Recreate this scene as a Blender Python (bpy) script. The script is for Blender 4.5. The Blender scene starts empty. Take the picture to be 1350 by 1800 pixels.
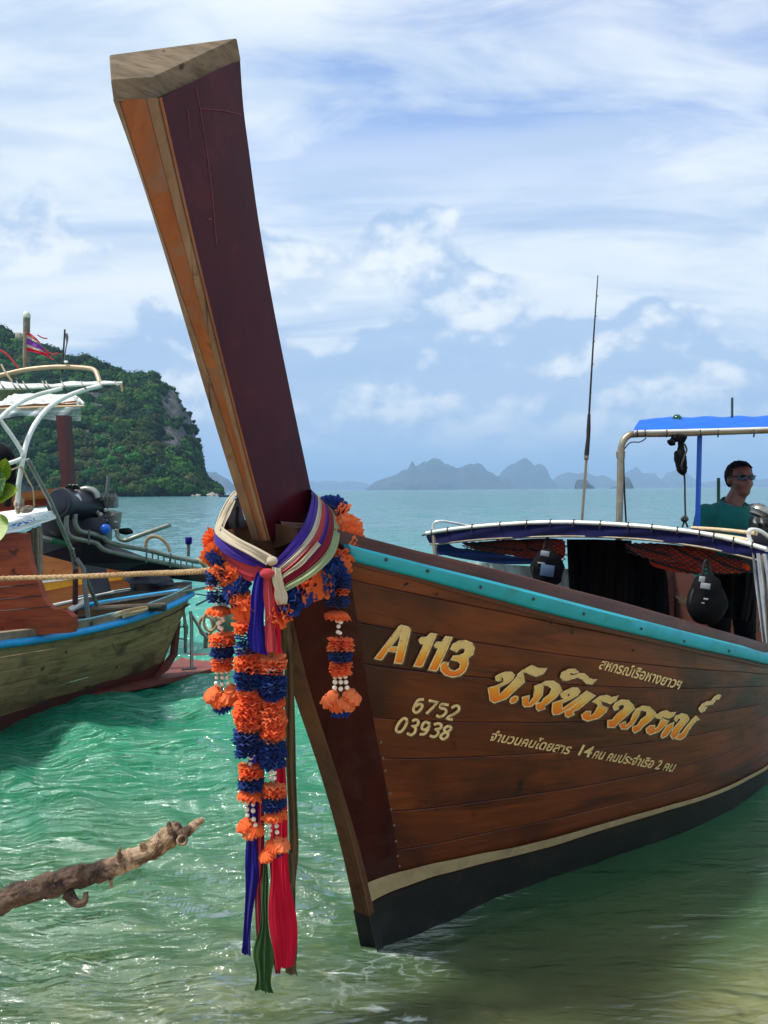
import bpy, bmesh, math, random
import numpy as np
from mathutils import Vector, Matrix, noise
random.seed(7); RS = np.random.RandomState(11)
SC = bpy.context.scene
COL = SC.collection

# ------------------------------------------------------------------ camera
FPX = 1450.0            # focal length in photo pixels (1350 x 1800)
CAMZ = 1.8
PITCH = math.atan(39.0 / FPX); ROLL = math.radians(0.45)
cf = Vector((0, math.cos(PITCH), -math.sin(PITCH)))
cu0 = Vector((0, math.sin(PITCH), math.cos(PITCH))); cr0 = Vector((1, 0, 0))
cr = cr0 * math.cos(ROLL) - cu0 * math.sin(ROLL)
cu = cu0 * math.cos(ROLL) + cr0 * math.sin(ROLL)
cam = bpy.data.cameras.new('camera'); camo = bpy.data.objects.new('camera', cam); COL.objects.link(camo)
camo.matrix_world = Matrix(((cr.x, cu.x, -cf.x, 0), (cr.y, cu.y, -cf.y, 0), (cr.z, cu.z, -cf.z, CAMZ), (0, 0, 0, 1)))
cam.sensor_fit = 'VERTICAL'; cam.sensor_height = 24.0; cam.lens = FPX / 1800 * 24.0
cam.clip_start = 0.05; cam.clip_end = 40000
SC.camera = camo
CAMP = Vector((0, 0, CAMZ))

# ------------------------------------------------------------------ sky, sun, exposure
SUN_EL = math.radians(62); SUN_DIR = Vector((-0.80, -0.20, 0)).normalized() * math.cos(SUN_EL) + Vector((0, 0, math.sin(SUN_EL)))
SC.view_settings.view_transform = 'Standard'; SC.view_settings.look = 'None'
SC.view_settings.exposure = 0.88; SC.view_settings.gamma = 1.0; SC.view_settings.use_curve_mapping = False
sl = bpy.data.lights.new('sun', 'SUN'); sl.energy = 2.9; sl.angle = math.radians(6.0); sl.color = (1.0, 0.955, 0.88)
so = bpy.data.objects.new('sun', sl); COL.objects.link(so)
so.rotation_euler = SUN_DIR.to_track_quat('Z', 'Y').to_euler(); so.location = (-20, -6, 40)
SC.cycles.use_denoising = True
SC.cycles.max_bounces = 8; SC.cycles.transparent_max_bounces = 16; SC.cycles.volume_bounces = 0
SC.cycles.caustics_reflective = False; SC.cycles.caustics_refractive = False
SC.cycles.sample_clamp_indirect = 6.0

class NT:
    """tiny helper round a node tree"""
    def __init__(s, nt): s.nt = nt; s.n = nt.nodes; s.l = nt.links
    def node(s, typ, **kw):
        nd = s.n.new(typ)
        for k, v in kw.items():
            if hasattr(nd, k) and not k[0].isupper(): setattr(nd, k, v)
        return nd
    def put(s, sock, val):
        if val is None: return
        if isinstance(val, bpy.types.NodeSocket): s.l.new(val, sock)
        else:
            if isinstance(val, (tuple, list)) and len(val) == 3 and sock.type == 'RGBA': val = (*val, 1)
            sock.default_value = val
    def math(s, op, a, b=None, c=None, clamp=False):
        nd = s.n.new('ShaderNodeMath'); nd.operation = op; nd.use_clamp = clamp
        s.put(nd.inputs[0], a); s.put(nd.inputs[1], b); s.put(nd.inputs[2], c); return nd.outputs[0]
    def vmath(s, op, a, b=None):
        nd = s.n.new('ShaderNodeVectorMath'); nd.operation = op
        s.put(nd.inputs[0], a); s.put(nd.inputs[1], b); return nd.outputs[0]
    def noise(s, vec, scale=5, detail=6, rough=0.55, dist=0.0, dim='3D'):
        nd = s.n.new('ShaderNodeTexNoise'); nd.noise_dimensions = dim
        s.put(nd.inputs['Vector'], vec); nd.inputs['Scale'].default_value = scale
        nd.inputs['Detail'].default_value = detail; nd.inputs['Roughness'].default_value = rough
        nd.inputs['Distortion'].default_value = dist; return nd.outputs['Fac']
    def mapping(s, vec, scale=(1, 1, 1), loc=(0, 0, 0), rot=(0, 0, 0)):
        nd = s.n.new('ShaderNodeMapping'); s.put(nd.inputs['Vector'], vec)
        nd.inputs['Scale'].default_value = scale; nd.inputs['Location'].default_value = loc; nd.inputs['Rotation'].default_value = rot
        return nd.outputs[0]
    def mix(s, fac, a, b, blend='MIX'):
        nd = s.n.new('ShaderNodeMix'); nd.data_type = 'RGBA'; nd.blend_type = blend; nd.clamp_factor = True
        s.put(nd.inputs['Factor'], fac); s.put(nd.inputs['A'], a); s.put(nd.inputs['B'], b); return nd.outputs['Result']
    def sstep(s, x, lo, hi, a=0.0, b=1.0):
        nd = s.n.new('ShaderNodeMapRange'); nd.interpolation_type = 'SMOOTHSTEP'; nd.clamp = True
        s.put(nd.inputs['Value'], x); nd.inputs['From Min'].default_value = lo; nd.inputs['From Max'].default_value = hi
        nd.inputs['To Min'].default_value = a; nd.inputs['To Max'].default_value = b; return nd.outputs[0]
    def ramp(s, fac, stops):
        nd = s.n.new('ShaderNodeValToRGB'); r = nd.color_ramp
        while len(r.elements) > 1: r.elements.remove(r.elements[-1])
        for i, (p, c) in enumerate(stops):
            e = r.elements[0] if i == 0 else r.elements.new(p)
            e.position = p; e.color = (*c[:3], 1)
        s.put(nd.inputs[0], fac); return nd.outputs[0]
    def sep(s, vec):
        nd = s.n.new('ShaderNodeSeparateXYZ'); s.put(nd.inputs[0], vec); return nd.outputs
    def comb(s, x=0.0, y=0.0, z=0.0):
        nd = s.n.new('ShaderNodeCombineXYZ'); s.put(nd.inputs[0], x); s.put(nd.inputs[1], y); s.put(nd.inputs[2], z); return nd.outputs[0]

VO1 = (11.32, 4.81, 0.0); VO2 = (3.57, 1.9, 0.0)
def build_world():
    w = bpy.data.worlds.new('World'); SC.world = w; w.use_nodes = True
    t = NT(w.node_tree); t.n.clear()
    out = t.n.new('ShaderNodeOutputWorld'); bg = t.n.new('ShaderNodeBackground'); t.l.new(bg.outputs[0], out.inputs[0])
    bg.inputs['Strength'].default_value = 0.10
    sky = t.n.new('ShaderNodeTexSky'); sky.sky_type = 'NISHITA'; sky.sun_disc = False
    sky.sun_elevation = SUN_EL; sky.sun_rotation = math.atan2(SUN_DIR.x, SUN_DIR.y)
    sky.air_density = 1.0; sky.dust_density = 0.6; sky.ozone_density = 1.6
    tc = t.n.new('ShaderNodeTexCoord'); d = tc.outputs['Generated']
    x, y, z = t.sep(d)
    zc = t.math('MAXIMUM', z, 0.0)
    # high veil: a flat sheet of cloud seen in perspective
    k = t.math('ADD', zc, 0.20)
    px = t.math('DIVIDE', x, k); py = t.math('DIVIDE', y, k)
    P = t.comb(px, py, 0.0)
    veil = t.noise(t.mapping(P, (0.55, 1.25, 1), VO1, (0, 0, 0.30)), 1.0, 7, 0.50, 0.45)
    fine = t.noise(t.mapping(P, (1.5, 3.2, 1), (1, 7, 0), (0, 0, 0.25)), 1.6, 8, 0.60, 0.9)
    veilm = t.sstep(t.math('ADD', veil, t.math('MULTIPLY', t.math('SUBTRACT', fine, 0.5), 0.32)), 0.29, 0.51)
    low = t.sstep(zc, 0.50, 0.26)                       # towards the horizon the sheet closes
    veilm = t.math('MAXIMUM', veilm, low, clamp=True)
    veilm = t.math('MULTIPLY_ADD', veilm, 0.84, 0.12)
    shade = t.noise(t.mapping(P, (0.8, 2.4, 1), (5, 2.2, 0), (0, 0, -0.10)), 1.3, 8, 0.56, 0.5)
    vcol = t.ramp(shade, [(0.30, (2.8, 3.6, 4.9)), (0.42, (3.7, 4.4, 5.3)), (0.52, (4.8, 5.3, 5.7)), (0.68, (5.4, 5.7, 5.9))])
    base = t.mix(veilm, t.mix(1.0, sky.outputs[0], (0.46, 0.78, 1.20), 'MULTIPLY'), vcol)
    # long grey bands
    band = t.noise(t.mapping(d, (1.7, 1.7, 10.0), (0.3, 0.2, 0.9)), 1.6, 7, 0.55, 0.35)
    bm = t.math('MULTIPLY', t.sstep(band, 0.50, 0.68), t.math('MULTIPLY', t.sstep(zc, 0.14, 0.22), t.sstep(zc, 0.60, 0.36)))
    base = t.mix(t.math('MULTIPLY', bm, 0.65), base, (2.9, 3.75, 4.95))
    # heaped cloud in the lower sky, lit from above left
    hv = t.mapping(d, (1.0, 1.0, 1.5), VO2)
    n1 = t.noise(hv, 4.6, 8, 0.54, 0.1)
    n2 = t.noise(t.mapping(d, (1.0, 1.0, 1.5), (VO2[0] + 0.010, VO2[1], VO2[2] - 0.030)), 4.6, 8, 0.54, 0.1)
    cm = t.sstep(t.math('SUBTRACT', n1, t.math('MULTIPLY', zc, 1.05)), 0.225, 0.285)
    rel = t.math('SUBTRACT', n1, n2)
    lit = t.math('MULTIPLY', t.sstep(rel, -0.02, 0.09), t.sstep(zc, 0.02, 0.14, 0.25, 1.0))
    ccol = t.mix(lit, (2.5, 3.45, 4.85), (5.4, 5.7, 5.9))
    base = t.mix(t.math('MULTIPLY', cm, 0.88), base, ccol)
    base = t.mix(t.sstep(zc, 0.085, 0.0, 0.0, 0.80), base, (2.35, 3.6, 5.3))
    t.l.new(base, bg.inputs['Color'])
build_world()

# ------------------------------------------------------------------ geometry helpers
def lin(r, g, b):
    f = lambda c: (c / 255 / 12.92) if c / 255 <= 0.04045 else ((c / 255 + 0.055) / 1.055) ** 2.4
    return (f(r), f(g), f(b))
def ray(px, py): return cf + cr * ((px - 675) / FPX) + cu * ((900 - py) / FPX)
def at(px, py, y):                      # the point seen at a pixel, y metres in front of the camera
    r = ray(px, py); return CAMP + r * (y / r.y)
def onz(px, py, z):
    r = ray(px, py); return CAMP + r * ((z - CAMZ) / r.z)
ORG = {}
def thing(name, label, cat, loc=(0, 0, 0), group=None):
    o = bpy.data.objects.new(name, None); COL.objects.link(o); o.location = loc; o.empty_display_size = 0.1
    o['label'] = label; o['category'] = cat
    if group: o['group'] = group
    ORG[o.name] = Vector(loc); return o
def tag(o, label=None, cat=None, group=None, kind=None):
    if label: o['label'] = label
    if cat: o['category'] = cat
    if group: o['group'] = group
    if kind: o['kind'] = kind
    return o
class MB:
    def __init__(s): s.v = []; s.f = []; s.uv = {}; s.m = []
    def add(s, vs, fs, uvs=None, mi=0):
        b = len(s.v); s.v += [tuple(p) for p in vs]
        for fc in fs:
            if uvs is not None: s.uv[len(s.f)] = [uvs[i] for i in fc]
            s.f.append(tuple(i + b for i in fc)); s.m.append(mi)
        return s
    def box(s, c, size, rot=None, bevel=0.0, mi=0):
        hx, hy, hz = [q / 2 for q in size]; R = rot if rot is not None else Matrix.Identity(3); c = Vector(c)
        if bevel <= 0:
            vs = [c + R @ Vector((sx * hx, sy * hy, sz * hz)) for sx in (-1, 1) for sy in (-1, 1) for sz in (-1, 1)]
            return s.add(vs, [(0, 1, 3, 2), (4, 6, 7, 5), (0, 4, 5, 1), (2, 3, 7, 6), (0, 2, 6, 4), (1, 5, 7, 3)], mi=mi)
        bm = bmesh.new(); bmesh.ops.create_cube(bm, size=1.0)
        bmesh.ops.scale(bm, vec=size, verts=bm.verts)
        bmesh.ops.bevel(bm, geom=list(bm.edges), offset=min(bevel, min(size) * 0.45), segments=2, profile=0.5, affect='EDGES')
        bm.verts.index_update()
        s.add([c + R @ v.co for v in bm.verts], [[v.index for v in f.verts] for f in bm.faces], mi=mi); bm.free(); return s
    def tube(s, pts, r, n=8, cap=True, mi=0, jit=0.0):
        pts = [Vector(p) for p in pts]; m = len(pts); rs = r if isinstance(r, (list, tuple)) else [r] * m
        T = [(pts[min(i + 1, m - 1)] - pts[max(i - 1, 0)]).normalized() for i in range(m)]
        ref = Vector((0, 0, 1)) if abs(T[0].z) < 0.9 else Vector((1, 0, 0))
        N = (ref - T[0] * ref.dot(T[0])).normalized(); vs = []; uv = []; L = 0
        for i in range(m):
            N = (N - T[i] * N.dot(T[i])).normalized(); B = T[i].cross(N)
            if i: L += (pts[i] - pts[i - 1]).length
            for k in range(n):
                a = 2 * math.pi * k / n; rr = rs[i] * (1 + (random.uniform(-jit, jit) if jit else 0))
                vs.append(pts[i] + (N * math.cos(a) + B * math.sin(a)) * rr); uv.append((L, k / n))
        fs = [(i * n + k, i * n + (k + 1) % n, (i + 1) * n + (k + 1) % n, (i + 1) * n + k) for i in range(m - 1) for k in range(n)]
        if cap: fs += [tuple(range(n - 1, -1, -1)), tuple((m - 1) * n + k for k in range(n))]
        return s.add(vs, fs, uv, mi)
    def lathe(s, prof, n=16, M=None, mi=0):
        M = M or Matrix.Identity(4); vs = []; m = len(prof)
        for r, z in prof:
            for k in range(n):
                a = 2 * math.pi * k / n; vs.append(M @ Vector((max(r, 1e-4) * math.cos(a), max(r, 1e-4) * math.sin(a), z)))
        fs = [(i * n + k, i * n + (k + 1) % n, (i + 1) * n + (k + 1) % n, (i + 1) * n + k) for i in range(m - 1) for k in range(n)]
        fs += [tuple(range(n - 1, -1, -1)), tuple((m - 1) * n + k for k in range(n))]
        return s.add(vs, fs, mi=mi)
    def grid(s, P, closed=False, uvs=None, flip=False, mi=0):       # P[i][j] points
        n = len(P); m = len(P[0]); vs = [p for row in P for p in row]
        uv = [q for row in uvs for q in row] if uvs is not None else [(i / max(n - 1, 1), j / max(m - 1, 1)) for i in range(n) for j in range(m)]
        fs = []
        for i in range(n - 1):
            for j in range(m - 1 if not closed else m):
                q = (i * m + j, (i + 1) * m + j, (i + 1) * m + (j + 1) % m, i * m + (j + 1) % m)
                fs.append(q[::-1] if flip else q)
        return s.add(vs, fs, uv, mi)
    def slab(s, P, Nn, th, uvs=None, mi=0):                     # a sheet with thickness; Nn(i,j) unit normal
        n = len(P); m = len(P[0])
        Q = [[Vector(P[i][j]) + Nn[i][j] * th for j in range(m)] for i in range(n)]
        s.grid(Q, uvs=uvs, flip=True, mi=mi); s.grid(P, uvs=uvs, mi=mi)
        for A, B in (([P[0][j] for j in range(m)], [Q[0][j] for j in range(m)]), ([P[-1][j] for j in range(m)], [Q[-1][j] for j in range(m)]),
                     ([P[i][0] for i in range(n)], [Q[i][0] for i in range(n)]), ([P[i][-1] for i in range(n)], [Q[i][-1] for i in range(n)])):
            s.grid([A, B], mi=mi)
        return s
    def prism(s, poly, d, mi=0):                                # poly: world points, d: extrusion vector
        d = Vector(d); n = len(poly); P = [Vector(p) for p in poly]
        vs = P + [p + d for p in P]
        fs = [tuple(range(n)), tuple(range(2 * n - 1, n - 1, -1))] + [(i, i + n, (i + 1) % n + n, (i + 1) % n) for i in range(n)]
        return s.add(vs, fs, mi=mi)
    def build(s, name, mat, parent=None, smooth=True, angle=40, origin=None):
        V = [Vector(p) for p in s.v]
        if parent is not None: org = ORG[parent.name]
        elif origin is not None: org = Vector(origin)
        else:
            org = Vector((sum(p.x for p in V) / len(V), sum(p.y for p in V) / len(V), min(p.z for p in V)))
        me = bpy.data.meshes.new(name); me.from_pydata([p - org for p in V], [], s.f)
        if s.uv:
            lay = me.uv_layers.new(name='UVMap'); dat = np.zeros((len(me.loops), 2), 'f')
            for fi, uvs in s.uv.items():
                st = me.polygons[fi].loop_start
                for k, q in enumerate(uvs): dat[st + k] = q
            lay.data.foreach_set('uv', dat.ravel())
        mats = mat if isinstance(mat, (list, tuple)) else [mat]
        for q in mats: me.materials.append(q)
        if len(mats) > 1: me.polygons.foreach_set('material_index', s.m)
        bmx = bmesh.new(); bmx.from_mesh(me); bmesh.ops.recalc_face_normals(bmx, faces=bmx.faces); bmx.to_mesh(me); bmx.free()
        if smooth:
            me.polygons.foreach_set('use_smooth', [True] * len(me.polygons))
            try: me.set_sharp_from_angle(angle=math.radians(angle))
            except Exception: pass
        o = bpy.data.objects.new(name, me); COL.objects.link(o)
        if parent is not None: o.parent = parent; ORG[o.name] = org
        else: o.location = org; ORG[o.name] = org
        return o
def inst(name, me, parent, loc, rot=None, sc=1.0):
    o = bpy.data.objects.new(name, me); COL.objects.link(o)
    org = ORG[parent.name] if parent is not None else Vector((0, 0, 0))
    if parent is not None: o.parent = parent
    R = (rot if rot is not None else Matrix.Identity(3)).to_4x4()
    S = Matrix.Diagonal((sc, sc, sc, 1)) if not isinstance(sc, (tuple, list)) else Matrix.Diagonal((*sc, 1))
    o.matrix_local = Matrix.Translation(Vector(loc) - org) @ R @ S
    ORG[o.name] = org; return o
def frame(z, x=None):                    # rotation whose local Z is along z
    z = Vector(z).normalized(); ref = Vector(x) if x is not None else (Vector((0, 0, 1)) if abs(z.z) < 0.9 else Vector((1, 0, 0)))
    xx = (ref - z * ref.dot(z)).normalized(); yy = z.cross(xx)
    return Matrix((xx, yy, z)).transposed()
def spline(pts, n):                      # Catmull-Rom through tuples/vectors of any length, resampled to n
    A = np.array([tuple(p) for p in pts], float); m = len(A)
    out = []
    for k in range(n):
        s_ = k * (m - 1) / (n - 1); i = min(int(s_), m - 2); t = s_ - i
        p0 = A[max(i - 1, 0)]; p1 = A[i]; p2 = A[i + 1]; p3 = A[min(i + 2, m - 1)]
        out.append(0.5 * ((2 * p1) + (-p0 + p2) * t + (2 * p0 - 5 * p1 + 4 * p2 - p3) * t * t + (-p0 + 3 * p1 - 3 * p2 + p3) * t ** 3))
    return out
def vspline(pts, n): return [Vector(p) for p in spline(pts, n)]

# ------------------------------------------------------------------ materials
MATS = {}
def newmat(name):
    m = bpy.data.materials.new(name); m.use_nodes = True; t = NT(m.node_tree); t.n.clear()
    out = t.n.new('ShaderNodeOutputMaterial'); b = t.n.new('ShaderNodeBsdfPrincipled'); t.l.new(b.outputs[0], out.inputs[0])
    MATS[name] = m; return m, t, b, out
def bump(t, b, h, strength=0.3, dist=0.01):
    bn = t.n.new('ShaderNodeBump'); bn.inputs['Strength'].default_value = strength; bn.inputs['Distance'].default_value = dist
    t.put(bn.inputs['Height'], h); t.l.new(bn.outputs[0], b.inputs['Normal'])
def mat(name, col, rough=0.6, metal=0.0, var=0.25, ns=14.0, bs=0.15, bd=0.004, stain=None, stain_amt=0.5, stain_scale=5.0, spec=0.5, coat=0.0, rnd=0.0):
    m, t, b, _ = newmat(name); tc = t.n.new('ShaderNodeTexCoord').outputs['Object']
    n = t.noise(tc, ns, 6, 0.6); lo = tuple(c * (1 - var) for c in col); hi = tuple(min(1, c * (1 + var)) for c in col)
    c = t.ramp(n, [(0.3, lo), (0.7, hi)])
    if stain:
        sm = t.sstep(t.noise(tc, stain_scale, 7, 0.65, 0.4), 0.48, 0.66); c = t.mix(t.math('MULTIPLY', sm, stain_amt), c, stain)
    if rnd:
        oi = t.n.new('ShaderNodeObjectInfo').outputs['Random']
        c = t.mix(1.0, c, t.ramp(oi, [(0, (1 - rnd,) * 3), (1, (1.0,) * 3)]), 'MULTIPLY')
    t.put(b.inputs['Base Color'], c)
    t.put(b.inputs['Roughness'], t.math('ADD', t.math('MULTIPLY', t.math('SUBTRACT', n, 0.5), 0.25), rough)); b.inputs['Metallic'].default_value = metal
    b.inputs['Specular IOR Level'].default_value = spec; b.inputs['Coat Weight'].default_value = coat; b.inputs['Coat Roughness'].default_value = 0.2
    bump(t, b, t.noise(tc, ns * 4, 5, 0.6), bs, bd); return m
def wood(name, c1, c2, dark, scale=(1.2, 22, 22), coord='UV', rough=0.5, bs=0.35, spec=0.4, rnd=0.45, coat=0.0, stain=0.55, worn=None, worn_amt=0.0, dust=None):
    m, t, b, _ = newmat(name); tcn = t.n.new('ShaderNodeTexCoord'); tc = tcn.outputs[coord]
    oi = t.n.new('ShaderNodeObjectInfo').outputs['Random']
    off = t.comb(t.math('MULTIPLY', oi, 13.0), t.math('MULTIPLY', oi, 7.0), t.math('MULTIPLY', oi, 5.0))
    v = t.vmath('ADD', t.mapping(tc, scale), off)
    g = t.noise(v, 1.0, 9, 0.62, 1.1)
    g2 = t.noise(t.vmath('MULTIPLY', v, (1.0, 4.0, 4.0)), 1.7, 6, 0.7, 0.3)
    c = t.ramp(g, [(0.28, c1), (0.62, c2)])
    c = t.mix(t.sstep(g2, 0.52, 0.72, 0, 0.55), c, dark)
    big = t.noise(t.vmath('ADD', t.mapping(tc, (scale[0] * 1.1, scale[1] * 0.16, scale[2] * 0.16)), off), 1.0, 5, 0.6, 0.5)
    c = t.mix(t.sstep(big, 0.50, 0.70, 0, stain), c, dark)
    kn = t.noise(t.vmath('ADD', t.mapping(tc, (scale[0] * 4, scale[1] * 0.5, scale[2] * 0.5)), off), 1.3, 3, 0.5)
    c = t.mix(t.sstep(kn, 0.66, 0.74, 0, 0.8), c, tuple(q * 0.45 for q in dark))
    if worn:
        w = t.noise(t.vmath('ADD', t.mapping(tcn.outputs['Object'], (3, 3, 3)), off), 1.5, 8, 0.68, 0.4)
        c = t.mix(t.sstep(w, 0.50, 0.66, 0, worn_amt), c, worn)
    c = t.mix(1.0, c, t.ramp(oi, [(0, (1 - rnd,) * 3), (1, (1, 1, 1))]), 'MULTIPLY')
    t.put(b.inputs['Base Color'], c)
    t.put(b.inputs['Roughness'], t.math('ADD', t.math('MULTIPLY', g2, 0.3), rough - 0.15))
    b.inputs['Specular IOR Level'].default_value = spec; b.inputs['Coat Weight'].default_value = coat; b.inputs['Coat Roughness'].default_value = 0.25
    bump(t, b, t.math('ADD', t.math('MULTIPLY', g, 0.6), t.math('MULTIPLY', g2, 0.5)), bs, 0.004); return m
def cloth(name, col, var=0.2, trans=0.25, fade=None, ns=7, crease=True):
    m, t, b, out = newmat(name); tcn = t.n.new('ShaderNodeTexCoord'); tc = tcn.outputs['Object']
    n = t.noise(tc, ns, 6, 0.6); c = t.ramp(n, [(0.3, tuple(q * (1 - var) for q in col)), (0.7, tuple(min(1, q * (1 + var)) for q in col))])
    if fade: c = t.mix(t.sstep(t.noise(tc, 9, 6, 0.65), 0.45, 0.7, 0, 0.65), c, fade)
    t.put(b.inputs['Base Color'], c); b.inputs['Roughness'].default_value = 0.85; b.inputs['Specular IOR Level'].default_value = 0.15
    b.inputs['Sheen Weight'].default_value = 0.15 if max(col) > 0.03 else 0.0
    w = t.n.new('ShaderNodeTexWave'); w.inputs['Scale'].default_value = 160; w.inputs['Distortion'].default_value = 2; t.l.new(tc, w.inputs[0])
    cr_ = t.noise(t.mapping(tcn.outputs['UV'], (2.2, 26, 1)), 1.0, 6, 0.62, 0.6)
    c = t.mix(1.0, c, t.ramp(cr_, [(0.3, (0.62, 0.60, 0.60)), (0.55, (1, 1, 1))]), 'MULTIPLY') if crease else c
    t.put(b.inputs['Base Color'], c)
    bump(t, b, t.math('ADD', t.math('MULTIPLY', w.outputs['Fac'], 0.25), t.math('MULTIPLY', cr_, 2.0 if crease else 0.0)), 0.35 if crease else 0.25, 0.003)
    if trans:
        tr = t.n.new('ShaderNodeBsdfTranslucent'); t.put(tr.inputs[0], c); mx = t.n.new('ShaderNodeMixShader'); mx.inputs[0].default_value = trans
        t.l.new(b.outputs[0], mx.inputs[1]); t.l.new(tr.outputs[0], mx.inputs[2]); t.l.new(mx.outputs[0], out.inputs[0])
    return m
# ================================================================== THE SETTING
def bed_depth(x, y):
    s = (y - 2.05) - 0.26 * x + 0.18 * np.sin(x * 0.9 + 0.6) + 0.10 * np.sin(x * 2.1 - y * 0.7)
    return np.clip(0.03 + 0.095 * np.maximum(s, -3) + 0.012 * np.maximum(s, 0) ** 1.6, -0.5, 5.0)
def np_mesh(name, V, Fq, mats, attrs=None, uv=None, smooth=True, cols=None):
    me = bpy.data.meshes.new(name); nv = len(V); nf = len(Fq); k = Fq.shape[1]
    me.vertices.add(nv); me.vertices.foreach_set('co', np.asarray(V, 'f').ravel())
    me.loops.add(nf * k); me.loops.foreach_set('vertex_index', np.asarray(Fq, 'i').ravel())
    me.polygons.add(nf); me.polygons.foreach_set('loop_start', np.arange(0, nf * k, k, dtype='i'))
    me.polygons.foreach_set('loop_total', np.full(nf, k, 'i'))
    if smooth: me.polygons.foreach_set('use_smooth', np.ones(nf, bool))
    for an, av in (attrs or {}).items():
        a = me.attributes.new(an, 'FLOAT', 'POINT'); a.data.foreach_set('value', np.asarray(av, 'f'))
    if cols is not None:
        a = me.attributes.new('Col', 'FLOAT_COLOR', 'POINT'); a.data.foreach_set('color', np.c_[cols, np.ones(len(cols))].astype('f').ravel())
    for m in mats: me.materials.append(m)
    me.update(); me.validate(); o = bpy.data.objects.new(name, me); COL.objects.link(o); return o
def gridq(n, m):
    i, j = np.meshgrid(np.arange(n - 1), np.arange(m - 1), indexing='ij'); b = (i * m + j).ravel()
    return np.c_[b, b + 1, b + m + 1, b + m]

# ---- water
def m_water():
    m, t, b, out = newmat('sea_water'); t.n.remove(b)
    pos = t.n.new('ShaderNodeNewGeometry').outputs['Position']
    at_ = t.n.new('ShaderNodeAttribute'); at_.attribute_name = 'depth'; dep = at_.outputs['Fac']
    patch = t.noise(t.mapping(pos, (0.16, 0.05, 1)), 1.0, 4, 0.5)
    col = t.ramp(t.math('MULTIPLY', dep, 0.2), [(0.0, lin(150, 146, 104)), (0.035, lin(84, 128, 86)), (0.08, lin(34, 124, 86)), (0.16, lin(40, 142, 110)), (0.30, lin(56, 146, 126)), (0.6, lin(72, 132, 132)), (1.0, lin(80, 122, 130))])
    col = t.mix(t.sstep(patch, 0.45, 0.65, 0, 0.35), col, lin(26, 124, 104))
    op = t.math('SUBTRACT', 1.0, t.math('POWER', 2.718, t.math('MULTIPLY', dep, -3.2)))
    dif = t.n.new('ShaderNodeBsdfDiffuse'); t.put(dif.inputs[0], col)
    tr = t.n.new('ShaderNodeBsdfTransparent'); t.put(tr.inputs[0], (0.84, 0.93, 0.82))
    mb = t.n.new('ShaderNodeMixShader'); t.put(mb.inputs[0], op); t.l.new(tr.outputs[0], mb.inputs[1]); t.l.new(dif.outputs[0], mb.inputs[2])
    # fine ripples
    w1 = t.noise(t.mapping(pos, (2.4, 4.6, 1), (0, 0, 0), (0, 0, 0.42)), 1.0, 7, 0.62, 0.5)
    w2 = t.noise(t.mapping(pos, (9, 17, 1), (3, 0, 0), (0, 0, 0.35)), 1.0, 5, 0.6, 0.4)
    w3 = t.noise(t.mapping(pos, (0.5, 1.3, 1), (3, 0, 0), (0, 0, 0.2)), 1.0, 2.5, 0.5, 0.3)
    w5 = t.noise(t.mapping(pos, (0.10, 0.34, 1), (1, 4, 0), (0, 0, 0.12)), 1.0, 2.5, 0.5, 0.4)
    na_ = t.n.new('ShaderNodeAttribute'); na_.attribute_name = 'near'; nr_ = na_.outputs['Fac']
    ca = t.n.new('ShaderNodeAttribute'); ca.attribute_name = 'lee'
    hgt = t.math('ADD', t.math('MULTIPLY', nr_, t.math('ADD', t.math('MULTIPLY', w1, 0.085), t.math('MULTIPLY', w2, 0.020))), t.math('ADD', t.math('MULTIPLY', w3, 0.36), t.math('MULTIPLY', w5, 0.95)))
    w6 = t.noise(t.mapping(pos, (1.5, 5.2, 1), (4, 8, 0), (0, 0, 0.36)), 1.0, 3, 0.5, 0.8)
    w7 = t.noise(t.mapping(pos, (4.0, 12.0, 1), (7, 1, 0), (0, 0, 0.30)), 1.0, 2.5, 0.5, 0.8)
    crest = t.math('ADD', t.math('MULTIPLY', t.sstep(w6, 0.36, 0.66), 0.060), t.math('MULTIPLY', t.sstep(w7, 0.36, 0.66), 0.022))
    hgt = t.math('ADD', hgt, t.math('MULTIPLY', nr_, crest))
    hgt = t.math('MULTIPLY', hgt, ca.outputs['Fac'])
    bn = t.n.new('ShaderNodeBump'); bn.inputs['Strength'].default_value = 0.9; bn.inputs['Distance'].default_value = 1.0; t.put(bn.inputs['Height'], hgt)
    gl = t.n.new('ShaderNodeBsdfGlossy'); gl.inputs['Roughness'].default_value = 0.085; t.l.new(bn.outputs[0], gl.inputs['Normal'])
    fr = t.n.new('ShaderNodeFresnel'); fr.inputs['IOR'].default_value = 1.85; t.l.new(bn.outputs[0], fr.inputs['Normal'])
    ms = t.n.new('ShaderNodeMixShader'); t.l.new(fr.outputs[0], ms.inputs[0]); t.l.new(mb.outputs[0], ms.inputs[1]); t.l.new(gl.outputs[0], ms.inputs[2])
    # lacy foam where the small waves break round the bow
    fa = t.n.new('ShaderNodeAttribute'); fa.attribute_name = 'foam'
    vo = t.n.new('ShaderNodeTexVoronoi'); vo.feature = 'DISTANCE_TO_EDGE'; vo.inputs['Scale'].default_value = 5.5
    t.l.new(t.vmath('ADD', t.mapping(pos, (1.0, 1.7, 1), (0, 0, 0), (0, 0, 0.3)), t.mapping(t.comb(w1, w2, w1), (0.55, 0.55, 0))), vo.inputs['Vector'])
    lace = t.math('MULTIPLY', t.sstep(vo.outputs['Distance'], 0.07, 0.0), t.sstep(w1, 0.44, 0.62))
    w4 = t.noise(t.mapping(pos, (3.2, 11, 1), (9, 2, 0), (0, 0, 0.38)), 1.0, 8, 0.68, 0.9)
    streak = t.math('MULTIPLY', t.sstep(w4, 0.56, 0.70), t.sstep(w1, 0.36, 0.6))
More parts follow.
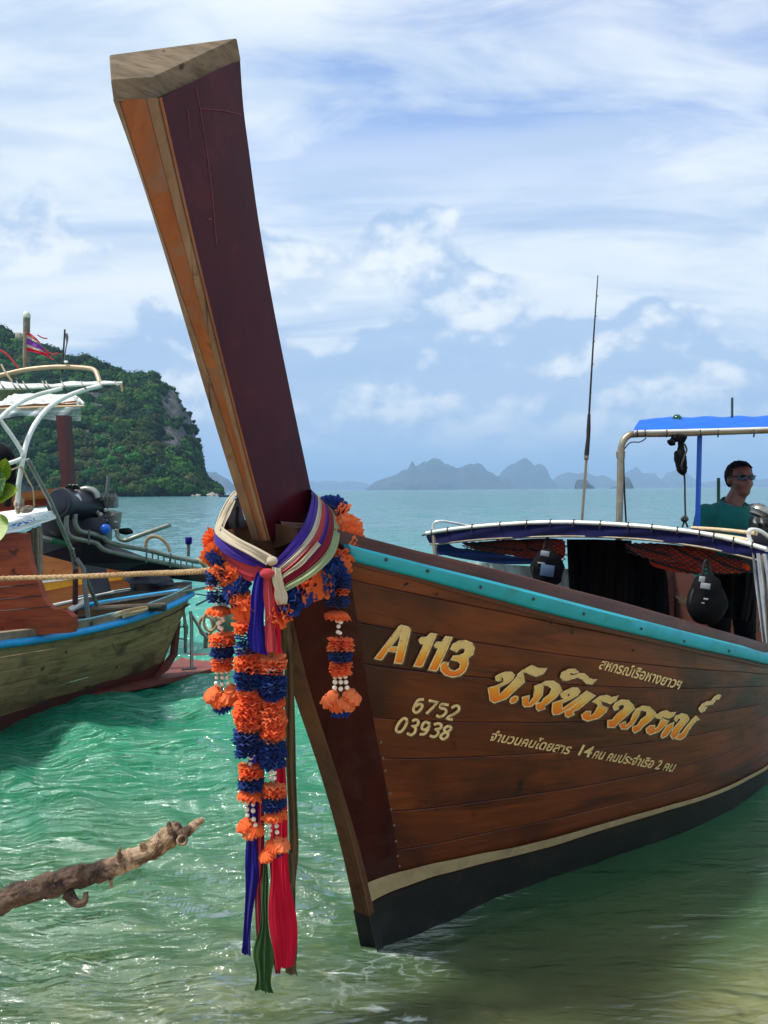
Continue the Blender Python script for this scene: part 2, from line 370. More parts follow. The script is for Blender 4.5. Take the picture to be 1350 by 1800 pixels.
    lace = t.math('MAXIMUM', t.math('MULTIPLY', lace, 0.22), streak)
    ff = t.math('MULTIPLY', t.math('MULTIPLY', lace, fa.outputs['Fac']), 0.55, clamp=True)
    fd = t.n.new('ShaderNodeBsdfDiffuse'); t.put(fd.inputs[0], (0.72, 0.78, 0.75))
    mf = t.n.new('ShaderNodeMixShader'); t.put(mf.inputs[0], ff); t.l.new(ms.outputs[0], mf.inputs[1]); t.l.new(fd.outputs[0], mf.inputs[2])
    t.l.new(mf.outputs[0], out.inputs[0]); return m
def waves(x, y):
    rs = np.random.RandomState(3); z = np.zeros_like(x)
    wx = x + 0.12 * np.sin(y * 1.3 + x * 0.4); wy = y + 0.10 * np.sin(x * 1.7 - y * 0.3)
    for i in range(46):
        lam = 0.16 * (1.9 / 0.16) ** rs.rand(); a = math.radians(-118 + rs.normal(0, 26)); k = 2 * math.pi / lam
        amp = 0.0075 * lam ** 0.85 * (0.6 + 0.8 * rs.rand())
        ph = rs.rand() * 6.28 + k * (wx * math.cos(a) + wy * math.sin(a))
        fade = np.clip(1.3 - np.hypot(x, y) / (55 * lam + 5), 0, 1)
        z += amp * fade * (2.0 * ((np.sin(ph) + 1) / 2) ** 1.6 - 0.85)
    return z
BOWX, BOWY = -0.045, 3.26
def build_sea():
    nr, na = 640, 520
    r = 1.05 * (14000 / 1.05) ** (np.linspace(0, 1, nr) ** 1.35)
    r[-1] = 16000
    a = np.radians(np.linspace(-76, 76, na))
    R, A = np.meshgrid(r, a, indexing='ij'); X = R * np.sin(A); Y = R * np.cos(A) - 0.2
    d = bed_depth(X, Y)
    amp = np.clip(d / 0.18, 0.25, 1.0)
    uu = (X - BOWX) * math.cos(math.radians(56)) + (Y - BOWY) * math.sin(math.radians(56)); vv = (X - BOWX) * math.sin(math.radians(56)) - (Y - BOWY) * math.cos(math.radians(56))
    lee = 1 - 0.86 / (1 + np.exp(-(vv - 0.05) * 9)) * np.exp(-np.maximum(vv - 1.6, 0) / 1.2) / (1 + np.exp(-(uu + 0.9) * 5)) * np.exp(-np.maximum(uu - 5, 0))
    Z = waves(X, Y) * amp * lee
    foam = np.exp(-(((X + 0.10) / 0.55) ** 2 + ((Y - 3.15) / 0.65) ** 2)) + 0.55 * np.exp(-(((X + 0.6) / 1.6) ** 2 + ((Y - 2.7) / 0.5) ** 2)) + 0.25 * np.exp(-(((X + 1.4) / 1.2) ** 2 + ((Y - 4.2) / 1.2) ** 2))
    foam *= np.clip(1.25 - np.maximum(X - 0.1, 0) * 4.5, 0.0, 1)
    o = np_mesh('sea', np.c_[X.ravel(), Y.ravel(), Z.ravel()], gridq(nr, na), [m_water()], {'depth': np.maximum(d, 0).ravel(), 'foam': foam.ravel(), 'lee': lee.ravel(), 'near': np.clip(9 / R, 0.08, 1).ravel()})
    tag(o, kind='structure')
    # sand bed
    nx, ny = 160, 160
    x = np.linspace(-1, 1, nx); x = np.sign(x) * np.abs(x) ** 2.2 * 80; y = -6 + 90 * np.linspace(0, 1, ny) ** 2.0
    X, Y = np.meshgrid(x, y, indexing='ij'); d = bed_depth(X, Y)
    Zb = -d + 0.010 * np.sin(X * 9 + 2 * np.sin(Y * 3)) * np.sin(Y * 14 + X)
    m, t, b, _ = newmat('wet_sand'); pos = t.n.new('ShaderNodeNewGeometry').outputs['Position']
    n = t.noise(t.mapping(pos, (1.2, 2.6, 1)), 1.5, 7, 0.6, 0.4)
    t.put(b.inputs['Base Color'], t.ramp(n, [(0.3, lin(150, 128, 92)), (0.7, lin(205, 184, 142))])); b.inputs['Roughness'].default_value = 0.8
    bump(t, b, t.noise(pos, 30, 6), 0.3, 0.01)
    o = np_mesh('seabed', np.c_[X.ravel(), Y.ravel(), Zb.ravel()], gridq(nx, ny), [m]); tag(o, kind='structure')
build_sea()

# ---- wooded headland on the left
RIDGE = [(-520, 470), (-330, 500), (-200, 520), (-90, 545), (-20, 562), (12, 578), (40, 596), (70, 606), (105, 616), (135, 632), (165, 634), (200, 647), (228, 660), (252, 662), (270, 656), (292, 668),
         (312, 692), (328, 712), (342, 740), (350, 768), (352, 795), (354, 818), (360, 838), (370, 852), (386, 862)]
BASEX = [-560, -400, -280, -170, -100, -60, -25, 10, 48, 80, 112, 150, 182, 215, 240, 262, 288, 312, 328, 340, 347, 352, 360, 372, 388]
def head_pt(a, b):
    """a 0..1 along the shore, b 0..1 from the shore up to the ridge, 1..2 down the far side"""
    q = np.array(RIDGE); bx = np.array(BASEX, float); m = len(q) - 1; s = a * m; ii = np.arange(m + 1)
    rx = np.interp(s, ii, q[:, 0]); ry = np.interp(s, ii, q[:, 1]); sx = np.interp(s, ii, bx)
    bb = min(b, 1.0); Y = 300 + 68 * bb ** 1.15
    px = sx + (rx - sx) * bb ** 1.1
    top = at(rx, ry, 368); z = -0.5 + (top.z + 0.5) * (bb ** 0.82)
    X = (px - 675) / FPX * Y
    if b > 1: Y += (b - 1) * 130; z = top.z * (2 - b) - 1 * (b - 1); X = (rx - 675) / FPX * Y - (b - 1) * 12
    return Vector((X, Y, z))
def build_headland():
    na, nb = 300, 110; V = []
    for i in range(na):
        for j in range(nb):
            a = (i / (na - 1)) ** 0.8; b = 2 * (j / (nb - 1)) ** 1.2; p = head_pt(a, b); ce = min(1, max(0, (a - 0.62) / 0.1))
            k = min(1, 4 * b) * (1 if b < 1 else 0.5) * min(1, (1 - a) * 12)
            n = noise.fractal(p * 0.06, 1.0, 2.0, 5); n2 = noise.ridged_multi_fractal(p * 0.05 + Vector((7, 0, 0)), 1.0, 2.0, 5, 1.0, 2.0)
            n3 = noise.ridged_multi_fractal(Vector((p.x * 0.22, p.y * 0.1, p.z * 0.07)), 1.0, 2.1, 6, 1.0, 2.0); V.append(p + Vector((n * (2.0 - 1.4 * ce) - n3 * 0.5 * ce, -n2 * 2.2 - n * 3 - n3 * 1.6 * ce, n * 1.2)) * k)
    m, t, b, _ = newmat('limestone'); pos = t.n.new('ShaderNodeNewGeometry').outputs['Position']
    n = t.noise(t.mapping(pos, (0.35, 0.35, 0.09)), 1.0, 9, 0.65, 0.6); n2 = t.noise(pos, 0.25, 8, 0.7)
    c = t.ramp(n, [(0.3, (0.025, 0.026, 0.030)), (0.52, (0.075, 0.075, 0.078)), (0.72, (0.19, 0.18, 0.165))])
    t.put(b.inputs['Base Color'], t.mix(t.sstep(n2, 0.5, 0.62, 0, 0.75), c, (0.045, 0.07, 0.03))); b.inputs['Roughness'].default_value = 0.95
    bump(t, b, n, 1.0, 2.0)
    tag(np_mesh('headland', np.array([tuple(v) for v in V]), gridq(na, nb), [m]), kind='structure')
    # forest: crowns of small leaf clumps round a dark core
    m, t, b, _ = newmat('forest_leaves'); va = t.n.new('ShaderNodeVertexColor'); va.layer_name = 'Col'
    pos = t.n.new('ShaderNodeNewGeometry').outputs['Position']; nn = t.noise(pos, 1.4, 4)
    t.put(b.inputs['Base Color'], t.mix(1.0, va.outputs[0], t.ramp(nn, [(0.3, (0.6,) * 3), (0.7, (1.25,) * 3)]), 'MULTIPLY')); b.inputs['Roughness'].default_value = 0.8; b.inputs['Specular IOR Level'].default_value = 0.06
    bm = bmesh.new(); bmesh.ops.create_icosphere(bm, subdivisions=2, radius=1.0); bm.verts.index_update()
    iv = np.array([v.co[:] for v in bm.verts]); it = np.array([[v.index for v in f.verts] for f in bm.faces]); bm.free()
    rs = np.random.RandomState(5); VV = []; FF = []; CC = []; nb_ = 0
    tones = np.array([(0.012, 0.042, 0.016), (0.020, 0.062, 0.016), (0.032, 0.092, 0.018), (0.012, 0.036, 0.018), (0.040, 0.066, 0.016), (0.024, 0.098, 0.022), (0.055, 0.066, 0.024)])
    for k in range(2300):
        a = 0.16 + 0.84 * rs.rand(); bq = rs.rand() ** 0.9 * 1.06
        p = head_pt(a, bq); px = 675 + FPX * p.x / p.y; py = 861 - FPX * (p.z - CAMZ) / p.y
        nz = noise.noise(p * 0.045)
        cliff = 277 < px < 365 and 655 < py < 792 and (px - 277) * 0.55 > (py - 735) * -0.9 - 60
        if cliff and (px > 318 + (py - 700) * 0.2 or nz > -0.15) and not (py < 672 and px < 312) and rs.rand() < 0.80: continue
        r = rs.uniform(1.9, 4.6) * (0.5 if px > 335 or cliff else 1.0) * (0.8 if bq > 0.93 else 1)
        cc = Vector((p.x, p.y - r * 0.25, p.z + r * (0.35 if bq < 0.93 else 0.05) + noise.noise(p * 0.06) * 2.0))
        tz = noise.noise(p * 0.028 + Vector((3, 1, 8)))
        ti = int(np.clip(2.6 + tz * 5 + rs.normal(0, 1.0), 0, 6)) if rs.rand() > 0.1 else rs.randint(0, 7)
        tone = tones[ti] * rs.uniform(0.6, 1.2)
        d = iv * np.array([r, r, r * 0.8]) * 0.82 * (1 + 0.22 * np.array([noise.noise(Vector(q) * 1.7 + cc) for q in iv]))[:, None]
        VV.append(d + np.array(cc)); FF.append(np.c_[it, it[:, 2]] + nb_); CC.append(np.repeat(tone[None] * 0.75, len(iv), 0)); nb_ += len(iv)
        nl = 46; u = rs.normal(size=(nl, 3)); u[:, 2] = np.abs(u[:, 2]) * 0.9 - 0.25; u[:, 1] = -np.abs(u[:, 1]) + 0.3 * rs.rand(nl); u /= np.linalg.norm(u, axis=1)[:, None]
        c0 = np.array(cc) + u * np.array([r, r, r * 0.8]) * rs.uniform(0.84, 1.12, (nl, 1))
        e1 = rs.normal(size=(nl, 3)); e1 -= 0.6 * u * (e1 * u).sum(1)[:, None]; e1 /= np.linalg.norm(e1, axis=1)[:, None]; e2 = np.cross(u, e1)
        s = rs.uniform(0.35, 0.85, (nl, 1)) * (r / 3.5) ** 0.5
        q = np.stack([c0 - e1 * s, c0 - e2 * s * 0.7, c0 + e1 * s, c0 + e2 * s * 0.7], 1).reshape(-1, 3)
        VV.append(q); FF.append(np.arange(nl * 4).reshape(-1, 4) + nb_); nb_ += nl * 4
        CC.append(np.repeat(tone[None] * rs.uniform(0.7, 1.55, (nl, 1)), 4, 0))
    V = np.concatenate(VV); Fq = np.concatenate(FF)
    tri = Fq[:, 2] == Fq[:, 3]
    # icosphere faces are triangles: keep them as separate mesh data through a validated build
    me = bpy.data.meshes.new('forest'); faces = [tuple(q[:3]) if tr_ else tuple(q) for q, tr_ in zip(Fq.tolist(), tri.tolist())]
    me.from_pydata(V.tolist(), [], faces); a = me.attributes.new('Col', 'FLOAT_COLOR', 'POINT'); C = np.concatenate(CC)
    a.data.foreach_set('color', np.c_[C, np.ones(len(C))].astype('f').ravel()); me.materials.append(m)
    me.polygons.foreach_set('use_smooth', tri)
    o = bpy.data.objects.new('forest', me); COL.objects.link(o)
    tag(o, 'dense green forest covering the headland behind the left boat', 'forest', kind='stuff')
build_headland()
# pale rocks at the foot of the headland
def rock(name, c, r, m, seed, parent=None):
    bm = bmesh.new(); bmesh.ops.create_icosphere(bm, subdivisions=3, radius=1.0); sd = Vector((seed * 3.1, seed, 0))
    for v in bm.verts: v.co *= 1 + 0.35 * noise.fractal(v.co * 1.3 + sd, 1.0, 2.0, 4)
    bm.verts.index_update(); b = MB(); b.add([Vector(c) + Vector((v.co.x * r[0], v.co.y * r[1], v.co.z * r[2])) for v in bm.verts], [[v.index for v in f.verts] for f in bm.faces]); bm.free()
    return b.build(name, m, parent)
M_ROCK = mat('shore_rock', (0.34, 0.31, 0.27), 0.9, var=0.5, ns=0.6, bs=0.8, bd=0.5)
SHR = [((372, 861), (1.6, 1.2, 1.1)), ((381, 862), (1.1, 1, 0.8)), ((348, 862), (1.0, 0.8, 0.7)), ((339, 862.5), (0.7, 0.6, 0.5))]
for i, ((px, py), r) in enumerate(SHR):
    p = at(px, py, 296); p.z = 0.1
    o = rock('shore_rock', p, r, M_ROCK, i + 1); tag(o, ['largest pale boulder at the tip of the wooded headland', 'rounded pale boulder nearest the open sea, at the headland tip', 'small pale rock at the waterline left of the headland tip', 'smallest pale rock, leftmost of those under the headland cliff'][i], 'rock', 'rocks at the headland foot')

# ---- far karst islands
M_KARST = mat('island_rock', (0.030, 0.046, 0.052), 0.95, var=0.35, ns=0.012, bs=0.6, bd=10)
def island(prof, Y, seed, thick=260, name='island'):
    xs = [p[0] for p in prof]; hs = [p[1] for p in prof]; n = max(50, int((xs[-1] - xs[0]) * 0.9)); m = 26; V = []
    for i in range(n):
        px = xs[0] + (xs[-1] - xs[0]) * i / (n - 1); h0 = np.interp(px, xs, hs)
        X = (px - 675) / FPX * Y
        for j in range(m):
            b = 2 * j / (m - 1) - 1; sh = max(0.0, 1 - abs(b) ** 2.6)
            zz = h0 / FPX * Y * sh
            p = Vector((X, Y + b * thick, zz)); nn = noise.fractal(p * 0.008 + Vector((seed * 9, 0, 0)), 1.0, 2.0, 6)
            f = (1 if sh > 0 else 0); V.append((p.x + nn * 14 * f, p.y + nn * 40 * f, max(-2, p.z * (1 + 0.34 * nn)) if f else -3))
    o = np_mesh(name, np.array(V), gridq(n, m), [M_KARST]); tag(o, kind='structure'); return o
island([(640, 0), (648, 6), (656, 12), (672, 18), (690, 22), (705, 30), (716, 34), (722, 43), (729, 38), (735, 38), (748, 44), (770, 46), (786, 44), (797, 38), (806, 34), (820, 40), (838, 40), (852, 34), (862, 30), (872, 22), (884, 20), (892, 12), (900, 0)], 5200, 1)
island([(868, 0), (874, 18), (884, 30), (897, 37), (915, 43), (934, 45), (946, 40), (956, 34), (963, 22), (972, 6), (976, 0)], 6200, 2)
island([(955, 0), (968, 12), (980, 20), (990, 22), (1005, 28), (1018, 30), (1030, 26), (1042, 20), (1056, 22), (1070, 16), (1085, 12), (1110, 8), (1130, 0)], 7200, 3)
island([(1088, 0), (1095, 20), (1108, 32), (1118, 34), (1126, 26), (1136, 22), (1146, 24), (1158, 12), (1170, 0)], 7600, 4)
island([(1160, 0), (1172, 18), (1184, 30), (1192, 33), (1200, 26), (1212, 18), (1226, 10), (1240, 0)], 8000, 5)
island([(1225, 0), (1240, 9), (1260, 12), (1290, 8), (1320, 14), (1360, 12), (1430, 16), (1500, 9), (1540, 0)], 8600, 6)
island([(300, 0), (340, 26), (380, 30), (392, 24), (404, 19), (412, 8), (418, 0)], 4200, 7)
island([(400, 0), (440, 12), (500, 18), (560, 16), (610, 14), (650, 8), (700, 0)], 9800, 8)
for Y, prof, sd in ((2300, [(1011, 0), (1012, 10), (1014, 14), (1022, 15), (1032, 14), (1035, 8), (1040, 6), (1043, 0)], 9), (2300, [(1074, 0), (1078, 3), (1092, 4), (1094, 16), (1099, 20), (1105, 18), (1109, 10), (1112, 0)], 10)):
    o = island(prof, Y, sd, 24, 'sea_stack'); tag(o, kind='structure')
# tiny far boats and a marker
M_DARK = mat('dark_paint', (0.012, 0.012, 0.014), 0.6)
def far_boat(px, py, Y, w, label):
    p = at(px, py, Y); p.z = 0.0; P = []
    for i in range(13):
        s = i / 12 * 2 - 1; hw = 0.7 * (1 - abs(s) ** 2.4) + 0.04; top = 0.55 + 0.9 * max(0, -s - 0.45) ** 1.4 * 3 + 0.2 * max(0, s)
        P.append([p + Vector((s * w, -hw, top)), p + Vector((s * w * 0.93, -hw * 0.7, 0)), p + Vector((s * w * 0.9, 0, -0.2)), p + Vector((s * w * 0.93, hw * 0.7, 0)), p + Vector((s * w, hw, top))])
    t_ = thing('far_boat', label, 'boat', p); MB().grid(P).build('hull', M_DARK, t_)
    MB().box(p + Vector((0, 0, 1.5)), (w * 0.9, 1.2, 0.08)).tube([p + Vector((-w * 0.4, 0, 0)), p + Vector((-w * 0.4, 0, 1.5))], 0.05, 6).tube([p + Vector((w * 0.4, 0, 0)), p + Vector((w * 0.4, 0, 1.5))], 0.05, 6).build('roof', M_DARK, t_)
far_boat(404, 862, 250, 3.6, 'tiny dark boat far out beside the headland tip')
# ---- the air between
def build_haze():
    b = MB(); b.box((0, 3990, 172), (26000, 24000, 360)); m = bpy.data.materials.new('air'); m.use_nodes = True; t = NT(m.node_tree); t.n.clear()
    out = t.n.new('ShaderNodeOutputMaterial'); v = t.n.new('ShaderNodeVolumePrincipled')
    v.inputs['Color'].default_value = (0.42, 0.68, 1.0, 1); v.inputs['Density'].default_value = 0.00018; v.inputs['Anisotropy'].default_value = 0.0
    t.l.new(v.outputs[0], out.inputs['Volume'])
    o = b.build('haze', m, None, smooth=False); tag(o, 'pale blue sea haze over the whole bay', 'haze', kind='stuff')
HAZE = True
if HAZE: build_haze()
# ================================================================== THE NEAR BOAT
TH = math.radians(56); BA = Vector((math.cos(TH), math.sin(TH), 0)); BN = Vector((math.sin(TH), -math.cos(TH), 0))
BOW = onz(655, 1660, 0.0)
def BP(u, v, z): return BOW + BA * u + BN * v + Vector((0, 0, z))
def uvz(p): q = p - BOW; return q.dot(BA), q.dot(BN), p.z
def onV(px, py, v):                      # where the line of sight meets the plane v of the boat
    r = ray(px, py); s = (v - (CAMP - BOW).dot(BN)) / r.dot(BN); return CAMP + r * s
def onU(px, py, u):
    r = ray(px, py); s = (u - (CAMP - BOW).dot(BA)) / r.dot(BA); return CAMP + r * s
LB = 6.6                                 # length aft of the forefoot
U0 = uvz(onV(466, 942, 0.0))[0]
def half_beam(u): return 1.10 * (1 - math.exp(-(max(u - U0, 0) / 1.18) ** 0.74))
def solve_side(px, py, extra=0.0):
    r = ray(px, py); lo, hi = 1.8, 9.0
    g = lambda s: (lambda q: q[1] - half_beam(q[0]) - extra)(uvz(CAMP + r * s))
    # v falls as we look further away
    for _ in range(60):
        m = (lo + hi) / 2
        if g(m) > 0: lo = m
        else: hi = m
    return uvz(CAMP + r * lo)
def curve3(pts, tail):
    A = [solve_side(*p) for p in pts]; A = [a for a in A]; A += tail
    return np.array(A)
z_at = lambda px, py: uvz(onV(px, py, 0.0))
S_ = [(z_at(466, 942)[0], 0.02, z_at(466, 942)[2])] + [solve_side(*p) for p in [(560, 948), (630, 966), (740, 994), (870, 1026), (1000, 1060), (1140, 1096), (1295, 1135), (1350, 1148)]]
zl = S_[-1][2]; ul = S_[-1][0]
S_ += [(ul + 0.6, half_beam(ul + 0.6), zl - 0.06), (ul + 1.4, half_beam(ul + 1.4) - 0.02, zl - 0.10), (ul + 2.4, 0.95, zl - 0.06), (LB - 0.8, 0.82, zl + 0.04), (LB, 0.62, zl + 0.16)]
S_ = np.array(S_)
W_ = [(0.0, 0.02, 0.0)]
for p in [(745, 1630), (850, 1585), (950, 1550), (1050, 1515), (1150, 1480), (1250, 1440), (1300, 1410), (1350, 1370)]:
    q = uvz(onz(*p, 0.0)); W_.append((q[0], q[1], 0.0))
uw = W_[-1][0]
W_ += [(uw + 0.7, 0.98, 0.0), (uw + 1.6, 0.92, 0.0), (LB - 0.9, 0.74, 0.0), (LB - 0.1, 0.48, 0.0)]
W_ = np.array(W_)
STEM = np.array([uvz(onV(x, y, 0.0)) for x, y in [(655, 1660), (639, 1583), (610, 1467), (575, 1355), (525, 1200), (498, 1090), (476, 1005), (466, 942)]])
def smooth_interp(x, xp, yp):            # monotone cubic (Fritsch-Carlson-ish)
    x = np.asarray(x, float); h = np.diff(xp); d = np.diff(yp) / h; m = np.zeros(len(xp)); m[0] = d[0]; m[-1] = d[-1]
    for i in range(1, len(xp) - 1): m[i] = 0 if d[i - 1] * d[i] <= 0 else 3 * (h[i - 1] + h[i]) / ((2 * h[i] + h[i - 1]) / d[i - 1] + (h[i] + 2 * h[i - 1]) / d[i])
    k = np.clip(np.searchsorted(xp, x) - 1, 0, len(xp) - 2); t = np.clip((x - xp[k]) / h[k], 0, 1)
    return (2 * t**3 - 3 * t**2 + 1) * yp[k] + (t**3 - 2 * t**2 + t) * h[k] * m[k] + (-2 * t**3 + 3 * t**2) * yp[k + 1] + (t**3 - t**2) * h[k] * m[k + 1]
GP = 1.55
def HP(q, t, off=0.0, side=1):
    """hull surface in (u,v,z): q 0..1 stem to stern, t 0 waterline .. 1 sheer"""
    q = np.asarray(q, float); t = np.asarray(t, float); q, t = np.broadcast_arrays(q, t); g = q ** GP
    us = S_[0, 0] + (LB - S_[0, 0]) * g; uw_ = (LB - 0.1) * g
    vs = smooth_interp(us, S_[:, 0], S_[:, 1]); zs = smooth_interp(us, S_[:, 0], S_[:, 2]); vw = smooth_interp(uw_, W_[:, 0], W_[:, 1])
    u = uw_ + (us - uw_) * t; z = zs * t; tt = np.clip(t, 0, 1)
    v = vw + (vs - vw) * t + 0.10 * tt * (1 - tt) * np.clip(g * 6, 0, 1) - 0.16 * np.clip(-t, 0, 1)
    v = np.maximum(v, 0.012)
    st_u = smooth_interp(t * STEM[-1, 2], STEM[:, 2], STEM[:, 0]); du = st_u - (0 + (S_[0, 0]) * t)
    u = u + np.where(t >= 0, du, 0) * (1 - q) ** 6
    return u, (v + off) * side, z
def HW(q, t, off=0.0, side=1):
    u, v, z = HP(q, t, off, side); return np.stack([BOW.x + BA.x * u + BN.x * v, BOW.y + BA.y * u + BN.y * v, z], -1)
def HN(q, t):
    e = 1e-3; a = HW(np.asarray(q) + e, t) - HW(np.asarray(q), t); b = HW(q, np.asarray(t) + e) - HW(q, t)
    n = np.cross(a, b); n /= np.linalg.norm(n, axis=-1)[..., None] + 1e-12
    s = np.sign(n @ np.array([BN.x, BN.y, 0])); return n * s[..., None]
def proj(P):
    d = np.asarray(P) - np.array([0, 0, CAMZ]); f = d @ np.array(cf); return 675 + FPX * (d @ np.array(cr)) / f, 900 - FPX * (d @ np.array(cu)) / f
_gq, _gt = np.meshgrid(np.linspace(0.0, 0.62, 260), np.linspace(-0.05, 1.05, 140), indexing='ij'); _gx, _gy = proj(HW(_gq, _gt))
def inv(px, py):
    px = np.atleast_1d(np.asarray(px, float)); py = np.atleast_1d(np.asarray(py, float)); q = np.zeros(len(px)); t = np.zeros(len(px))
    for i in range(len(px)):
        k = np.argmin((_gx - px[i]) ** 2 + (_gy - py[i]) ** 2); q[i] = _gq.flat[k]; t[i] = _gt.flat[k]
    for _ in range(4):
        x0, y0 = proj(HW(q, t)); e = 1e-4; xq, yq = proj(HW(q + e, t)); xt, yt = proj(HW(q, t + e))
        a, c, b, d = (xq - x0) / e, (yq - y0) / e, (xt - x0) / e, (yt - y0) / e; det = a * d - b * c; det = np.where(np.abs(det) < 1e-6, 1e-6, det)
        rx, ry = px - x0, py - y0; q = np.clip(q + np.clip((d * rx - b * ry) / det, -.05, .05), 0, 1); t = np.clip(t + np.clip((-c * rx + a * ry) / det, -.1, .1), -.2, 1.1)
    return q, t
def on_hull(px, py, off=0.003):
    q, t = inv(px, py); return HW(q, t) + HN(q, t) * off

M_HULL = wood('hull_wood', lin(62, 24, 11), lin(118, 56, 23), lin(28, 10, 7), (1.5, 9, 1), 'UV', 0.46, 0.22, 0.35, 0.30, 0.0, 0.75)
M_MAROON = wood('maroon_varnish', lin(46, 5, 17), lin(64, 9, 18), lin(28, 3, 18), (2.5, 2.5, 0.7), 'Object', 0.36, 0.12, 0.14, 0.0, 0.0, 0.5, lin(86, 26, 34), 0.45)
M_STEM = wood('weathered_stem', lin(124, 64, 24), lin(148, 84, 38), lin(66, 40, 24), (7, 7, 1.6), 'Object', 0.65, 0.5, 0.3, 0.0, 0.0, 0.5, lin(112, 96, 78), 0.6)
M_PANEL = wood('dark_red_brown_panel', lin(44, 12, 14), lin(66, 22, 18), lin(26, 8, 10), (5, 5, 1.2), 'Object', 0.45, 0.15, 0.15, 0.0, 0.0, 0.6, lin(84, 62, 52), 0.25)
M_STEMD = wood('dark_stem_timber', lin(70, 45, 28), lin(100, 66, 42), lin(40, 26, 19), (2.5, 2.5, 2.5), 'Object', 0.7, 0.5, 0.25, 0.0, 0.0, 0.6, lin(132, 78, 34), 0.4)
M_CAP = wood('grey_timber', lin(88, 74, 58), lin(128, 110, 88), lin(48, 38, 30), (6, 6, 22), 'Object', 0.85, 0.6, 0.2, 0.0, 0.0, 0.55)
M_RAIL = mat('turquoise_paint', lin(26, 160, 176), 0.42, var=0.10, ns=8, bs=0.2, bd=0.003, stain=lin(40, 120, 118), stain_amt=0.45, stain_scale=7)
M_BOARD = wood('dark_red_board', lin(66, 30, 22), lin(94, 52, 36), lin(34, 18, 14), (1.4, 8, 8), 'UV', 0.55, 0.3, 0.4, 0.0, 0.0, 0.6)
M_INNER = wood('inner_wood', lin(70, 38, 32), lin(98, 60, 50), lin(40, 22, 20), (1.2, 9, 9), 'UV', 0.7, 0.3, 0.3, 0.3)
M_BOTTOM = mat('bottom_paint', lin(36, 37, 34), 0.6, var=0.3, ns=10, bs=0.3, spec=0.2, stain=lin(58, 50, 40), stain_amt=0.6)
M_STRIPE = mat('cream_stripe_paint', lin(172, 150, 110), 0.6, var=0.15, ns=18, bs=0.2, stain=lin(128, 108, 82), stain_amt=0.5, stain_scale=9)
M_BOLT = mat('dull_iron', (0.06, 0.055, 0.05), 0.5, 0.6)
M_PLUG = mat('pale_plug', (0.17, 0.12, 0.09), 0.7)

boat = thing('longtail_boat', 'large varnished wooden longtail boat with tall raked prow, turquoise rail and painted name', 'boat', BOW)
Q0 = float(np.mean(inv([690, 655], [1480, 1290])[0]))         # hood end of the planks
TB = [-0.22, 0.12, 0.25, 0.36, 0.505, 0.61, 0.74, 0.835, 0.93, 1.0]
QA = np.unique(np.r_[np.linspace(0, Q0, 7), np.linspace(Q0, 0.62, 46), np.linspace(0.62, 1, 14)])
def strip(name, qs, t0, t1, mtl, parent, side=1, off=0.0, edge=0.0024, et=0.003, nt=5, und=None):
    ts = [t0 + 0.0008, t0 + et] + list(np.linspace(t0 + et, t1 - et, nt)[1:-1]) + [t1 - et, t1 - 0.0008]
    P = []; UV = []
    for q in qs:
        row = []; ur = []
        for k, t in enumerate(ts):
            o = off - (edge if k in (0, len(ts) - 1) else 0.0)
            wob = 0.0015 * math.sin(q * 60 + t * 40); row.append(Vector(HW(q, t, o + wob, side))); ur.append((q ** GP * LB, t * 1.4))
        P.append(row); UV.append(ur)
    return MB().grid(P, uvs=UV).build(name, mtl, parent, angle=22)
hull = None
for side in (1, -1):
    for i in range(len(TB) - 1):
        strip('plank', [q for q in QA if q >= Q0 - 1e-6], TB[i], TB[i + 1], M_HULL, boat, side)
    # maroon hood panel over the plank ends
    P = []; UV = []
    for q in np.linspace(0, Q0 + 0.004, 12):
        P.append([Vector(HW(q, t, 0.006 if q < Q0 - 1e-3 else 0.001, side)) for t in np.linspace(-0.2, 1, 30)])
    o = MB().grid(P).build('bow_panel', M_PANEL, boat); o['label'] = 'dark maroon panel over the plank ends'
    # inner skin so that the inside reads as timber
    P = [[Vector(HW(q, t, -0.045, side)) for t in np.linspace(-0.2, 0.995, 9)] for q in QA]
    MB().grid(P, uvs=[[(q * LB, t) for t in np.linspace(0, 1, 9)] for q in QA]).build('inner_lining', M_INNER, boat)
# transom
tr = [Vector(HW(1.0, t, -0.01, 1)) for t in np.linspace(-0.2, 1, 8)] + [Vector(HW(1.0, t, -0.01, -1)) for t in np.linspace(1, -0.2, 8)]
MB().prism(tr, BA * 0.04).build('transom', M_BOARD, boat)
# bottom paint and cream stripe follow painted lines measured along the hull
top_px = [(641, 1553), (700, 1531), (760, 1516), (830, 1502), (900, 1489), (970, 1472), (1040, 1452), (1110, 1432), (1180, 1413), (1250, 1392), (1320, 1360), (1349, 1342)]
bot_px = [(647, 1587), (700, 1560), (760, 1539), (830, 1521), (900, 1504), (970, 1486), (1040, 1463), (1110, 1442), (1180, 1421), (1250, 1399), (1320, 1366), (1349, 1348)]
tq, tt_ = inv([p[0] for p in top_px], [p[1] for p in top_px]); bq, bt_ = inv([p[0] for p in bot_px], [p[1] for p in bot_px])
tq[0] = 0; bq[0] = 0
qq = np.r_[np.linspace(0, tq[-1], 60), np.linspace(tq[-1], 1, 20)[1:]]
tt2 = np.interp(qq, tq, tt_); bt2 = np.interp(qq, bq, bt_)
for side in (1, -1):
    P = [[Vector(HW(q, b_ + (a_ - b_) * k, 0.0095 + 0.0006 * math.sin(q * 90), side)) for k in (0, 0.5, 1)] for q, a_, b_ in zip(qq, tt2, bt2)]
    MB().grid(P).build('waterline_stripe', M_STRIPE, boat)
    P = [[Vector(HW(q, -0.21 + (b_ + 0.205) * k, 0.0090, side)) for k in np.linspace(0, 1, 7)] for q, b_ in zip(qq, bt2)]
    MB().grid(P).build('bottom_paint', M_BOTTOM, boat)
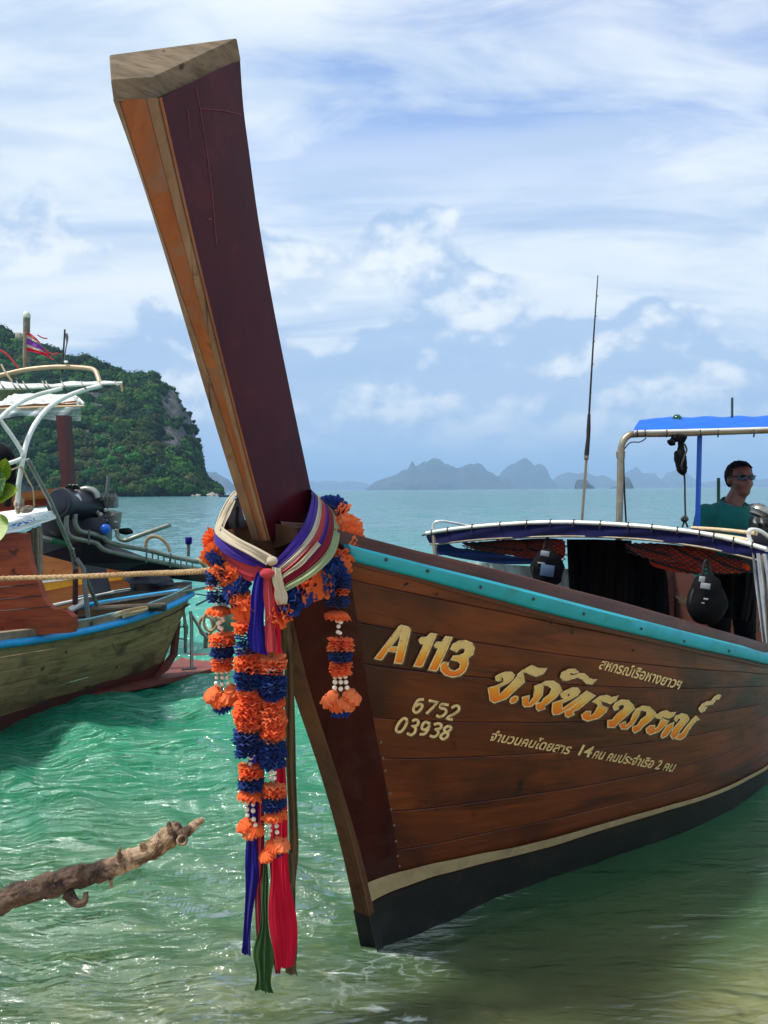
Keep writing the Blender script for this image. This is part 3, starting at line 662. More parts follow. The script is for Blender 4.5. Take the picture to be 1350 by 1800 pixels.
# rub rail (turquoise), batten shadow line, inner washboard
bo_px = [(630, 990), (740, 1018), (933, 1071), (1140, 1121), (1350, 1167)]
rq, rt = inv([p[0] for p in bo_px], [p[1] for p in bo_px])
for side in (1, -1):
    rows = []; rows2 = []; b1 = []
    QR = [q for q in QA if q >= float(inv(585, 960)[0][0])]
    for q in QR:
        t_lo = float(np.interp(q, rq, rt)); p0 = np.array(HW(q, t_lo, 0, side)); p1 = np.array(HW(q, 1.0, 0, side)); n_ = np.array(BN) * side * min(1.0, 0.4 + 6 * q)
        up = p1 - p0; sec = [p0 - n_ * 0.01, p0 + n_ * 0.026, p0 + up * 0.12 + n_ * 0.034, p0 + up * 0.86 + n_ * 0.036, p1 + n_ * 0.026 + np.array([0, 0, 0.003]), p1 - n_ * 0.012 + np.array([0, 0, 0.004])]
        rows.append([Vector(s) for s in sec])
        lo2 = p0 - up * 0.30; rows2.append([Vector(s) for s in (lo2 + n_ * 0.002, lo2 + n_ * 0.013, p0 - up * 0.04 + n_ * 0.014, p0 - up * 0.03 + n_ * 0.0)])
    MB().grid(rows, closed=True).add(rows[0], [tuple(range(6))]).build('rub_rail', M_RAIL, boat, angle=50)
    MB().grid(rows2).build('rub_rail_batten', M_BOARD, boat, angle=50)
BT_PX = [(470, 916), (520, 927), (580, 936), (640, 948), (740, 970), (836, 992), (1000, 1035), (1140, 1072), (1240, 1101), (1350, 1133)]
bt3 = [uvz(onV(470, 916, 0.012))] + [solve_side(x, y, -0.02) for x, y in BT_PX[1:]]
BTU = np.array([b[0] for b in bt3] + [bt3[-1][0] + 1.5, LB]); BTZ = np.array([b[2] for b in bt3] + [bt3[-1][2] - 0.10, bt3[-1][2] + 0.05])
WB_IN = {}
for side in (1, -1):
    rows = []
    for q in QA:
        u, v, z = [float(c) for c in HP(q, 1.0)]; zt = max(float(np.interp(u, BTU, BTZ)), z + 0.05); vi = max(v - 0.012, 0.070 if side > 0 else 0.006); w = min(0.034, vi * 0.8)
        rows.append([BP(u, vi * side, z - 0.03), BP(u, vi * side, zt - 0.004), BP(u, (vi - 0.004) * side, zt), BP(u, (vi - w + 0.003) * side, zt), BP(u, (vi - w) * side, zt - 0.004), BP(u, (vi - w) * side, z - 0.03)])
    UV = [[(q ** GP * LB, k * 0.06) for k in range(6)] for q in QA]
    MB().grid(rows, closed=True, uvs=UV).build('washboard', M_BOARD, boat, angle=50)
# bolts in the rail and pale plugs along the hood ends
bm_ = MB(); bm_.lathe([(0.0, 0.004), (0.0035, 0.0035), (0.0055, 0.001), (0.006, -0.004)], 10); bolt = bm_.build('bolt', M_BOLT, None); bolt_me = bolt.data; bpy.data.objects.remove(bolt)
pm_ = MB(); pm_.lathe([(0.0, 0.0022), (0.004, 0.0018), (0.0052, -0.003)], 10); plug = pm_.build('plug', M_PLUG, None); plug_me = plug.data; bpy.data.objects.remove(plug)
for px, py in [(662, 983), (735, 1003), (828, 1031), (921, 1052), (1010, 1078), (1112, 1104), (1188, 1126), (1268, 1143)]:
    q, t = inv(px, py); p = Vector((HW(q, t))[0]) + BN * 0.036; inst('bolt', bolt_me, boat, p, frame(BN))
for px, py in [(684, 1392), (686, 1420), (691, 1448), (694, 1476), (697, 1502), (676, 1352), (672, 1330), (668, 1302), (700, 1520)]:
    p = on_hull(px, py, 0.008)[0]; q, t = inv(px, py); inst('plug', plug_me, boat, p, frame(HN(q, t)[0]))
for px, py in [(712, 1028), (768, 1045), (969, 1095), (1005, 1112), (1112, 1143), (716, 1026), (750, 1410), (770, 1422), (742, 1482)]:
    p = on_hull(px, py, 0.001)[0]; q, t = inv(px, py); inst('bolt', bolt_me, boat, p, frame(HN(q, t)[0]), 0.8)

# prow post and stem: one raked timber, kite shaped in section
Lf = [(201, 176), (231, 265), (258, 336), (284, 419), (317, 540), (345, 630), (375, 725), (404, 820), (415, 864), (434, 916), (446, 950)]
Rg = [(210, 176), (237, 263), (265, 351), (293, 434), (328, 540), (357, 630), (389, 725), (421, 820), (433, 864), (450, 916), (457, 950)]
Cc = [(274, 173), (302, 259), (321, 351), (338, 425), (358, 540), (384, 630), (412, 725), (439, 820), (450, 864), (462, 913), (466, 950)]
Dd = [(423, 104), (430, 180), (439, 272), (449, 350), (470, 480), (488, 585), (510, 690), (533, 790), (547, 858), (556, 905), (562, 940)]
def smooth_line(L, deg=2):
    y = np.array([p[1] for p in L], float); x = np.array([p[0] for p in L], float); c = np.polyfit(y, x, deg); yy = np.linspace(y[0], y[-1], len(L)); return [(float(np.polyval(c, v)), float(v)) for v in yy]
Lf, Rg, Cc, Dd = [smooth_line(L, 3) for L in (Lf, Rg, Cc, Dd)]
Dd[0] = (422, 104); Dd[1] = (Dd[1][0] - 2, Dd[1][1])
nn = 40
def prow_rows():
    rg = [uvz(onV(x, y, 0.0)) for x, y in spline(Rg, nn)]; dd = [uvz(onV(x, y, 0.018)) for x, y in spline(Dd, nn)]
    out = []
    for i, (x, y) in enumerate(spline(Cc, nn)):
        w = 0.062 - 0.012 * i / (nn - 1); c = uvz(onV(x, y, w)); out.append((rg[i], c, dd[i], w))
    return out
PR = prow_rows()
def facet(name, A, B, mtl, k=5, sw=0):
    rows = []
    for a, b in zip(A, B):
        rows.append([Vector(a) + (Vector(b) - Vector(a)) * (j / k) for j in range(k + 1)])
    return rows
Rr = [BP(*r) for r, c, d, w in PR]; Cn = [BP(*c) for r, c, d, w in PR]; Cf = [onV(x, y, -0.03) for x, y in spline(Lf, nn)]
Dn = [BP(d[0], 0.018, d[2]) for r, c, d, w in PR]; Df = [BP(d[0], -0.018, d[2]) for r, c, d, w in PR]
post = MB()
post.grid(facet('', Cn, Dn, None)); post.grid(facet('', Dn, Df, None, 1)); post.grid(facet('', Df, Cf, None))
postO = post.build('prow_post', M_MAROON, boat, angle=30)
M_STEMG = wood('grey_brown_edge', lin(104, 78, 54), lin(142, 112, 82), lin(64, 46, 34), (8, 8, 1.5), 'Object', 0.75, 0.5, 0.25, 0.0, 0.0, 0.5, lin(150, 92, 44), 0.35)
def pstrip(name, A, B, f0, f1, m_, lift):
    rows = []
    for i in range(nn):
        o_ = (Rr[i] - Dn[i]); o_.z = 0; o_.normalize(); a = A[i].lerp(B[i], f0); c = A[i].lerp(B[i], f1); w = 0.0012 * math.sin(i * 1.7)
        rows.append([a - o_ * 0.002, a + o_ * lift, a.lerp(c, 0.5) + o_ * (lift + 0.0006 + w * 0.3), c + o_ * lift, c - o_ * 0.002])
    return MB().grid(rows).build(name, m_, postO, angle=30)
def scratch(pts, w):
    Q = []
    for x, y in spline(pts, 30):
        Q.append((x, y))
    P = []
    for x, y in Q:
        r = ray(x, y); best = None
        i = int(np.argmin([abs(float(proj(np.array(Cn[k].lerp(Dn[k], 0.5)))[1]) - y) for k in range(nn)])); i = min(max(i, 1), nn - 2)
        nrm = (Cn[i + 1] - Cn[i - 1]).cross(Dn[i] - Cn[i]).normalized(); k = (Cn[i] - CAMP).dot(nrm) / r.dot(nrm); p = CAMP + r * k; p = p - (p - CAMP).normalized() * 0.004
        P.append(p)
    return MB().tube(P, w, 4, cap=False).build('scratch', M_SCR, postO)
M_SCR = mat('bare_scratch', lin(120, 60, 62), 0.7)
scratch([(344, 150), (352, 190), (363, 260), (373, 340), (381, 430)], 0.0007); scratch([(352, 191), (380, 193), (405, 197), (424, 202)], 0.0011); scratch([(366, 386), (372, 384)], 0.0015); scratch([(330, 192), (332, 215), (335, 245)], 0.0006)
fO = pstrip('prow_face', Rr, Cn, 0.03, 0.70, M_STEM, 0.003); fO['label'] = 'worn orange brown front timber of the prow'
pstrip('prow_edge', Cf, Rr, 0.0, 0.97, M_STEMG, 0.004); pstrip('prow_edge', Rr, Cn, 0.735, 1.0, M_STEMG, 0.005)
MB().grid([[Cf[i], Rr[i], Cn[i]] for i in range(nn)]).build('prow_core', M_BOARD, postO)
# side edge strip along the lit right edge of the post
MB().grid([[Cn[i] + BN * 0.004, Cn[i].lerp(Dn[i], 0.03) + BN * 0.0045] for i in range(nn)]).build('edge_strip', M_STEM, postO)
# stem timber below
SL = [(446, 950), (470, 1010), (498, 1090), (525, 1200), (575, 1355), (610, 1467), (639, 1583), (656, 1662)]; SRr = [(466, 950), (487, 1010), (512, 1090), (536, 1200), (584, 1348), (617, 1464), (644, 1582), (659, 1658)]
sl = [uvz(onV(x, y, 0.0)) for x, y in spline(SL, 40)]; sr = [uvz(onV(x, y, 0.034)) for x, y in spline(SRr, 40)]
rows = []
for a, b in zip(sl, sr):
    rows.append([BP(b[0] + 0.05, -0.034, b[2]), BP(b[0], -0.036, b[2]), BP(a[0] + 0.002, -0.010, a[2]), BP(a[0], 0.0, a[2]), BP(a[0] + 0.002, 0.010, a[2]), BP(b[0], 0.036, b[2]), BP(b[0] + 0.05, 0.034, b[2])])
a, b = sl[-1], sr[-1]; rows.append([BP(b[0] + 0.12, -0.034, -0.3), BP(b[0] + 0.1, -0.036, -0.3), BP(a[0] + 0.09, -0.01, -0.3), BP(a[0] + 0.088, 0, -0.3), BP(a[0] + 0.09, 0.01, -0.3), BP(b[0] + 0.1, 0.036, -0.3), BP(b[0] + 0.12, 0.034, -0.3)])
MB().grid(rows).build('stem', M_STEMD, boat, angle=30)
k0 = 33; MB().grid([[p + (Vector((-BA.x, -BA.y, 0)) * 0.005 + BN * (0.004 if j > 3 else -0.004 if j < 3 else 0)) for j, p in enumerate(r)] for r in rows[k0 + 2:]]).build('stem_bottom_paint', M_BOTTOM, boat, angle=30)
# cap block
def cap():
    best = None
    for wc in np.linspace(0.0, 0.16, 33):
        for wd in np.linspace(-0.06, 0.10, 17):
            for wb in (-0.03, -0.012, 0.0):
                B = onV(195, 142, wb); C = onV(268, 137, wc); D1 = onV(416, 68, wd); nrm = (C - B).cross(D1 - B).normalized(); r = ray(192, 98); k = (B - CAMP).dot(nrm) / r.dot(nrm); A = CAMP + r * k; q = uvz(A)
                cost = abs(q[1] + 0.07) * 3 + abs(wc - 0.066) * 2 + abs(wd - 0.02) * 2 + (5 if not 1.8 < A.y < 2.6 else 0) + max(0, abs((A - B).length - 0.10) - 0.03) * 4
                if best is None or cost < best[0]: best = (cost, wb, wc, wd, A)
    cost, wb, wc, wd, A = best
    B = onV(195, 142, wb); C = onV(268, 137, wc); D1 = onV(416, 68, wd); D0 = D1.lerp(A, 0.06)
    B2 = onV(200, 178, wb); C2 = onV(272, 174, wc); D2 = onV(423, 106, wd); print('CAP', best, uvz(B), uvz(C), uvz(D1))
    dn = (C2 - C); A2 = A + (B2 - B); D3 = D0 + (D2 - D1)
    b = MB(); T = [A, B, C, D1, D0]; L = [A2, B2, C2, D2, D3]
    cen = sum(T, Vector()) / 5
    Tt = [p.lerp(cen, 0.02) + (Vector((0, 0, 0.002))) for p in T]; T1 = [p + (q - p) * 0.05 for p, q in zip(T, L)]
    n = 5; vs = Tt + T1 + L; fs = [tuple(range(5))] + [(i, i + n, (i + 1) % n + n, (i + 1) % n) for i in range(5)] + [(i + n, i + 2 * n, (i + 1) % n + 2 * n, (i + 1) % n + n) for i in range(5)] + [tuple(range(14, 9, -1))]
    b.add(vs, fs); o = b.build('prow_cap', M_CAP, postO, smooth=False); o['label'] = 'grey weathered timber cap on the prow'
    p = at(229, 156, (B.y + C.y) / 2); return o
cap()
# breasthook closing the bow between the washboards
zb = float(np.interp(U0 + 0.2, BTU, BTZ))
P = []
for k in range(8):
    u = U0 + 0.05 + 0.30 * k / 7; hb = max(half_beam(u) - 0.05, 0.01); P.append([BP(u, s * hb, float(np.interp(u, BTU, BTZ)) - 0.07) for s in (-1, -0.5, 0, 0.5, 1)])
MB().grid(P).build('breasthook', M_BOARD, boat)
# bow crosspiece either side of the prow foot
UX = -0.60; MB().prism([onU(x, y, UX) for x, y in [(384, 928), (430, 914), (466, 917), (522, 928), (524, 948), (468, 970), (440, 964), (388, 938)]], BA * 0.03).build('bow_crosspiece', M_STEMD, boat, smooth=False)
# floor and thwarts
P = []
for u in np.linspace(0.5, LB - 0.1, 24):
    hb = max(0.05, float(np.interp(u, W_[:, 0], W_[:, 1])) - 0.08); P.append([BP(u, s * hb, 0.16) for s in (-1, -0.33, 0.33, 1)])
MB().grid(P).build('floor_board', M_INNER, boat)
for u, z, w in ((1.55, 0.78, 0.18), (2.75, 0.66, 0.22), (3.15, 0.66, 0.2)):
    hb = half_beam(u) - 0.10; c = BP(u, 0, z); R = Matrix((BA, -BN, Vector((0, 0, 1)))).transposed(); MB().box(c, (w, hb * 2, 0.035), R, 0.006).build('thwart', M_INNER, boat)
for u in np.arange(0.6, LB - 0.4, 0.62):
    for side in (1, -1):
        q = ((u - S_[0, 0]) / (LB - S_[0, 0])) ** (1 / GP); pts = [Vector(HW(q, t, -0.062, side)) for t in np.linspace(0.12, 0.97, 7)]; MB().tube(pts, 0.02, 6).build('rib', M_INNER, boat)
# ================================================================== PAINTED LETTERING (thin paint skins on the hull)
from mathutils.geometry import tessellate_polygon
def m_letter():
    m, t, b, _ = newmat('gold_letter_paint'); tcn = t.n.new('ShaderNodeTexCoord'); x, y, z = t.sep(tcn.outputs['UV'])
    n = t.noise(tcn.outputs['Object'], 40, 6, 0.7); y2 = t.math('ADD', y, t.math('MULTIPLY', t.math('SUBTRACT', n, 0.5), 0.25))
    c = t.ramp(y2, [(0.05, lin(226, 104, 18)), (0.42, lin(232, 150, 30)), (0.62, lin(222, 186, 96)), (0.9, lin(214, 188, 124))])
    c = t.mix(t.sstep(n, 0.62, 0.72, 0, 0.7), c, lin(110, 62, 30)); t.put(b.inputs['Base Color'], c); b.inputs['Roughness'].default_value = 0.55; return m
M_GOLD = m_letter()
M_CREAM = mat('cream_letter_paint', lin(226, 196, 136), 0.55, var=0.2, ns=60, bs=0.05, stain=lin(120, 80, 46), stain_amt=0.6, stain_scale=50)
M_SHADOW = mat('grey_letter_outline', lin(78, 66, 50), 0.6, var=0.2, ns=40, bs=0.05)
class PX:                                # collects shapes in photo pixels, then lays them on the hull
    def __init__(s): s.p = []; s.f = []; s.u = []; s.layer = []
    def poly(s, pts, layer=0, uvf=None):
        b = len(s.p); s.p += pts; s.layer += [layer] * len(pts)
        for tri in tessellate_polygon([[Vector((x, y, 0)) for x, y in pts]]): s.f.append(tuple(i + b for i in tri))
        s.u += [uvf(*q) if uvf else (0, 0) for q in pts]
    def stroke(s, pts, w, closed=False, layer=0, uvf=None):
        n = len(pts); b = len(s.p)
        for i in range(n):
            a = Vector(pts[i - 1] if (i or closed) else pts[0]); c = Vector(pts[(i + 1) % n] if (i < n - 1 or closed) else pts[-1]); p = Vector(pts[i])
            d1 = (p - a); d2 = (c - p); d1 = d1.normalized() if d1.length > 0 else d2.normalized(); d2 = d2.normalized() if d2.length > 0 else d1
            t = (d1 + d2); t = t.normalized() if t.length > 1e-3 else d1; nrm = Vector((-t.y, t.x)); k = 1 / max(0.55, abs(nrm.dot(Vector((-d1.y, d1.x)))))
            wi = w / 2 * k
            for sg in (-1, 1): q = p + nrm * wi * sg; s.p.append((q.x, q.y)); s.u.append(uvf(q.x, q.y) if uvf else (0, 0)); s.layer.append(layer)
        for i in range(n - 1 + (1 if closed else 0)):
            j = (i + 1) % n; s.f.append((b + 2 * i, b + 2 * j, b + 2 * j + 1, b + 2 * i + 1))
    def build(s, name, mtl, off, label=None, parent=None):
        q, t = inv([p[0] for p in s.p], [p[1] for p in s.p]); P = HW(q, t) + HN(q, t) * (off + 0.00025 * np.array(s.layer))[:, None]
        m = MB(); m.add([Vector(p) for p in P], s.f, s.u); o = m.build(name, mtl, parent or boat, smooth=True, angle=180)
        if label: o['label'] = label
        return o
def c1(l, ox=640, oy=1080, k=6.136): return [(ox + x / k, oy + y / k) for x, y in l]
def c2(l): return c1(l, 840, 1150, 6.136)
def c3(l): return c1(l, 1020, 1200, 5.0)
uvA = lambda x, y: (0.0, ((1166 + (x - 660) * 0.175) - y) / 66)
uvN = lambda x, y: (0.0, ((1236 + (x - 865) * 0.205) - y) / 62)
A113 = [c1(l) for l in [
 [(110, 465), (370, 125), (395, 108), (432, 118), (398, 188), (275, 340), (190, 470), (170, 478)], [(432, 118), (470, 128), (490, 150), (478, 215), (410, 500), (395, 520), (320, 512), (396, 190)], [(270, 338), (364, 343), (350, 397), (242, 382)],
 [(585, 265), (610, 240), (660, 240), (710, 195), (770, 205), (720, 320), (620, 545), (600, 555), (530, 545), (640, 310), (600, 300)],
 [(750, 320), (775, 290), (825, 290), (870, 230), (935, 238), (890, 350), (780, 585), (760, 598), (685, 585), (795, 350), (760, 345)],
 [(925, 360), (950, 310), (1010, 278), (1080, 272), (1150, 300), (1175, 350), (1160, 420), (1105, 460), (1110, 520), (1080, 600), (1020, 650), (940, 665), (860, 640), (815, 590), (815, 540), (845, 505), (895, 510), (890, 550), (920, 590), (970, 600), (1020, 570), (1030, 520), (1000, 490), (930, 475), (950, 440), (1010, 435), (1070, 410), (1085, 365), (1050, 345), (1010, 360), (985, 390)]]]
NAME = [c2(l) for l in [
 [(185, 270), (180, 235), (215, 210), (290, 183), (350, 185), (382, 215), (370, 250), (320, 295), (215, 345), (220, 430), (330, 325), (420, 225), (490, 290), (400, 370), (295, 470), (165, 515), (120, 485), (100, 355), (190, 332), (260, 295), (272, 255), (250, 228), (235, 245), (240, 270), (215, 280)],
 [(415, 210), (470, 165), (570, 113), (640, 145), (728, 145), (690, 200), (620, 228), (560, 212), (510, 182), (475, 190), (490, 285)],
 [(332, 500), (345, 465), (385, 440), (418, 447), (420, 475), (390, 510), (350, 520)],
 [(465, 455), (540, 437), (535, 525), (590, 450), (600, 335), (650, 315), (690, 340), (680, 430), (630, 500), (560, 552), (490, 555), (470, 530)],
 [(650, 318), (720, 282), (800, 280), (860, 320), (893, 385), (870, 400), (785, 360), (740, 325), (690, 320)],
 [(785, 362), (880, 395), (820, 460), (715, 540), (700, 540), (708, 575), (640, 600), (615, 575), (615, 520), (670, 510), (700, 465), (760, 420)],
 [(1068, 183), (1030, 152), (960, 155), (890, 190), (876, 235), (900, 270), (950, 270), (1060, 235), (1110, 260), (1160, 305), (1215, 310), (1262, 265), (1215, 265), (1180, 245), (1130, 200), (1080, 200), (1000, 225), (965, 205), (975, 185), (1020, 195)],
 [(885, 450), (880, 415), (920, 390), (1000, 352), (1060, 355), (1083, 390), (1060, 430), (1000, 465), (890, 515), (895, 580), (990, 510), (1090, 440), (1120, 470), (1000, 560), (860, 635), (800, 640), (785, 610), (792, 515), (900, 480), (975, 440), (970, 405), (950, 410), (945, 445), (915, 462)],
 [(1090, 440), (1160, 390), (1250, 440), (1175, 500), (1080, 580), (1010, 610), (1025, 640), (960, 672), (930, 655), (925, 600), (980, 590), (1030, 540), (1120, 475)]]] + [c3(l) for l in [
 [(100, 160), (160, 115), (220, 105), (270, 125), (320, 110), (300, 150), (255, 178), (205, 160), (165, 150), (180, 195), (225, 220), (150, 185)], [(150, 190), (230, 215), (215, 250), (150, 305), (50, 330), (10, 310), (0, 275), (40, 245), (80, 245), (75, 285), (110, 265)],
 [(290, 235), (275, 205), (300, 170), (350, 145), (410, 150), (450, 190), (465, 220), (400, 280), (320, 350), (290, 385), (230, 385), (230, 325), (270, 320), (310, 270), (370, 220), (385, 195), (350, 180), (315, 205), (325, 225)],
 [(330, 360), (385, 335), (390, 375), (430, 330), (455, 265), (480, 225), (520, 230), (495, 290), (450, 360), (400, 400), (350, 400)], [(480, 225), (530, 200), (590, 205), (640, 250), (655, 275), (600, 330), (540, 375), (510, 410), (465, 435), (445, 410), (450, 380), (490, 370), (520, 320), (570, 280), (575, 245), (540, 235)],
 [(640, 295), (690, 255), (740, 240), (780, 260), (825, 255), (800, 290), (760, 305), (715, 290), (690, 285), (720, 315), (760, 330), (690, 310)], [(695, 325), (760, 330), (740, 360), (680, 420), (600, 450), (570, 430), (565, 395), (600, 370), (640, 370), (640, 400), (665, 385)],
 [(815, 320), (830, 290), (880, 268), (925, 280), (945, 320), (900, 370), (860, 420), (840, 470), (800, 490), (780, 460), (800, 410), (850, 350), (880, 310), (850, 305), (835, 335)], [(700, 450), (750, 370), (810, 345), (800, 390), (750, 460), (715, 480), (698, 470)], [(1035, 320), (1005, 290), (980, 310), (930, 370), (880, 440), (840, 455), (830, 490), (870, 495), (910, 470), (930, 430), (970, 370), (1010, 325)],
 [(1040, 245), (1030, 225), (1060, 185), (1100, 165), (1140, 160), (1165, 125), (1195, 105), (1220, 110), (1205, 140), (1180, 140), (1150, 185), (1110, 190), (1080, 195), (1070, 215), (1100, 210), (1080, 240), (1055, 255)]]]
for polys, uvf, lab, w in ((A113, uvA, 'A113', 1.0), (NAME, uvN, 'name', 0.85)):
    sh = PX(); cr_ = PX(); fl = PX()
    for i, pl in enumerate(polys):
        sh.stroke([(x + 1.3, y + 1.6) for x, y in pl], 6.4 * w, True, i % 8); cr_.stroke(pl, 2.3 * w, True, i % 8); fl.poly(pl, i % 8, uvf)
    n = 'large gold registration A 113' if lab == 'A113' else 'large gold Thai name lettering'
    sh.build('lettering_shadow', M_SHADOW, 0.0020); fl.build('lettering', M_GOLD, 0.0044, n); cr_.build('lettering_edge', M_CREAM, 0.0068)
DIG = [[(640, 910), (580, 915), (540, 975), (525, 1020), (545, 1048), (575, 1045), (605, 1015), (622, 975), (595, 960), (545, 985)], [(690, 920), (780, 940), (740, 990), (665, 1065)], [(905, 970), (830, 960), (815, 1000), (860, 1010), (878, 1040), (850, 1080), (805, 1097), (772, 1078)], [(935, 1000), (980, 975), (1015, 990), (1000, 1040), (890, 1108), (950, 1125)],
 [(410, 1115), (370, 1160), (340, 1220), (350, 1255), (390, 1255), (430, 1210), (455, 1150), (445, 1115), (410, 1113)], [(510, 1140), (550, 1125), (580, 1150), (560, 1190), (520, 1195), (548, 1215), (540, 1260), (500, 1290), (455, 1270)], [(702, 1175), (660, 1150), (625, 1175), (615, 1220), (650, 1235), (690, 1200), (702, 1165), (675, 1245), (635, 1280), (590, 1280)], [(745, 1180), (790, 1165), (825, 1185), (810, 1220), (765, 1230), (792, 1255), (780, 1290), (740, 1310), (700, 1295)], [(905, 1190), (860, 1215), (860, 1245), (895, 1270), (885, 1310), (845, 1335), (815, 1310), (840, 1275), (900, 1250), (930, 1215), (905, 1188)]]
sh = PX(); dg = PX()
for i, d in enumerate(DIG):
    pts = spline(c1(d), len(d) * 3) if i not in (1,) else c1(d); pts = [tuple(p) for p in pts]; dg.stroke(pts, 4.6, False, i); sh.stroke([(x + 0.8, y + 1.2) for x, y in pts], 7.4, False, i)
sh.build('lettering_shadow', M_SHADOW, 0.0020); dg.build('lettering', M_CREAM, 0.0046, 'small cream numbers 6752 and 03938')
def thai_line(body, x0, y0, x1, y1, h, shear, bold, label):
    c = bpy.data.curves.new('txt', 'FONT'); c.body = body; c.resolution_u = 3; c.offset = bold; o = bpy.data.objects.new('txt', c); COL.objects.link(o); bpy.context.view_layer.update()
    me = o.to_mesh(); V = np.array([v.co[:2] for v in me.vertices]); Fc = [tuple(p.vertices) for p in me.polygons]; o.to_mesh_clear(); bpy.data.objects.remove(o)
    if not len(V): return
    w = V[:, 0].max(); px = PX(); px.p = [(x0 + x / w * (x1 - x0) + y * shear, y0 + x / w * (y1 - y0) - y * h) for x, y in V]; px.f = Fc; px.u = [(0, 0)] * len(V); px.layer = [0] * len(V)
    px.build('lettering', M_CREAM, 0.0034, label)
thai_line('จำนวนคนโดยสาร', 858, 1300, 998, 1325, 22, 13, 0.022, 'small cream Thai line about passengers')
thai_line('14', 1010, 1325, 1036, 1330, 25, 13, 0.03, 'small cream number 14')
thai_line('คน คนประจำเรือ 2 คน', 1038, 1331, 1181, 1356, 22, 13, 0.022, 'small cream Thai line about crew')
thai_line('สหกรณ์เรือหางยาวฯ', 1050, 1174, 1192, 1211, 24, 12, 0.022, 'small cream Thai line above the name')
# ================================================================== SASH, GARLANDS, RIBBONS ON THE PROW
ORANGE = cloth('orange_paper_petals', lin(255, 120, 62), 0.15, 0.38, ns=30, crease=False); BLUE = cloth('blue_paper_petals', lin(32, 62, 132), 0.25, 0.30, ns=30, crease=False)
PEACH = cloth('faded_orange_petals', lin(255, 138, 82), 0.15, 0.38, ns=30, crease=False)
C_WHITE = cloth('cream_cloth', lin(214, 200, 172), 0.12, 0.25); C_PURP = cloth('purple_cloth', lin(70, 44, 150), 0.25, 0.25, lin(44, 30, 96)); C_NAVY = cloth('navy_cloth', lin(28, 16, 128), 0.2, 0.2)
C_PINK = cloth('faded_red_cloth', lin(200, 66, 74), 0.2, 0.25, lin(176, 84, 84)); C_RED = cloth('red_cloth', lin(226, 16, 58), 0.12, 0.3); C_DRED = cloth('dark_red_cloth', lin(150, 20, 48), 0.2, 0.25)
C_GREEN = cloth('green_cloth', lin(52, 88, 40), 0.25, 0.25); C_PALEG = cloth('pale_green_cloth', lin(170, 186, 138), 0.2, 0.25); C_KHAKI = cloth('khaki_cloth', lin(116, 98, 66), 0.25, 0.3, lin(92, 84, 60))
M_BEAD = mat('white_bead', lin(232, 220, 200), 0.4, var=0.06, bs=0.02); M_STRING = mat('dark_string', (0.05, 0.045, 0.04), 0.8)
D0 = onV(455, 950, 0).y                  # distance of the stem head

def sheet(rows, depth, nx=18, nl=30, folds=5, amp=0.006, seed=0, sway=0.0, fray=0.0):
    """rows: (x1,y1,x2,y2,depth1[,depth2]) edge pairs in pixels down the cloth; returns a grid of points with lengthwise folds"""
    R = spline(rows, nl); P = []; nx = max(nx, 24)
    rs = random.Random(seed); ph = [rs.uniform(0, 6.28) for _ in range(8)]; fr = [rs.uniform(0.7, 1.4) for _ in range(4)]
    jag = [rs.uniform(0, 1) for _ in range(nx)]
    for i, r in enumerate(R):
        f = i / (nl - 1); dx = sway * f * (math.sin(f * 9 + ph[5]) + 0.6 * math.sin(f * 21 + ph[6])); tw = 1 + 0.18 * sway * math.sin(f * 14 + ph[7]) * f
        cx_ = (r[0] + r[2]) / 2; cy_ = (r[1] + r[3]) / 2
        a = at(cx_ + (r[0] - cx_) * tw + dx, cy_ + (r[1] - cy_) * tw, r[4]); b = at(cx_ + (r[2] - cx_) * tw + dx, cy_ + (r[3] - cy_) * tw, r[5] if len(r) > 5 else r[4]); row = []
        for k in range(nx):
            s = k / (nx - 1); q = s + 0.10 * math.sin(i * 0.13 + ph[3]) * s * (1 - s)
            w = math.sin(q * folds * 6.283 * fr[0] + ph[0] + 0.9 * math.sin(i * 0.17 + ph[1])) + 0.6 * math.sin(q * folds * 13 * fr[1] + ph[2] + i * 0.07) + 0.35 * math.sin(q * folds * 23 + ph[4] - i * 0.04)
            d = (a.lerp(b, s) - CAMP).normalized(); p = a.lerp(b, s) - d * (amp * w * (0.55 + 0.45 * math.sin(i * 0.11 + s * 4 + ph[5]) ** 2) + amp * 0.5 * math.sin(math.pi * s))
            if fray and i >= nl - 2: p.z -= fray * jag[k] * (1 if i == nl - 1 else 0.3)
            row.append(p)
        P.append(row)
    return P
def cloth_part(name, rows, mtl, parent, **kw):
    P = sheet(rows, None, **kw); b = MB(); b.grid(P)
    # a little thickness
    d = 0.0015; Q = [[p + (p - CAMP).normalized() * d for p in r] for r in P]; b.grid(Q, flip=True)
    return b.build(name, mtl, parent, angle=180)

sash = thing('cloth_sash', 'knotted sash of cream, purple, red and green cloth tied round the prow', 'sash', at(470, 1040, D0 - 0.1))
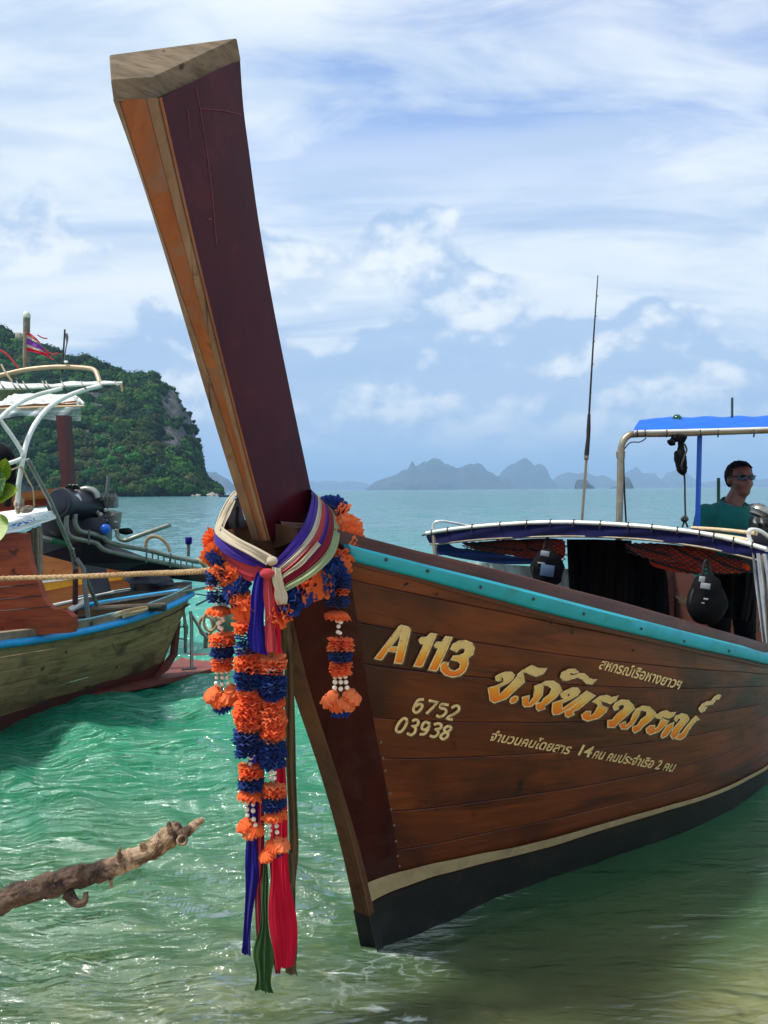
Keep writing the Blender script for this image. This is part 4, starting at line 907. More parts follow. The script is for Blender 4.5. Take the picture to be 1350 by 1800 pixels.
# right hand band: seven strips fanning from the knot up behind the prow
inn = [(476, 992, D0 - 0.12), (505, 962, D0 - 0.11), (532, 925, D0 - 0.05), (545, 890, D0 + 0.06), (548, 862, D0 + 0.16), (538, 862, D0 + 0.30)]
outr = [(500, 1040, D0 - 0.13), (548, 1012, D0 - 0.12), (584, 978, D0 - 0.04), (596, 940, D0 + 0.05), (590, 905, D0 + 0.16), (562, 872, D0 + 0.30)]
cols_ = [(0.0, 0.30, C_PURP, 'purple'), (0.24, 0.42, C_WHITE, 'cream'), (0.38, 0.56, C_PINK, 'faded red'), (0.52, 0.68, C_PURP, 'violet'), (0.50, 0.62, C_WHITE, 'thin cream'), (0.64, 0.86, C_DRED, 'dark red'), (0.82, 1.02, C_PALEG, 'pale green')]
for i, (f0, f1, m_, nm) in enumerate(cols_):
    rows = []
    for a, b in zip(inn, outr):
        L = lambda f: tuple(a[k] + (b[k] - a[k]) * f for k in range(3)); p, q = L(f0), L(f1); dz = -0.004 * i - (0.012 if nm == 'thin cream' else 0)
        rows.append((p[0], p[1], q[0], q[1], p[2] + dz, q[2] + dz))
    if nm == 'thin cream': rows = rows[:3]
    if nm == 'violet': rows = rows[1:]
    cloth_part('cloth_strip', rows, m_, sash, nx=14, nl=44, folds=1.6, amp=0.0040, seed=i + 3)['label'] = nm + ' strip of the sash'
# left hand band
for i, (rows, m_, nm) in enumerate([
    ([(478, 976, 468, 994, D0 - 0.14), (452, 962, 438, 976, D0 - 0.14), (420, 946, 408, 960, D0 - 0.12), (394, 929, 384, 944, D0 - 0.07), (388, 920, 377, 930, D0 - 0.02), (394, 903, 386, 903, D0 + 0.06), (408, 880, 399, 878, D0 + 0.18), (420, 866, 412, 862, D0 + 0.30)], C_WHITE, 'cream'),
    ([(472, 990, 462, 1000, D0 - 0.125), (438, 974, 428, 990, D0 - 0.125), (408, 958, 396, 974, D0 - 0.105), (386, 940, 378, 955, D0 - 0.06), (378, 925, 376, 940, D0 + 0.02), (384, 905, 380, 920, D0 + 0.12)], C_PURP, 'purple'),
    ([(468, 1000, 462, 1010, D0 - 0.13), (446, 992, 442, 1022, D0 - 0.12), (418, 980, 412, 1006, D0 - 0.10), (396, 966, 396, 986, D0 - 0.06), (384, 950, 384, 966, D0 + 0.0)], C_PINK, 'faded red'),
    ([(408, 878, 414, 880, D0 + 0.10), (396, 900, 404, 904, D0 + 0.03), (388, 918, 396, 920, D0 - 0.03), (384, 930, 392, 934, D0 - 0.06)], C_WHITE, 'second cream')]):
    cloth_part('cloth_strip', rows, m_, sash, nx=14, nl=44, folds=1.5, amp=0.0034, seed=20 + i)['label'] = nm + ' strip round the left of the bow'
cloth_part('gap_shade_sheet', [(404, 884, 420, 872, D0 + 0.12), (394, 904, 424, 890, D0 + 0.10), (388, 922, 430, 912, D0 + 0.06), (386, 934, 434, 924, D0 + 0.05)], cloth('dark_gap_shade', (0.01, 0.009, 0.012), 0.3, 0.0), sash, nx=10, nl=14, folds=1, amp=0.002, seed=31)  # added black sheet standing in for the shaded gap left of the prow foot
def knot(c, r, m_, seed, sq=(1, 0.9, 0.85)):
    bm = bmesh.new(); bmesh.ops.create_uvsphere(bm, u_segments=28, v_segments=18, radius=1.0)
    for v in bm.verts:
        a = math.atan2(v.co.y, v.co.x); v.co *= 1 + 0.07 * math.sin(a * 9 + v.co.z * 5 + seed) + 0.10 * noise.noise(v.co * 1.4 + Vector((seed, 0, 0)))
    bm.verts.index_update(); b = MB(); b.add([c + Vector((v.co.x * r * sq[0], v.co.y * r * sq[1], v.co.z * r * sq[2])) for v in bm.verts], [[v.index for v in f.verts] for f in bm.faces]); bm.free()
    return b.build('knot', m_, sash)
knot(at(478, 986, D0 - 0.15), 0.017, C_WHITE, 1); knot(at(470, 1008, D0 - 0.16), 0.020, C_PINK, 2, (1.1, 0.9, 0.8))
for i, (rows, m_, nm) in enumerate([
    ([(452, 1004, 466, 1010, D0 - 0.145), (444, 1030, 466, 1030, D0 - 0.145), (438, 1090, 465, 1092, D0 - 0.145), (437, 1140, 470, 1152, D0 - 0.145)], C_NAVY, 'navy tail'),
    ([(464, 1012, 478, 1012, D0 - 0.155), (463, 1040, 478, 1040, D0 - 0.155), (466, 1090, 482, 1092, D0 - 0.155), (468, 1146, 486, 1144, D0 - 0.155)], C_PINK, 'faded red tail'),
    ([(478, 1030, 484, 1030, D0 - 0.142), (480, 1080, 490, 1080, D0 - 0.142), (484, 1120, 494, 1120, D0 - 0.142), (486, 1150, 495, 1146, D0 - 0.142)], C_RED, 'bright red tail'),
    ([(478, 996, 494, 1000, D0 - 0.16), (479, 1020, 496, 1016, D0 - 0.162), (483, 1042, 502, 1034, D0 - 0.16), (485, 1062, 506, 1060, D0 - 0.158)], C_WHITE, 'cream tail')]):
    cloth_part('cloth_tail', rows, m_, sash, nx=14, nl=40, folds=1.2, amp=0.0032, seed=40 + i, sway=0.8, fray=0.004)['label'] = nm + ' hanging from the knot'
# red cloth end poking out by the turquoise rail
cloth_part('cloth_end', [(604, 966, 598, 976, D0 + 0.02), (616, 960, 606, 992, D0 + 0.03), (630, 958, 614, 996, D0 + 0.05), (634, 970, 628, 982, D0 + 0.06)], C_RED, sash, nx=12, nl=20, folds=1.5, amp=0.004, seed=50)

# hanging ribbons, each one a thing
RIB = [('navy', C_NAVY, 'long navy ribbon hanging lowest on the left, behind the paper flowers', [(446, 1100, 462, 1100, D0 - 0.03), (438, 1330, 456, 1330, D0 - 0.03), (432, 1480, 452, 1480, D0 - 0.03), (431, 1560, 450, 1560, D0 - 0.035), (425, 1674, 441, 1678, D0 - 0.03)], 1.0),
  ('dred', C_DRED, 'narrow dark red ribbon between the navy and green ribbons', [(452, 1100, 466, 1100, D0 - 0.01), (450, 1480, 464, 1480, D0 - 0.01), (449, 1560, 462, 1560, D0 - 0.01), (452, 1660, 462, 1662, D0 - 0.01)], 1.0),
  ('red', C_RED, 'bright red ribbon, the broadest of the hanging ribbons', [(486, 1150, 498, 1150, D0 - 0.02), (485, 1330, 500, 1330, D0 - 0.02), (474, 1500, 508, 1490, D0 - 0.03), (476, 1600, 515, 1595, D0 - 0.035), (478, 1704, 523, 1694, D0 - 0.03)], 2.0),
  ('red2', C_DRED, 'dark red ribbon partly hidden behind the broad bright red one', [(472, 1480, 486, 1480, D0 - 0.012), (476, 1560, 490, 1560, D0 - 0.012), (480, 1650, 494, 1650, D0 - 0.012), (482, 1708, 490, 1710, D0 - 0.012)], 1.0),
  ('green', C_GREEN, 'twisted dark green ribbon reaching closest to the water', [(462, 1500, 470, 1500, D0 - 0.055), (460, 1560, 471, 1560, D0 - 0.055), (456, 1630, 473, 1630, D0 - 0.055), (446, 1690, 480, 1688, D0 - 0.055), (447, 1738, 479, 1744, D0 - 0.055)], 2.2),
  ('khaki', C_KHAKI, 'long khaki ribbon hanging nearest the stem', [(496, 1060, 512, 1060, D0 + 0.01), (500, 1150, 514, 1150, D0 + 0.01), (502, 1330, 520, 1330, D0 + 0.0), (507, 1480, 524, 1480, D0 + 0.0), (510, 1560, 520, 1560, D0 + 0.0), (514, 1640, 522, 1640, D0 + 0.0)], 1.2),
  ('khaki2', C_KHAKI, 'short frayed green brown ribbon end below the broad red ribbon', [(502, 1500, 516, 1500, D0 - 0.008), (500, 1600, 520, 1600, D0 - 0.008), (499, 1708, 523, 1712, D0 - 0.008)], 1.2)]
for i, (k, m_, lab, rows, fo) in enumerate(RIB):
    P = sheet(rows, None, nx=20, nl=80, folds=fo, amp=0.0036, seed=60 + i, sway=1.6, fray=0.010); b = MB(); b.grid(P); b.grid([[p + (p - CAMP).normalized() * 0.0015 for p in r] for r in P], flip=True)
    tag(b.build('ribbon', m_, None, angle=180), lab, 'ribbon', 'ribbons hanging from the prow')

# paper flowers: pleated ruffles
def ruffle(nm, m_, seed, layers=4, k=13, thick=0.55, cup=0.0):
    rs = random.Random(seed); b = MB()
    for L in range(layers):
        z0 = (L / max(1, layers - 1) - 0.5) * thick; ph = rs.uniform(0, 6.28); kk = k + rs.randint(-3, 4); n = kk * 6; P = []; amp_ = [rs.uniform(0.6, 1.3) for _ in range(kk)]; lob = [rs.uniform(0.86, 1.10) for _ in range(kk)]
        for r in (0.12, 0.40, 0.65, 0.84, 0.95, 1.0):
            row = []
            for j in range(n):
                a = 2 * math.pi * j / n; ki = int(j / 6) % kk; fr_ = 1 + r * r * (0.07 * math.sin(3 * a + ph) + (lob[ki] - 1) + 0.10 * (abs(math.sin(kk * a / 2)) - 0.6)) + (0.025 * rs.uniform(-1, 1) if r > 0.9 else 0)
                pl = math.sin(kk * a + ph + r * 1.2) * 0.13 * amp_[ki] * r ** 1.4 + (rs.uniform(-0.022, 0.022) if r > 0.7 else 0)
                droop = (abs(z0) * 0.5 * (r ** 2)) * (1 if z0 > 0 else -1)
                row.append(Vector((math.cos(a) * r * fr_, math.sin(a) * r * fr_, z0 + pl + droop * 0.3 - cup * r * r)))
            P.append(row)
        b.grid(P, closed=True)
    o = b.build(nm, m_, None, angle=180, origin=(0, 0, 0)); me = o.data; bpy.data.objects.remove(o); return me
RUF = {(c, v): ruffle('ruffle', m_, 100 + v * 7 + j, layers=3) for j, (c, m_) in enumerate((('o', ORANGE), ('b', BLUE), ('p', PEACH))) for v in range(3)}
CUP = {(c, v): ruffle('petal_cup', m_, 200 + v * 5 + j, layers=3, k=13, thick=0.35, cup=0.55) for j, (c, m_) in enumerate((('o', ORANGE), ('b', BLUE), ('p', PEACH))) for v in range(2)}
bb = MB(); bb.lathe([(0.001, -1), (0.5, -0.86), (0.87, -0.5), (1, 0), (0.87, 0.5), (0.5, 0.86), (0.001, 1)], 10); bo_ = bb.build('bead', M_BEAD, None, origin=(0, 0, 0)); bead_me = bo_.data; bpy.data.objects.remove(bo_)
rg_ = random.Random(4)
def flower(par, px, py, d, rpx, col, axis=(0, 0, 1), cup=False, flat=1.0):
    p = at(px, py, d); r = rpx / FPX * d; ax = Vector(axis) + Vector((rg_.uniform(-.1, .1), rg_.uniform(-.1, .1), 0))
    me = CUP[(col, rg_.randint(0, 1))] if cup else RUF[(col, rg_.randint(0, 2))]
    return inst('petal_cup' if cup else 'petal_ruffle', me, par, p, frame(ax) @ Matrix.Rotation(rg_.uniform(0, 6.28), 3, 'Z'), (r, r, r * flat))
def beads(par, pts, d, rpx=4.2):
    P = [at(x, y, d) for x, y in pts]
    for p in P: inst('bead', bead_me, par, p, None, rpx / FPX * d * rg_.uniform(0.85, 1.1))
def string(par, pts, d): MB().tube([at(x, y, d) for x, y in pts], 0.0012, 5).build('string', M_STRING, par)
# horseshoe garland
gar = thing('flower_garland', 'thick horseshoe garland of orange and blue paper flowers around the bow', 'garland', at(480, 1080, D0 - 0.1))
HS = [(578, 886, .22, 16, 'b'), (590, 892, .20, 20, 'b'), (597, 906, .17, 24, 'p'), (604, 920, .14, 27, 'o'), (609, 934, .11, 28, 'p'), (611, 948, .08, 27, 'o'), (608, 962, .06, 24, 'p'), (601, 980, .03, 22, 'o'), (597, 994, 0, 22, 'p'), (590, 1004, -.02, 26, 'b'), (580, 1014, -.04, 30, 'b'), (568, 1021, -.06, 30, 'b'),
      (553, 1026, -.08, 29, 'o'), (541, 1032, -.09, 29, 'o'), (529, 1040, -.10, 28, 'b'), (517, 1050, -.10, 28, 'b'), (506, 1060, -.11, 27, 'b'), (496, 1070, -.12, 25, 'o'), (486, 1082, -.12, 24, 'o')]
HSL = [(374, 948, .06, 19, 'o'), (374, 962, .03, 21, 'o'), (376, 975, 0, 21, 'o'), (382, 988, -.03, 23, 'b'), (389, 999, -.05, 24, 'b'), (398, 1008, -.06, 26, 'o'), (407, 1016, -.07, 27, 'o'), (413, 1030, -.08, 27, 'b'), (420, 1043, -.09, 27, 'b'), (427, 1056, -.10, 26, 'o'), (431, 1070, -.11, 25, 'o'), (434, 1085, -.11, 23, 'o')]
for L in (HS, HSL):
    for i, (x, y, dd, r, c) in enumerate(L):
        a = L[max(0, i - 1)]; b = L[min(len(L) - 1, i + 1)]; ax = at(b[0], b[1], D0 + b[2]) - at(a[0], a[1], D0 + a[2]); flower(gar, x, y, D0 + dd, r * 1.04, c, ax, flat=0.85)
string(gar, [(x, y) for x, y, *_ in HS], D0); string(gar, [(x, y) for x, y, *_ in HSL], D0)
def strand(par, x, ys, d, cols, rs_):
    for k, (y, c, r) in enumerate(zip(ys, cols, rs_)): flower(par, x + rg_.uniform(-2.5, 2.5), y + rg_.uniform(-1.5, 1.5), d + rg_.uniform(-0.006, 0.006), r + rg_.uniform(-2.5, 2), 'p' if c == 'o' and rg_.random() < 0.3 else c, (rg_.uniform(-.22, .22), rg_.uniform(-.25, .15), 1), flat=rg_.uniform(0.65, 0.9))
# two centre tails
dT = D0 - 0.10
for nm, x, y0, seq, lab in (('l', 436, 1098, 'oobbbooobbbooooooobbbb', 'left hanging tail of stacked orange and blue paper flowers under the sash'), ('r', 479, 1158, 'ooobbbbooooooobbbb', 'right hanging tail of stacked orange and blue paper flowers under the sash')):
    g = thing('flower_tail', lab, 'garland', at(x, 1500, dT), 'paper flower tails'); st = 10.6
    strand(g, x, [y0 + st * i for i in range(len(seq))], dT, seq, [22.5 + rg_.uniform(-1.5, 1.5) for _ in seq])
    string(g, [(x, y0 - 10), (x + 2, y0 + st * len(seq)), (x + 3, 1450 if nm == 'l' else 1490)], dT)
    if nm == 'l':
        beads(g, [(440, 1320), (441, 1332), (440, 1343), (446, 1326)], dT)
        for y, c, cu_ in ((1352, 'o', 0), (1360, 'o', 0), (1373, 'b', 0), (1380, 'b', 0), (1391, 'o', 1)): flower(g, 441, y, dT, 22, c, cup=bool(cu_), flat=0.8)
        beads(g, [(434, 1412), (445, 1414), (434, 1423), (445, 1425), (435, 1433), (446, 1440), (449, 1451)], dT)
        for x_, y_, c in ((426, 1447, 'o'), (440, 1458, 'p'), (453, 1454, 'o')): flower(g, x_, y_, dT, 15, c, ((x_ - 440) * 0.03, -0.5, 1), True)
    else:
        beads(g, [(474, 1348), (481, 1350), (476, 1358), (483, 1358), (475, 1367), (482, 1368)], dT)
        for y, c, cu_ in ((1386, 'p', 0), (1393, 'o', 0), (1408, 'b', 0), (1415, 'b', 0), (1427, 'o', 1)): flower(g, 482, y, dT, 21, c, cup=bool(cu_), flat=0.8)
        beads(g, [(475, 1441), (484, 1441), (474, 1451), (486, 1452), (475, 1460), (487, 1463), (473, 1468)], dT)
        for x_, y_, c in ((466, 1498, 'o'), (481, 1483, 'o'), (497, 1480, 'p')): flower(g, x_, y_, dT - 0.01, 16, c, ((x_ - 482) * 0.03, -0.5, 1), True)
        flower(g, 486, 1494, dT + 0.015, 12, 'b', cup=True)
# side tassels
for nm, x, d, lab in (('l', 389, D0 - 0.02, 'beaded orange and blue flower tassel hanging left of the prow'), ('r', 597, D0 - 0.02, 'beaded orange and blue flower tassel hanging in front of the planking')):
    g = thing('flower_tassel', lab, 'tassel', at(x, 1240, d), 'beaded flower tassels'); dy = 0 if nm == 'r' else -8
    for y, c, r, cu_ in ((1018, 'b', 24, 0), (1028, 'b', 23, 0), (1040, 'o', 21, 0), (1054, 'b', 21, 0), (1061, 'b', 20, 0), (1076, 'o', 22, 1)): flower(g, x - 4, y + dy, d, r, c, cup=bool(cu_), flat=0.7)
    string(g, [(x - 4, 1010 + dy), (x - 1, 1090 + dy), (x, 1230 + dy)], d)
    bp = [(x - 4, 1091), (x + 2, 1093), (x - 2, 1101), (x - 3, 1111), (x + 1, 1113)]
    if nm == 'l': bp += [(x + 4, 1098), (x - 5, 1104)]
    beads(g, [(a, b + dy) for a, b in bp], d)
    for y, c, r, cu_ in ((1128, 'o', 22, 0), (1137, 'p', 23, 0), (1150, 'b', 21, 0), (1156, 'b', 20, 0), (1170, 'o', 20, 0), (1176, 'o', 18, 1)): flower(g, x + 2, y + dy, d, r, c, cup=bool(cu_), flat=0.7)
    beads(g, [(x - 8, 1190 + dy), (x + 1, 1190 + dy), (x + 10, 1189 + dy), (x - 8, 1199 + dy), (x + 2, 1199 + dy), (x + 11, 1199 + dy), (x - 9, 1209 + dy), (x + 2, 1211 + dy), (x + 13, 1209 + dy)], d)
    for a in (-9, 2, 12): string(g, [(x + a, 1186 + dy), (x + a * 1.2, 1226 + dy)], d)
    for x_, y_, c in ((x - 22, 1224, 'p'), (x - 6, 1232, 'o'), (x + 12, 1230, 'p'), (x + 27, 1220, 'p')): flower(g, x_, y_ + dy, d - 0.005, 17, c, ((x_ - x) * 0.03, -0.45, 1), True)
    flower(g, x + 2, 1243 + dy, d + 0.01, 17, 'b', (0, -0.2, 1), True)
# ================================================================== CANOPY, CREW AND GEAR ON THE NEAR BOAT
M_ALU = mat('white_tube', lin(226, 224, 214), 0.35, 0.2, var=0.08, ns=20, bs=0.05, stain=lin(150, 140, 120), stain_amt=0.3)
M_STEEL = mat('old_steel_tube', lin(150, 138, 118), 0.42, 0.6, var=0.2, ns=25, bs=0.1, stain=lin(96, 72, 50), stain_amt=0.5)
M_TARPN = cloth('navy_tarp', lin(14, 16, 66), 0.25, 0.12); M_TARPB = cloth('blue_tarp', lin(12, 108, 226), 0.10, 0.25); M_TARPW = cloth('striped_tarp_white', lin(196, 200, 204), 0.15, 0.2, lin(60, 96, 170))
M_BLACK = cloth('black_fabric', (0.004, 0.004, 0.005), 0.3, 0.0); M_BROWNC = cloth('dark_brown_fabric', (0.012, 0.007, 0.006), 0.3, 0.0)
M_JACKET = cloth('life_jacket_orange', lin(236, 74, 26), 0.12, 0.05); M_NET = mat('black_net', (0.012, 0.011, 0.012), 0.8)
M_ROPED = mat('dark_rope', (0.03, 0.028, 0.026), 0.9, bs=0.5); M_PATCH = mat('grey_patch', lin(150, 152, 156), 0.7, var=0.15, ns=60, bs=0.05); M_PATCHB = mat('slate_patch', lin(70, 92, 116), 0.7, var=0.15)
M_BAMB = wood('pale_pole', lin(190, 160, 120), lin(220, 196, 158), lin(130, 100, 70), (4, 4, 4), 'Object', 0.6, 0.3, 0.3, 0.2); M_BLUEP = mat('blue_paint', lin(24, 92, 196), 0.4, var=0.1, bs=0.05); M_GREENG = mat('green_glass', lin(16, 70, 52), 0.1, var=0.1, bs=0.0)
UC = 2.1; UR = 3.05                       # canopy front and back
AR = [(750, 941), (780, 936), (840, 929), (910, 924), (970, 922), (1030, 923), (1100, 927), (1160, 932), (1222, 940), (1260, 947), (1310, 959), (1347, 970)]
LO = [(756, 957), (780, 955), (840, 949), (910, 945), (970, 943), (1030, 943), (1100, 946), (1160, 951), (1222, 960), (1260, 967), (1310, 979), (1340, 987)]
arch = [onU(x, y, UC) for x, y in spline(AR, 48)]; low_ = [onU(x, y, UC) for x, y in spline(LO, 48)]
back = [BP(UR, uvz(p)[1], p.z - 0.075) for p in arch]
roof = MB(); P = []
for i in range(48):
    row = []
    for k in range(13):
        s = k / 12; p = arch[i].lerp(back[i], s); row.append(p + Vector((0, 0, 0.005 - 0.022 * math.sin(math.pi * s) * (0.6 + 0.4 * math.sin(i * 0.9)))))
    P.append(row)
roof.grid(P); roof.grid([[p - Vector((0, 0, 0.003)) for p in r] for r in P], flip=True); canopy = roof.build('canopy', M_TARPN, boat, angle=180); canopy['label'] = 'low navy canopy roof behind the bow'
MB().tube([p + Vector((0, 0, 0.014)) - BA * 0.005 for p in arch], 0.0125, 10).build('front_tube', M_ALU, canopy)
MB().tube([p - BA * 0.004 for p in low_], 0.007, 8).build('lower_tube', M_STEEL, canopy)
MB().tube([p + Vector((0, 0, 0.014)) for p in back], 0.012, 8).build('rear_tube', M_ALU, canopy)
P = [[a.lerp(b, k / 5) - BA * (0.006 + 0.006 * math.sin(i * 0.7 + k)) for k in range(6)] for i, (a, b) in enumerate(zip(arch, low_))]
MB().grid(P).build('skirt', M_TARPN, canopy, angle=180)
for i in list(range(2, 47, 3)):
    p = arch[i] + Vector((0, 0, 0.014)); b = MB(); b.tube([p + Vector((0, 0, 0.014)) + BA * 0.006, p + Vector((0, 0, 0.016)) - BA * 0.012, p - BA * 0.020, p - Vector((0, 0, 0.02)) - BA * 0.012, p - Vector((0, 0, 0.022)) + BA * 0.004], 0.0038, 6); b.tube([p - BA * 0.018, p - BA * 0.02 - Vector((0.004, 0, random.uniform(0.02, 0.045)))], 0.002, 5); b.build('lashing', M_ROPED, canopy)
for s_, (x, y) in ((1, (1338, 975)), (-1, (762, 940)), (-1, (775, 938)), (1, (1318, 970))):
    p = onU(x, y, UC); q = uvz(p); side = 1 if q[1] > 0 else -1; hb = half_beam(q[0]) - 0.03
    if x in (1338, 762): MB().tube([p, onU(1349, 1128, UC) if side > 0 else BP(q[0], -hb, float(HP(0.5, 1.0)[2]) - 0.02)], 0.014, 8).build('post', M_STEEL, canopy)
    p2 = BP(UR, q[1], p.z); MB().tube([p2, BP(UR, side * hb, 0.88)], 0.013, 8).build('post', M_STEEL, canopy)
# bent end loop at the far corner and rails along the sides
e = onU(760, 930, UC); MB().tube(vspline([e + Vector((0, 0, -0.02)), onU(762, 922, UC), onU(768, 917, UC), onU(776, 917, UC) + BA * 0.05, onU(800, 927, UC) + BA * 0.2], 14), 0.008, 8).build('end_loop', M_ALU, canopy)
e = onU(1322, 962, UC); MB().tube(vspline([e, onU(1316, 940, UC), onU(1320, 931, UC), onU(1332, 936, UC) + BA * 0.1, onU(1350, 956, UC) + BA * 0.2], 14), 0.011, 8).build('end_loop', M_ALU, canopy)
for i in (0, 47): MB().tube([arch[i] + Vector((0, 0, 0.01)), back[i] + Vector((0, 0, 0.01))], 0.011, 8).build('side_rail', M_ALU, canopy)
MB().tube([onU(742, 941, UC), onU(758, 938, UC), onU(790, 934, UC)], 0.006, 6).build('tube_stub', M_ROPED, canopy)
# dark blue tarp rolled under the far side, with its hanging panel
rows = []
for k, (x, y0, y1) in enumerate([(768, 946, 976), (782, 950, 976), (800, 962, 980), (830, 966, 985), (870, 972, 991), (910, 979, 992), (950, 983, 991), (984, 985, 991)]):
    rows.append([onU(x, y0 + (y1 - y0) * j / 7, UC + 0.10 + 0.02 * math.sin(j * 1.3 + k * 1.9)) for j in range(8)])
MB().grid([list(r) for r in zip(*[vspline(c, 30) for c in zip(*rows)])]).build('rolled_tarp', cloth('slate_tarp', lin(30, 52, 104), 0.3, 0.1), canopy, angle=180)
# life jackets in a net under the roof
def jacket(pts, depth, th, label):
    c = Vector(np.mean([p for p in [onU(x, y, depth) for x, y in pts]], axis=0)); n = 32; ring = vspline([onU(x, y, depth) for x, y in pts] + [onU(*pts[0], depth)], n + 1)[:-1]
    vs = []; fs = []; m = 7
    for sgn in (-1, 1):
        for k in range(m):
            s = k / (m - 1)
            for j, p in enumerate(ring):
                q = c.lerp(p, 1 - s * 0.98); bul = math.sqrt(max(0, 1 - (1 - s) ** 2)) * th * (1 + 0.12 * math.sin(j * 0.9 + s * 5)); vs.append(q + BA * sgn * bul)
    for h in range(2):
        for k in range(m - 1):
            for j in range(n):
                a = h * m * n + k * n + j; b_ = h * m * n + k * n + (j + 1) % n; fs.append((a, b_, b_ + n, a + n) if h else (a, a + n, b_ + n, b_))
    g = thing('life_jacket', label, 'life jacket', c - Vector((0, 0, 0.08)), 'life jackets under the canopy'); b = MB(); b.add(vs, fs); b.build('padding', M_JACKET, g, angle=180)
    st = MB(); a = ring[int(n * 0.06)]; b2 = ring[int(n * 0.5)]
    MB().tube(vspline([a - BA * th * 0.6, a.lerp(c, 0.6) - BA * th * 1.12, c.lerp(b2, 0.45) - BA * th * 1.12, b2 - BA * th * 0.5], 12), 0.006, 6).build('strap', M_NET, g)
    return g, ring, c
J = [jacket([(812, 955), (860, 951), (905, 948), (925, 958), (915, 975), (880, 974), (840, 967)], UC + 0.18, 0.05, 'orange life jacket farthest left under the canopy'),
     jacket([(885, 952), (930, 947), (985, 948), (994, 966), (985, 984), (935, 984), (900, 976)], UC + 0.26, 0.06, 'orange life jacket behind the black bag with the white label'),
     jacket([(1098, 956), (1150, 955), (1200, 960), (1215, 975), (1200, 988), (1150, 985), (1118, 972)], UC + 0.22, 0.06, 'orange life jacket in the middle of the canopy, left of the hanging backpack'),
     jacket([(1175, 958), (1230, 962), (1258, 972), (1250, 990), (1205, 993), (1180, 978)], UC + 0.15, 0.05, 'orange life jacket above the hanging backpack'),
     jacket([(1240, 975), (1285, 980), (1312, 990), (1315, 1004), (1270, 1008), (1245, 1000)], UC + 0.12, 0.04, 'orange life jacket farthest right under the canopy'),
     jacket([(1140, 985), (1190, 988), (1235, 996), (1230, 1008), (1190, 1006), (1150, 996)], UC + 0.30, 0.05, 'lowest orange life jacket, just left of the hanging backpack')]
def net(x0, x1, ytop, ybot, depth, label):
    b = MB(); n = int((x1 - x0) / 13)
    for dr in (-1, 1):
        for k in range(-3, n + 3):
            pts = []
            for j in range(9):
                s = j / 8; x = x0 + k * 13 + (s * 70 - 35) * dr
                if x < x0 or x > x1: continue
                y = ytop(x) + (ybot(x) - ytop(x)) * s; pts.append(onU(x, y, depth - 0.015 * math.sin(math.pi * s)))
            if len(pts) > 1: b.tube(pts, 0.0028, 5, cap=False)
    o = b.build('cargo_net', M_NET, None); tag(o, label, 'net', 'nets holding the life jackets')
net(812, 1000, lambda x: 953 - (x - 812) * 0.03, lambda x: 966 + (x - 812) * 0.12, UC + 0.095, 'black cargo net over the life jackets on the left')
net(1098, 1314, lambda x: 954 + max(0, x - 1150) * 0.16, lambda x: min(1010, 970 + (x - 1098) * 0.35), UC + 0.075, 'black cargo net over the life jackets on the right')
# hanging bags
def bag(px, y0, y1, wpx, depth, label, patches, seed):
    top = onU(px, y0, depth); bot = onU(px, y1, depth); h = (top - bot).length; w = wpx / FPX * top.y; g = thing('hanging_bag', label, 'bag', bot, 'bags hung under the canopy')
    bm = bmesh.new(); bmesh.ops.create_uvsphere(bm, u_segments=28, v_segments=22, radius=1.0); cx = top.lerp(bot, 0.55)
    vr = (cr - Vector((0, 0, cr.z))).normalized(); vd = Vector((-vr.y, vr.x, 0)); vs = []
    for v in bm.verts:
        z = v.co.z; hr = max(1e-3, math.hypot(v.co.x, v.co.y)); pinch = (1 - abs(z) ** 4) ** 0.5 / hr * (1 - 0.22 * max(0, z)); sx = 1.0 + 0.06 * math.sin(z * 5 + seed); k = 1 + 0.12 * noise.noise(v.co * 2.2 + Vector((seed, 0, 0)))
        vs.append(cx + vr * (v.co.x * w * 0.5 * pinch * sx * k) + vd * (v.co.y * w * 0.34 * pinch * k) + Vector((0, 0, z * h * 0.46)))
    bm.verts.index_update(); b = MB(); b.add(vs, [[v.index for v in f.verts] for f in bm.faces]); bm.free(); b.build('body', M_BLACK, g, angle=180)
    MB().tube(vspline([cx + Vector((0, 0, h * 0.40)) - vr * w * 0.12, top + Vector((0, 0, h * 0.12)) - vr * 0.01, top + Vector((0, 0, h * 0.14)) + vr * 0.01, cx + Vector((0, 0, h * 0.40)) + vr * w * 0.15], 14), 0.007, 6).build('handle', M_NET, g)
    for sx in (-0.42, 0.40): MB().tube(vspline([cx + Vector((0, 0, h * 0.36)) + vr * w * sx * 0.5, cx + vr * w * sx * 1.12 - vd * w * 0.12, cx - Vector((0, 0, h * 0.38)) + vr * w * sx * 0.7], 12), 0.009, 6).build('strap', M_NET, g)
    for (x, y, ww, hh, m_) in patches:
        c = onU(x, y, depth); c = c - (c - CAMP).normalized() * (w * 0.37 + 0.005); R = Matrix((vr, vd, Vector((0, 0, 1)))).transposed() @ Matrix.Rotation(0.15, 3, 'Y'); MB().box(c, (ww / FPX * c.y, 0.006, hh / FPX * c.y), R, 0.002).build('patch', m_, g)
    return g
bag(962, 958, 1030, 56, UC + 0.02, 'black bag with a white label hanging under the left of the canopy', [(958, 973, 15, 9, M_PATCH), (962, 1003, 24, 20, M_PATCHB), (952, 990, 14, 2.5, M_PATCH)], 1)
bag(1242, 1000, 1097, 66, UC + 0.02, 'black backpack with grey patches hanging under the right of the canopy', [(1234, 1018, 10, 10, M_PATCH), (1240, 1030, 17, 10, M_PATCH), (1241, 1053, 8, 3, M_PATCH), (1236, 1060, 5, 2, M_PATCH)], 2)
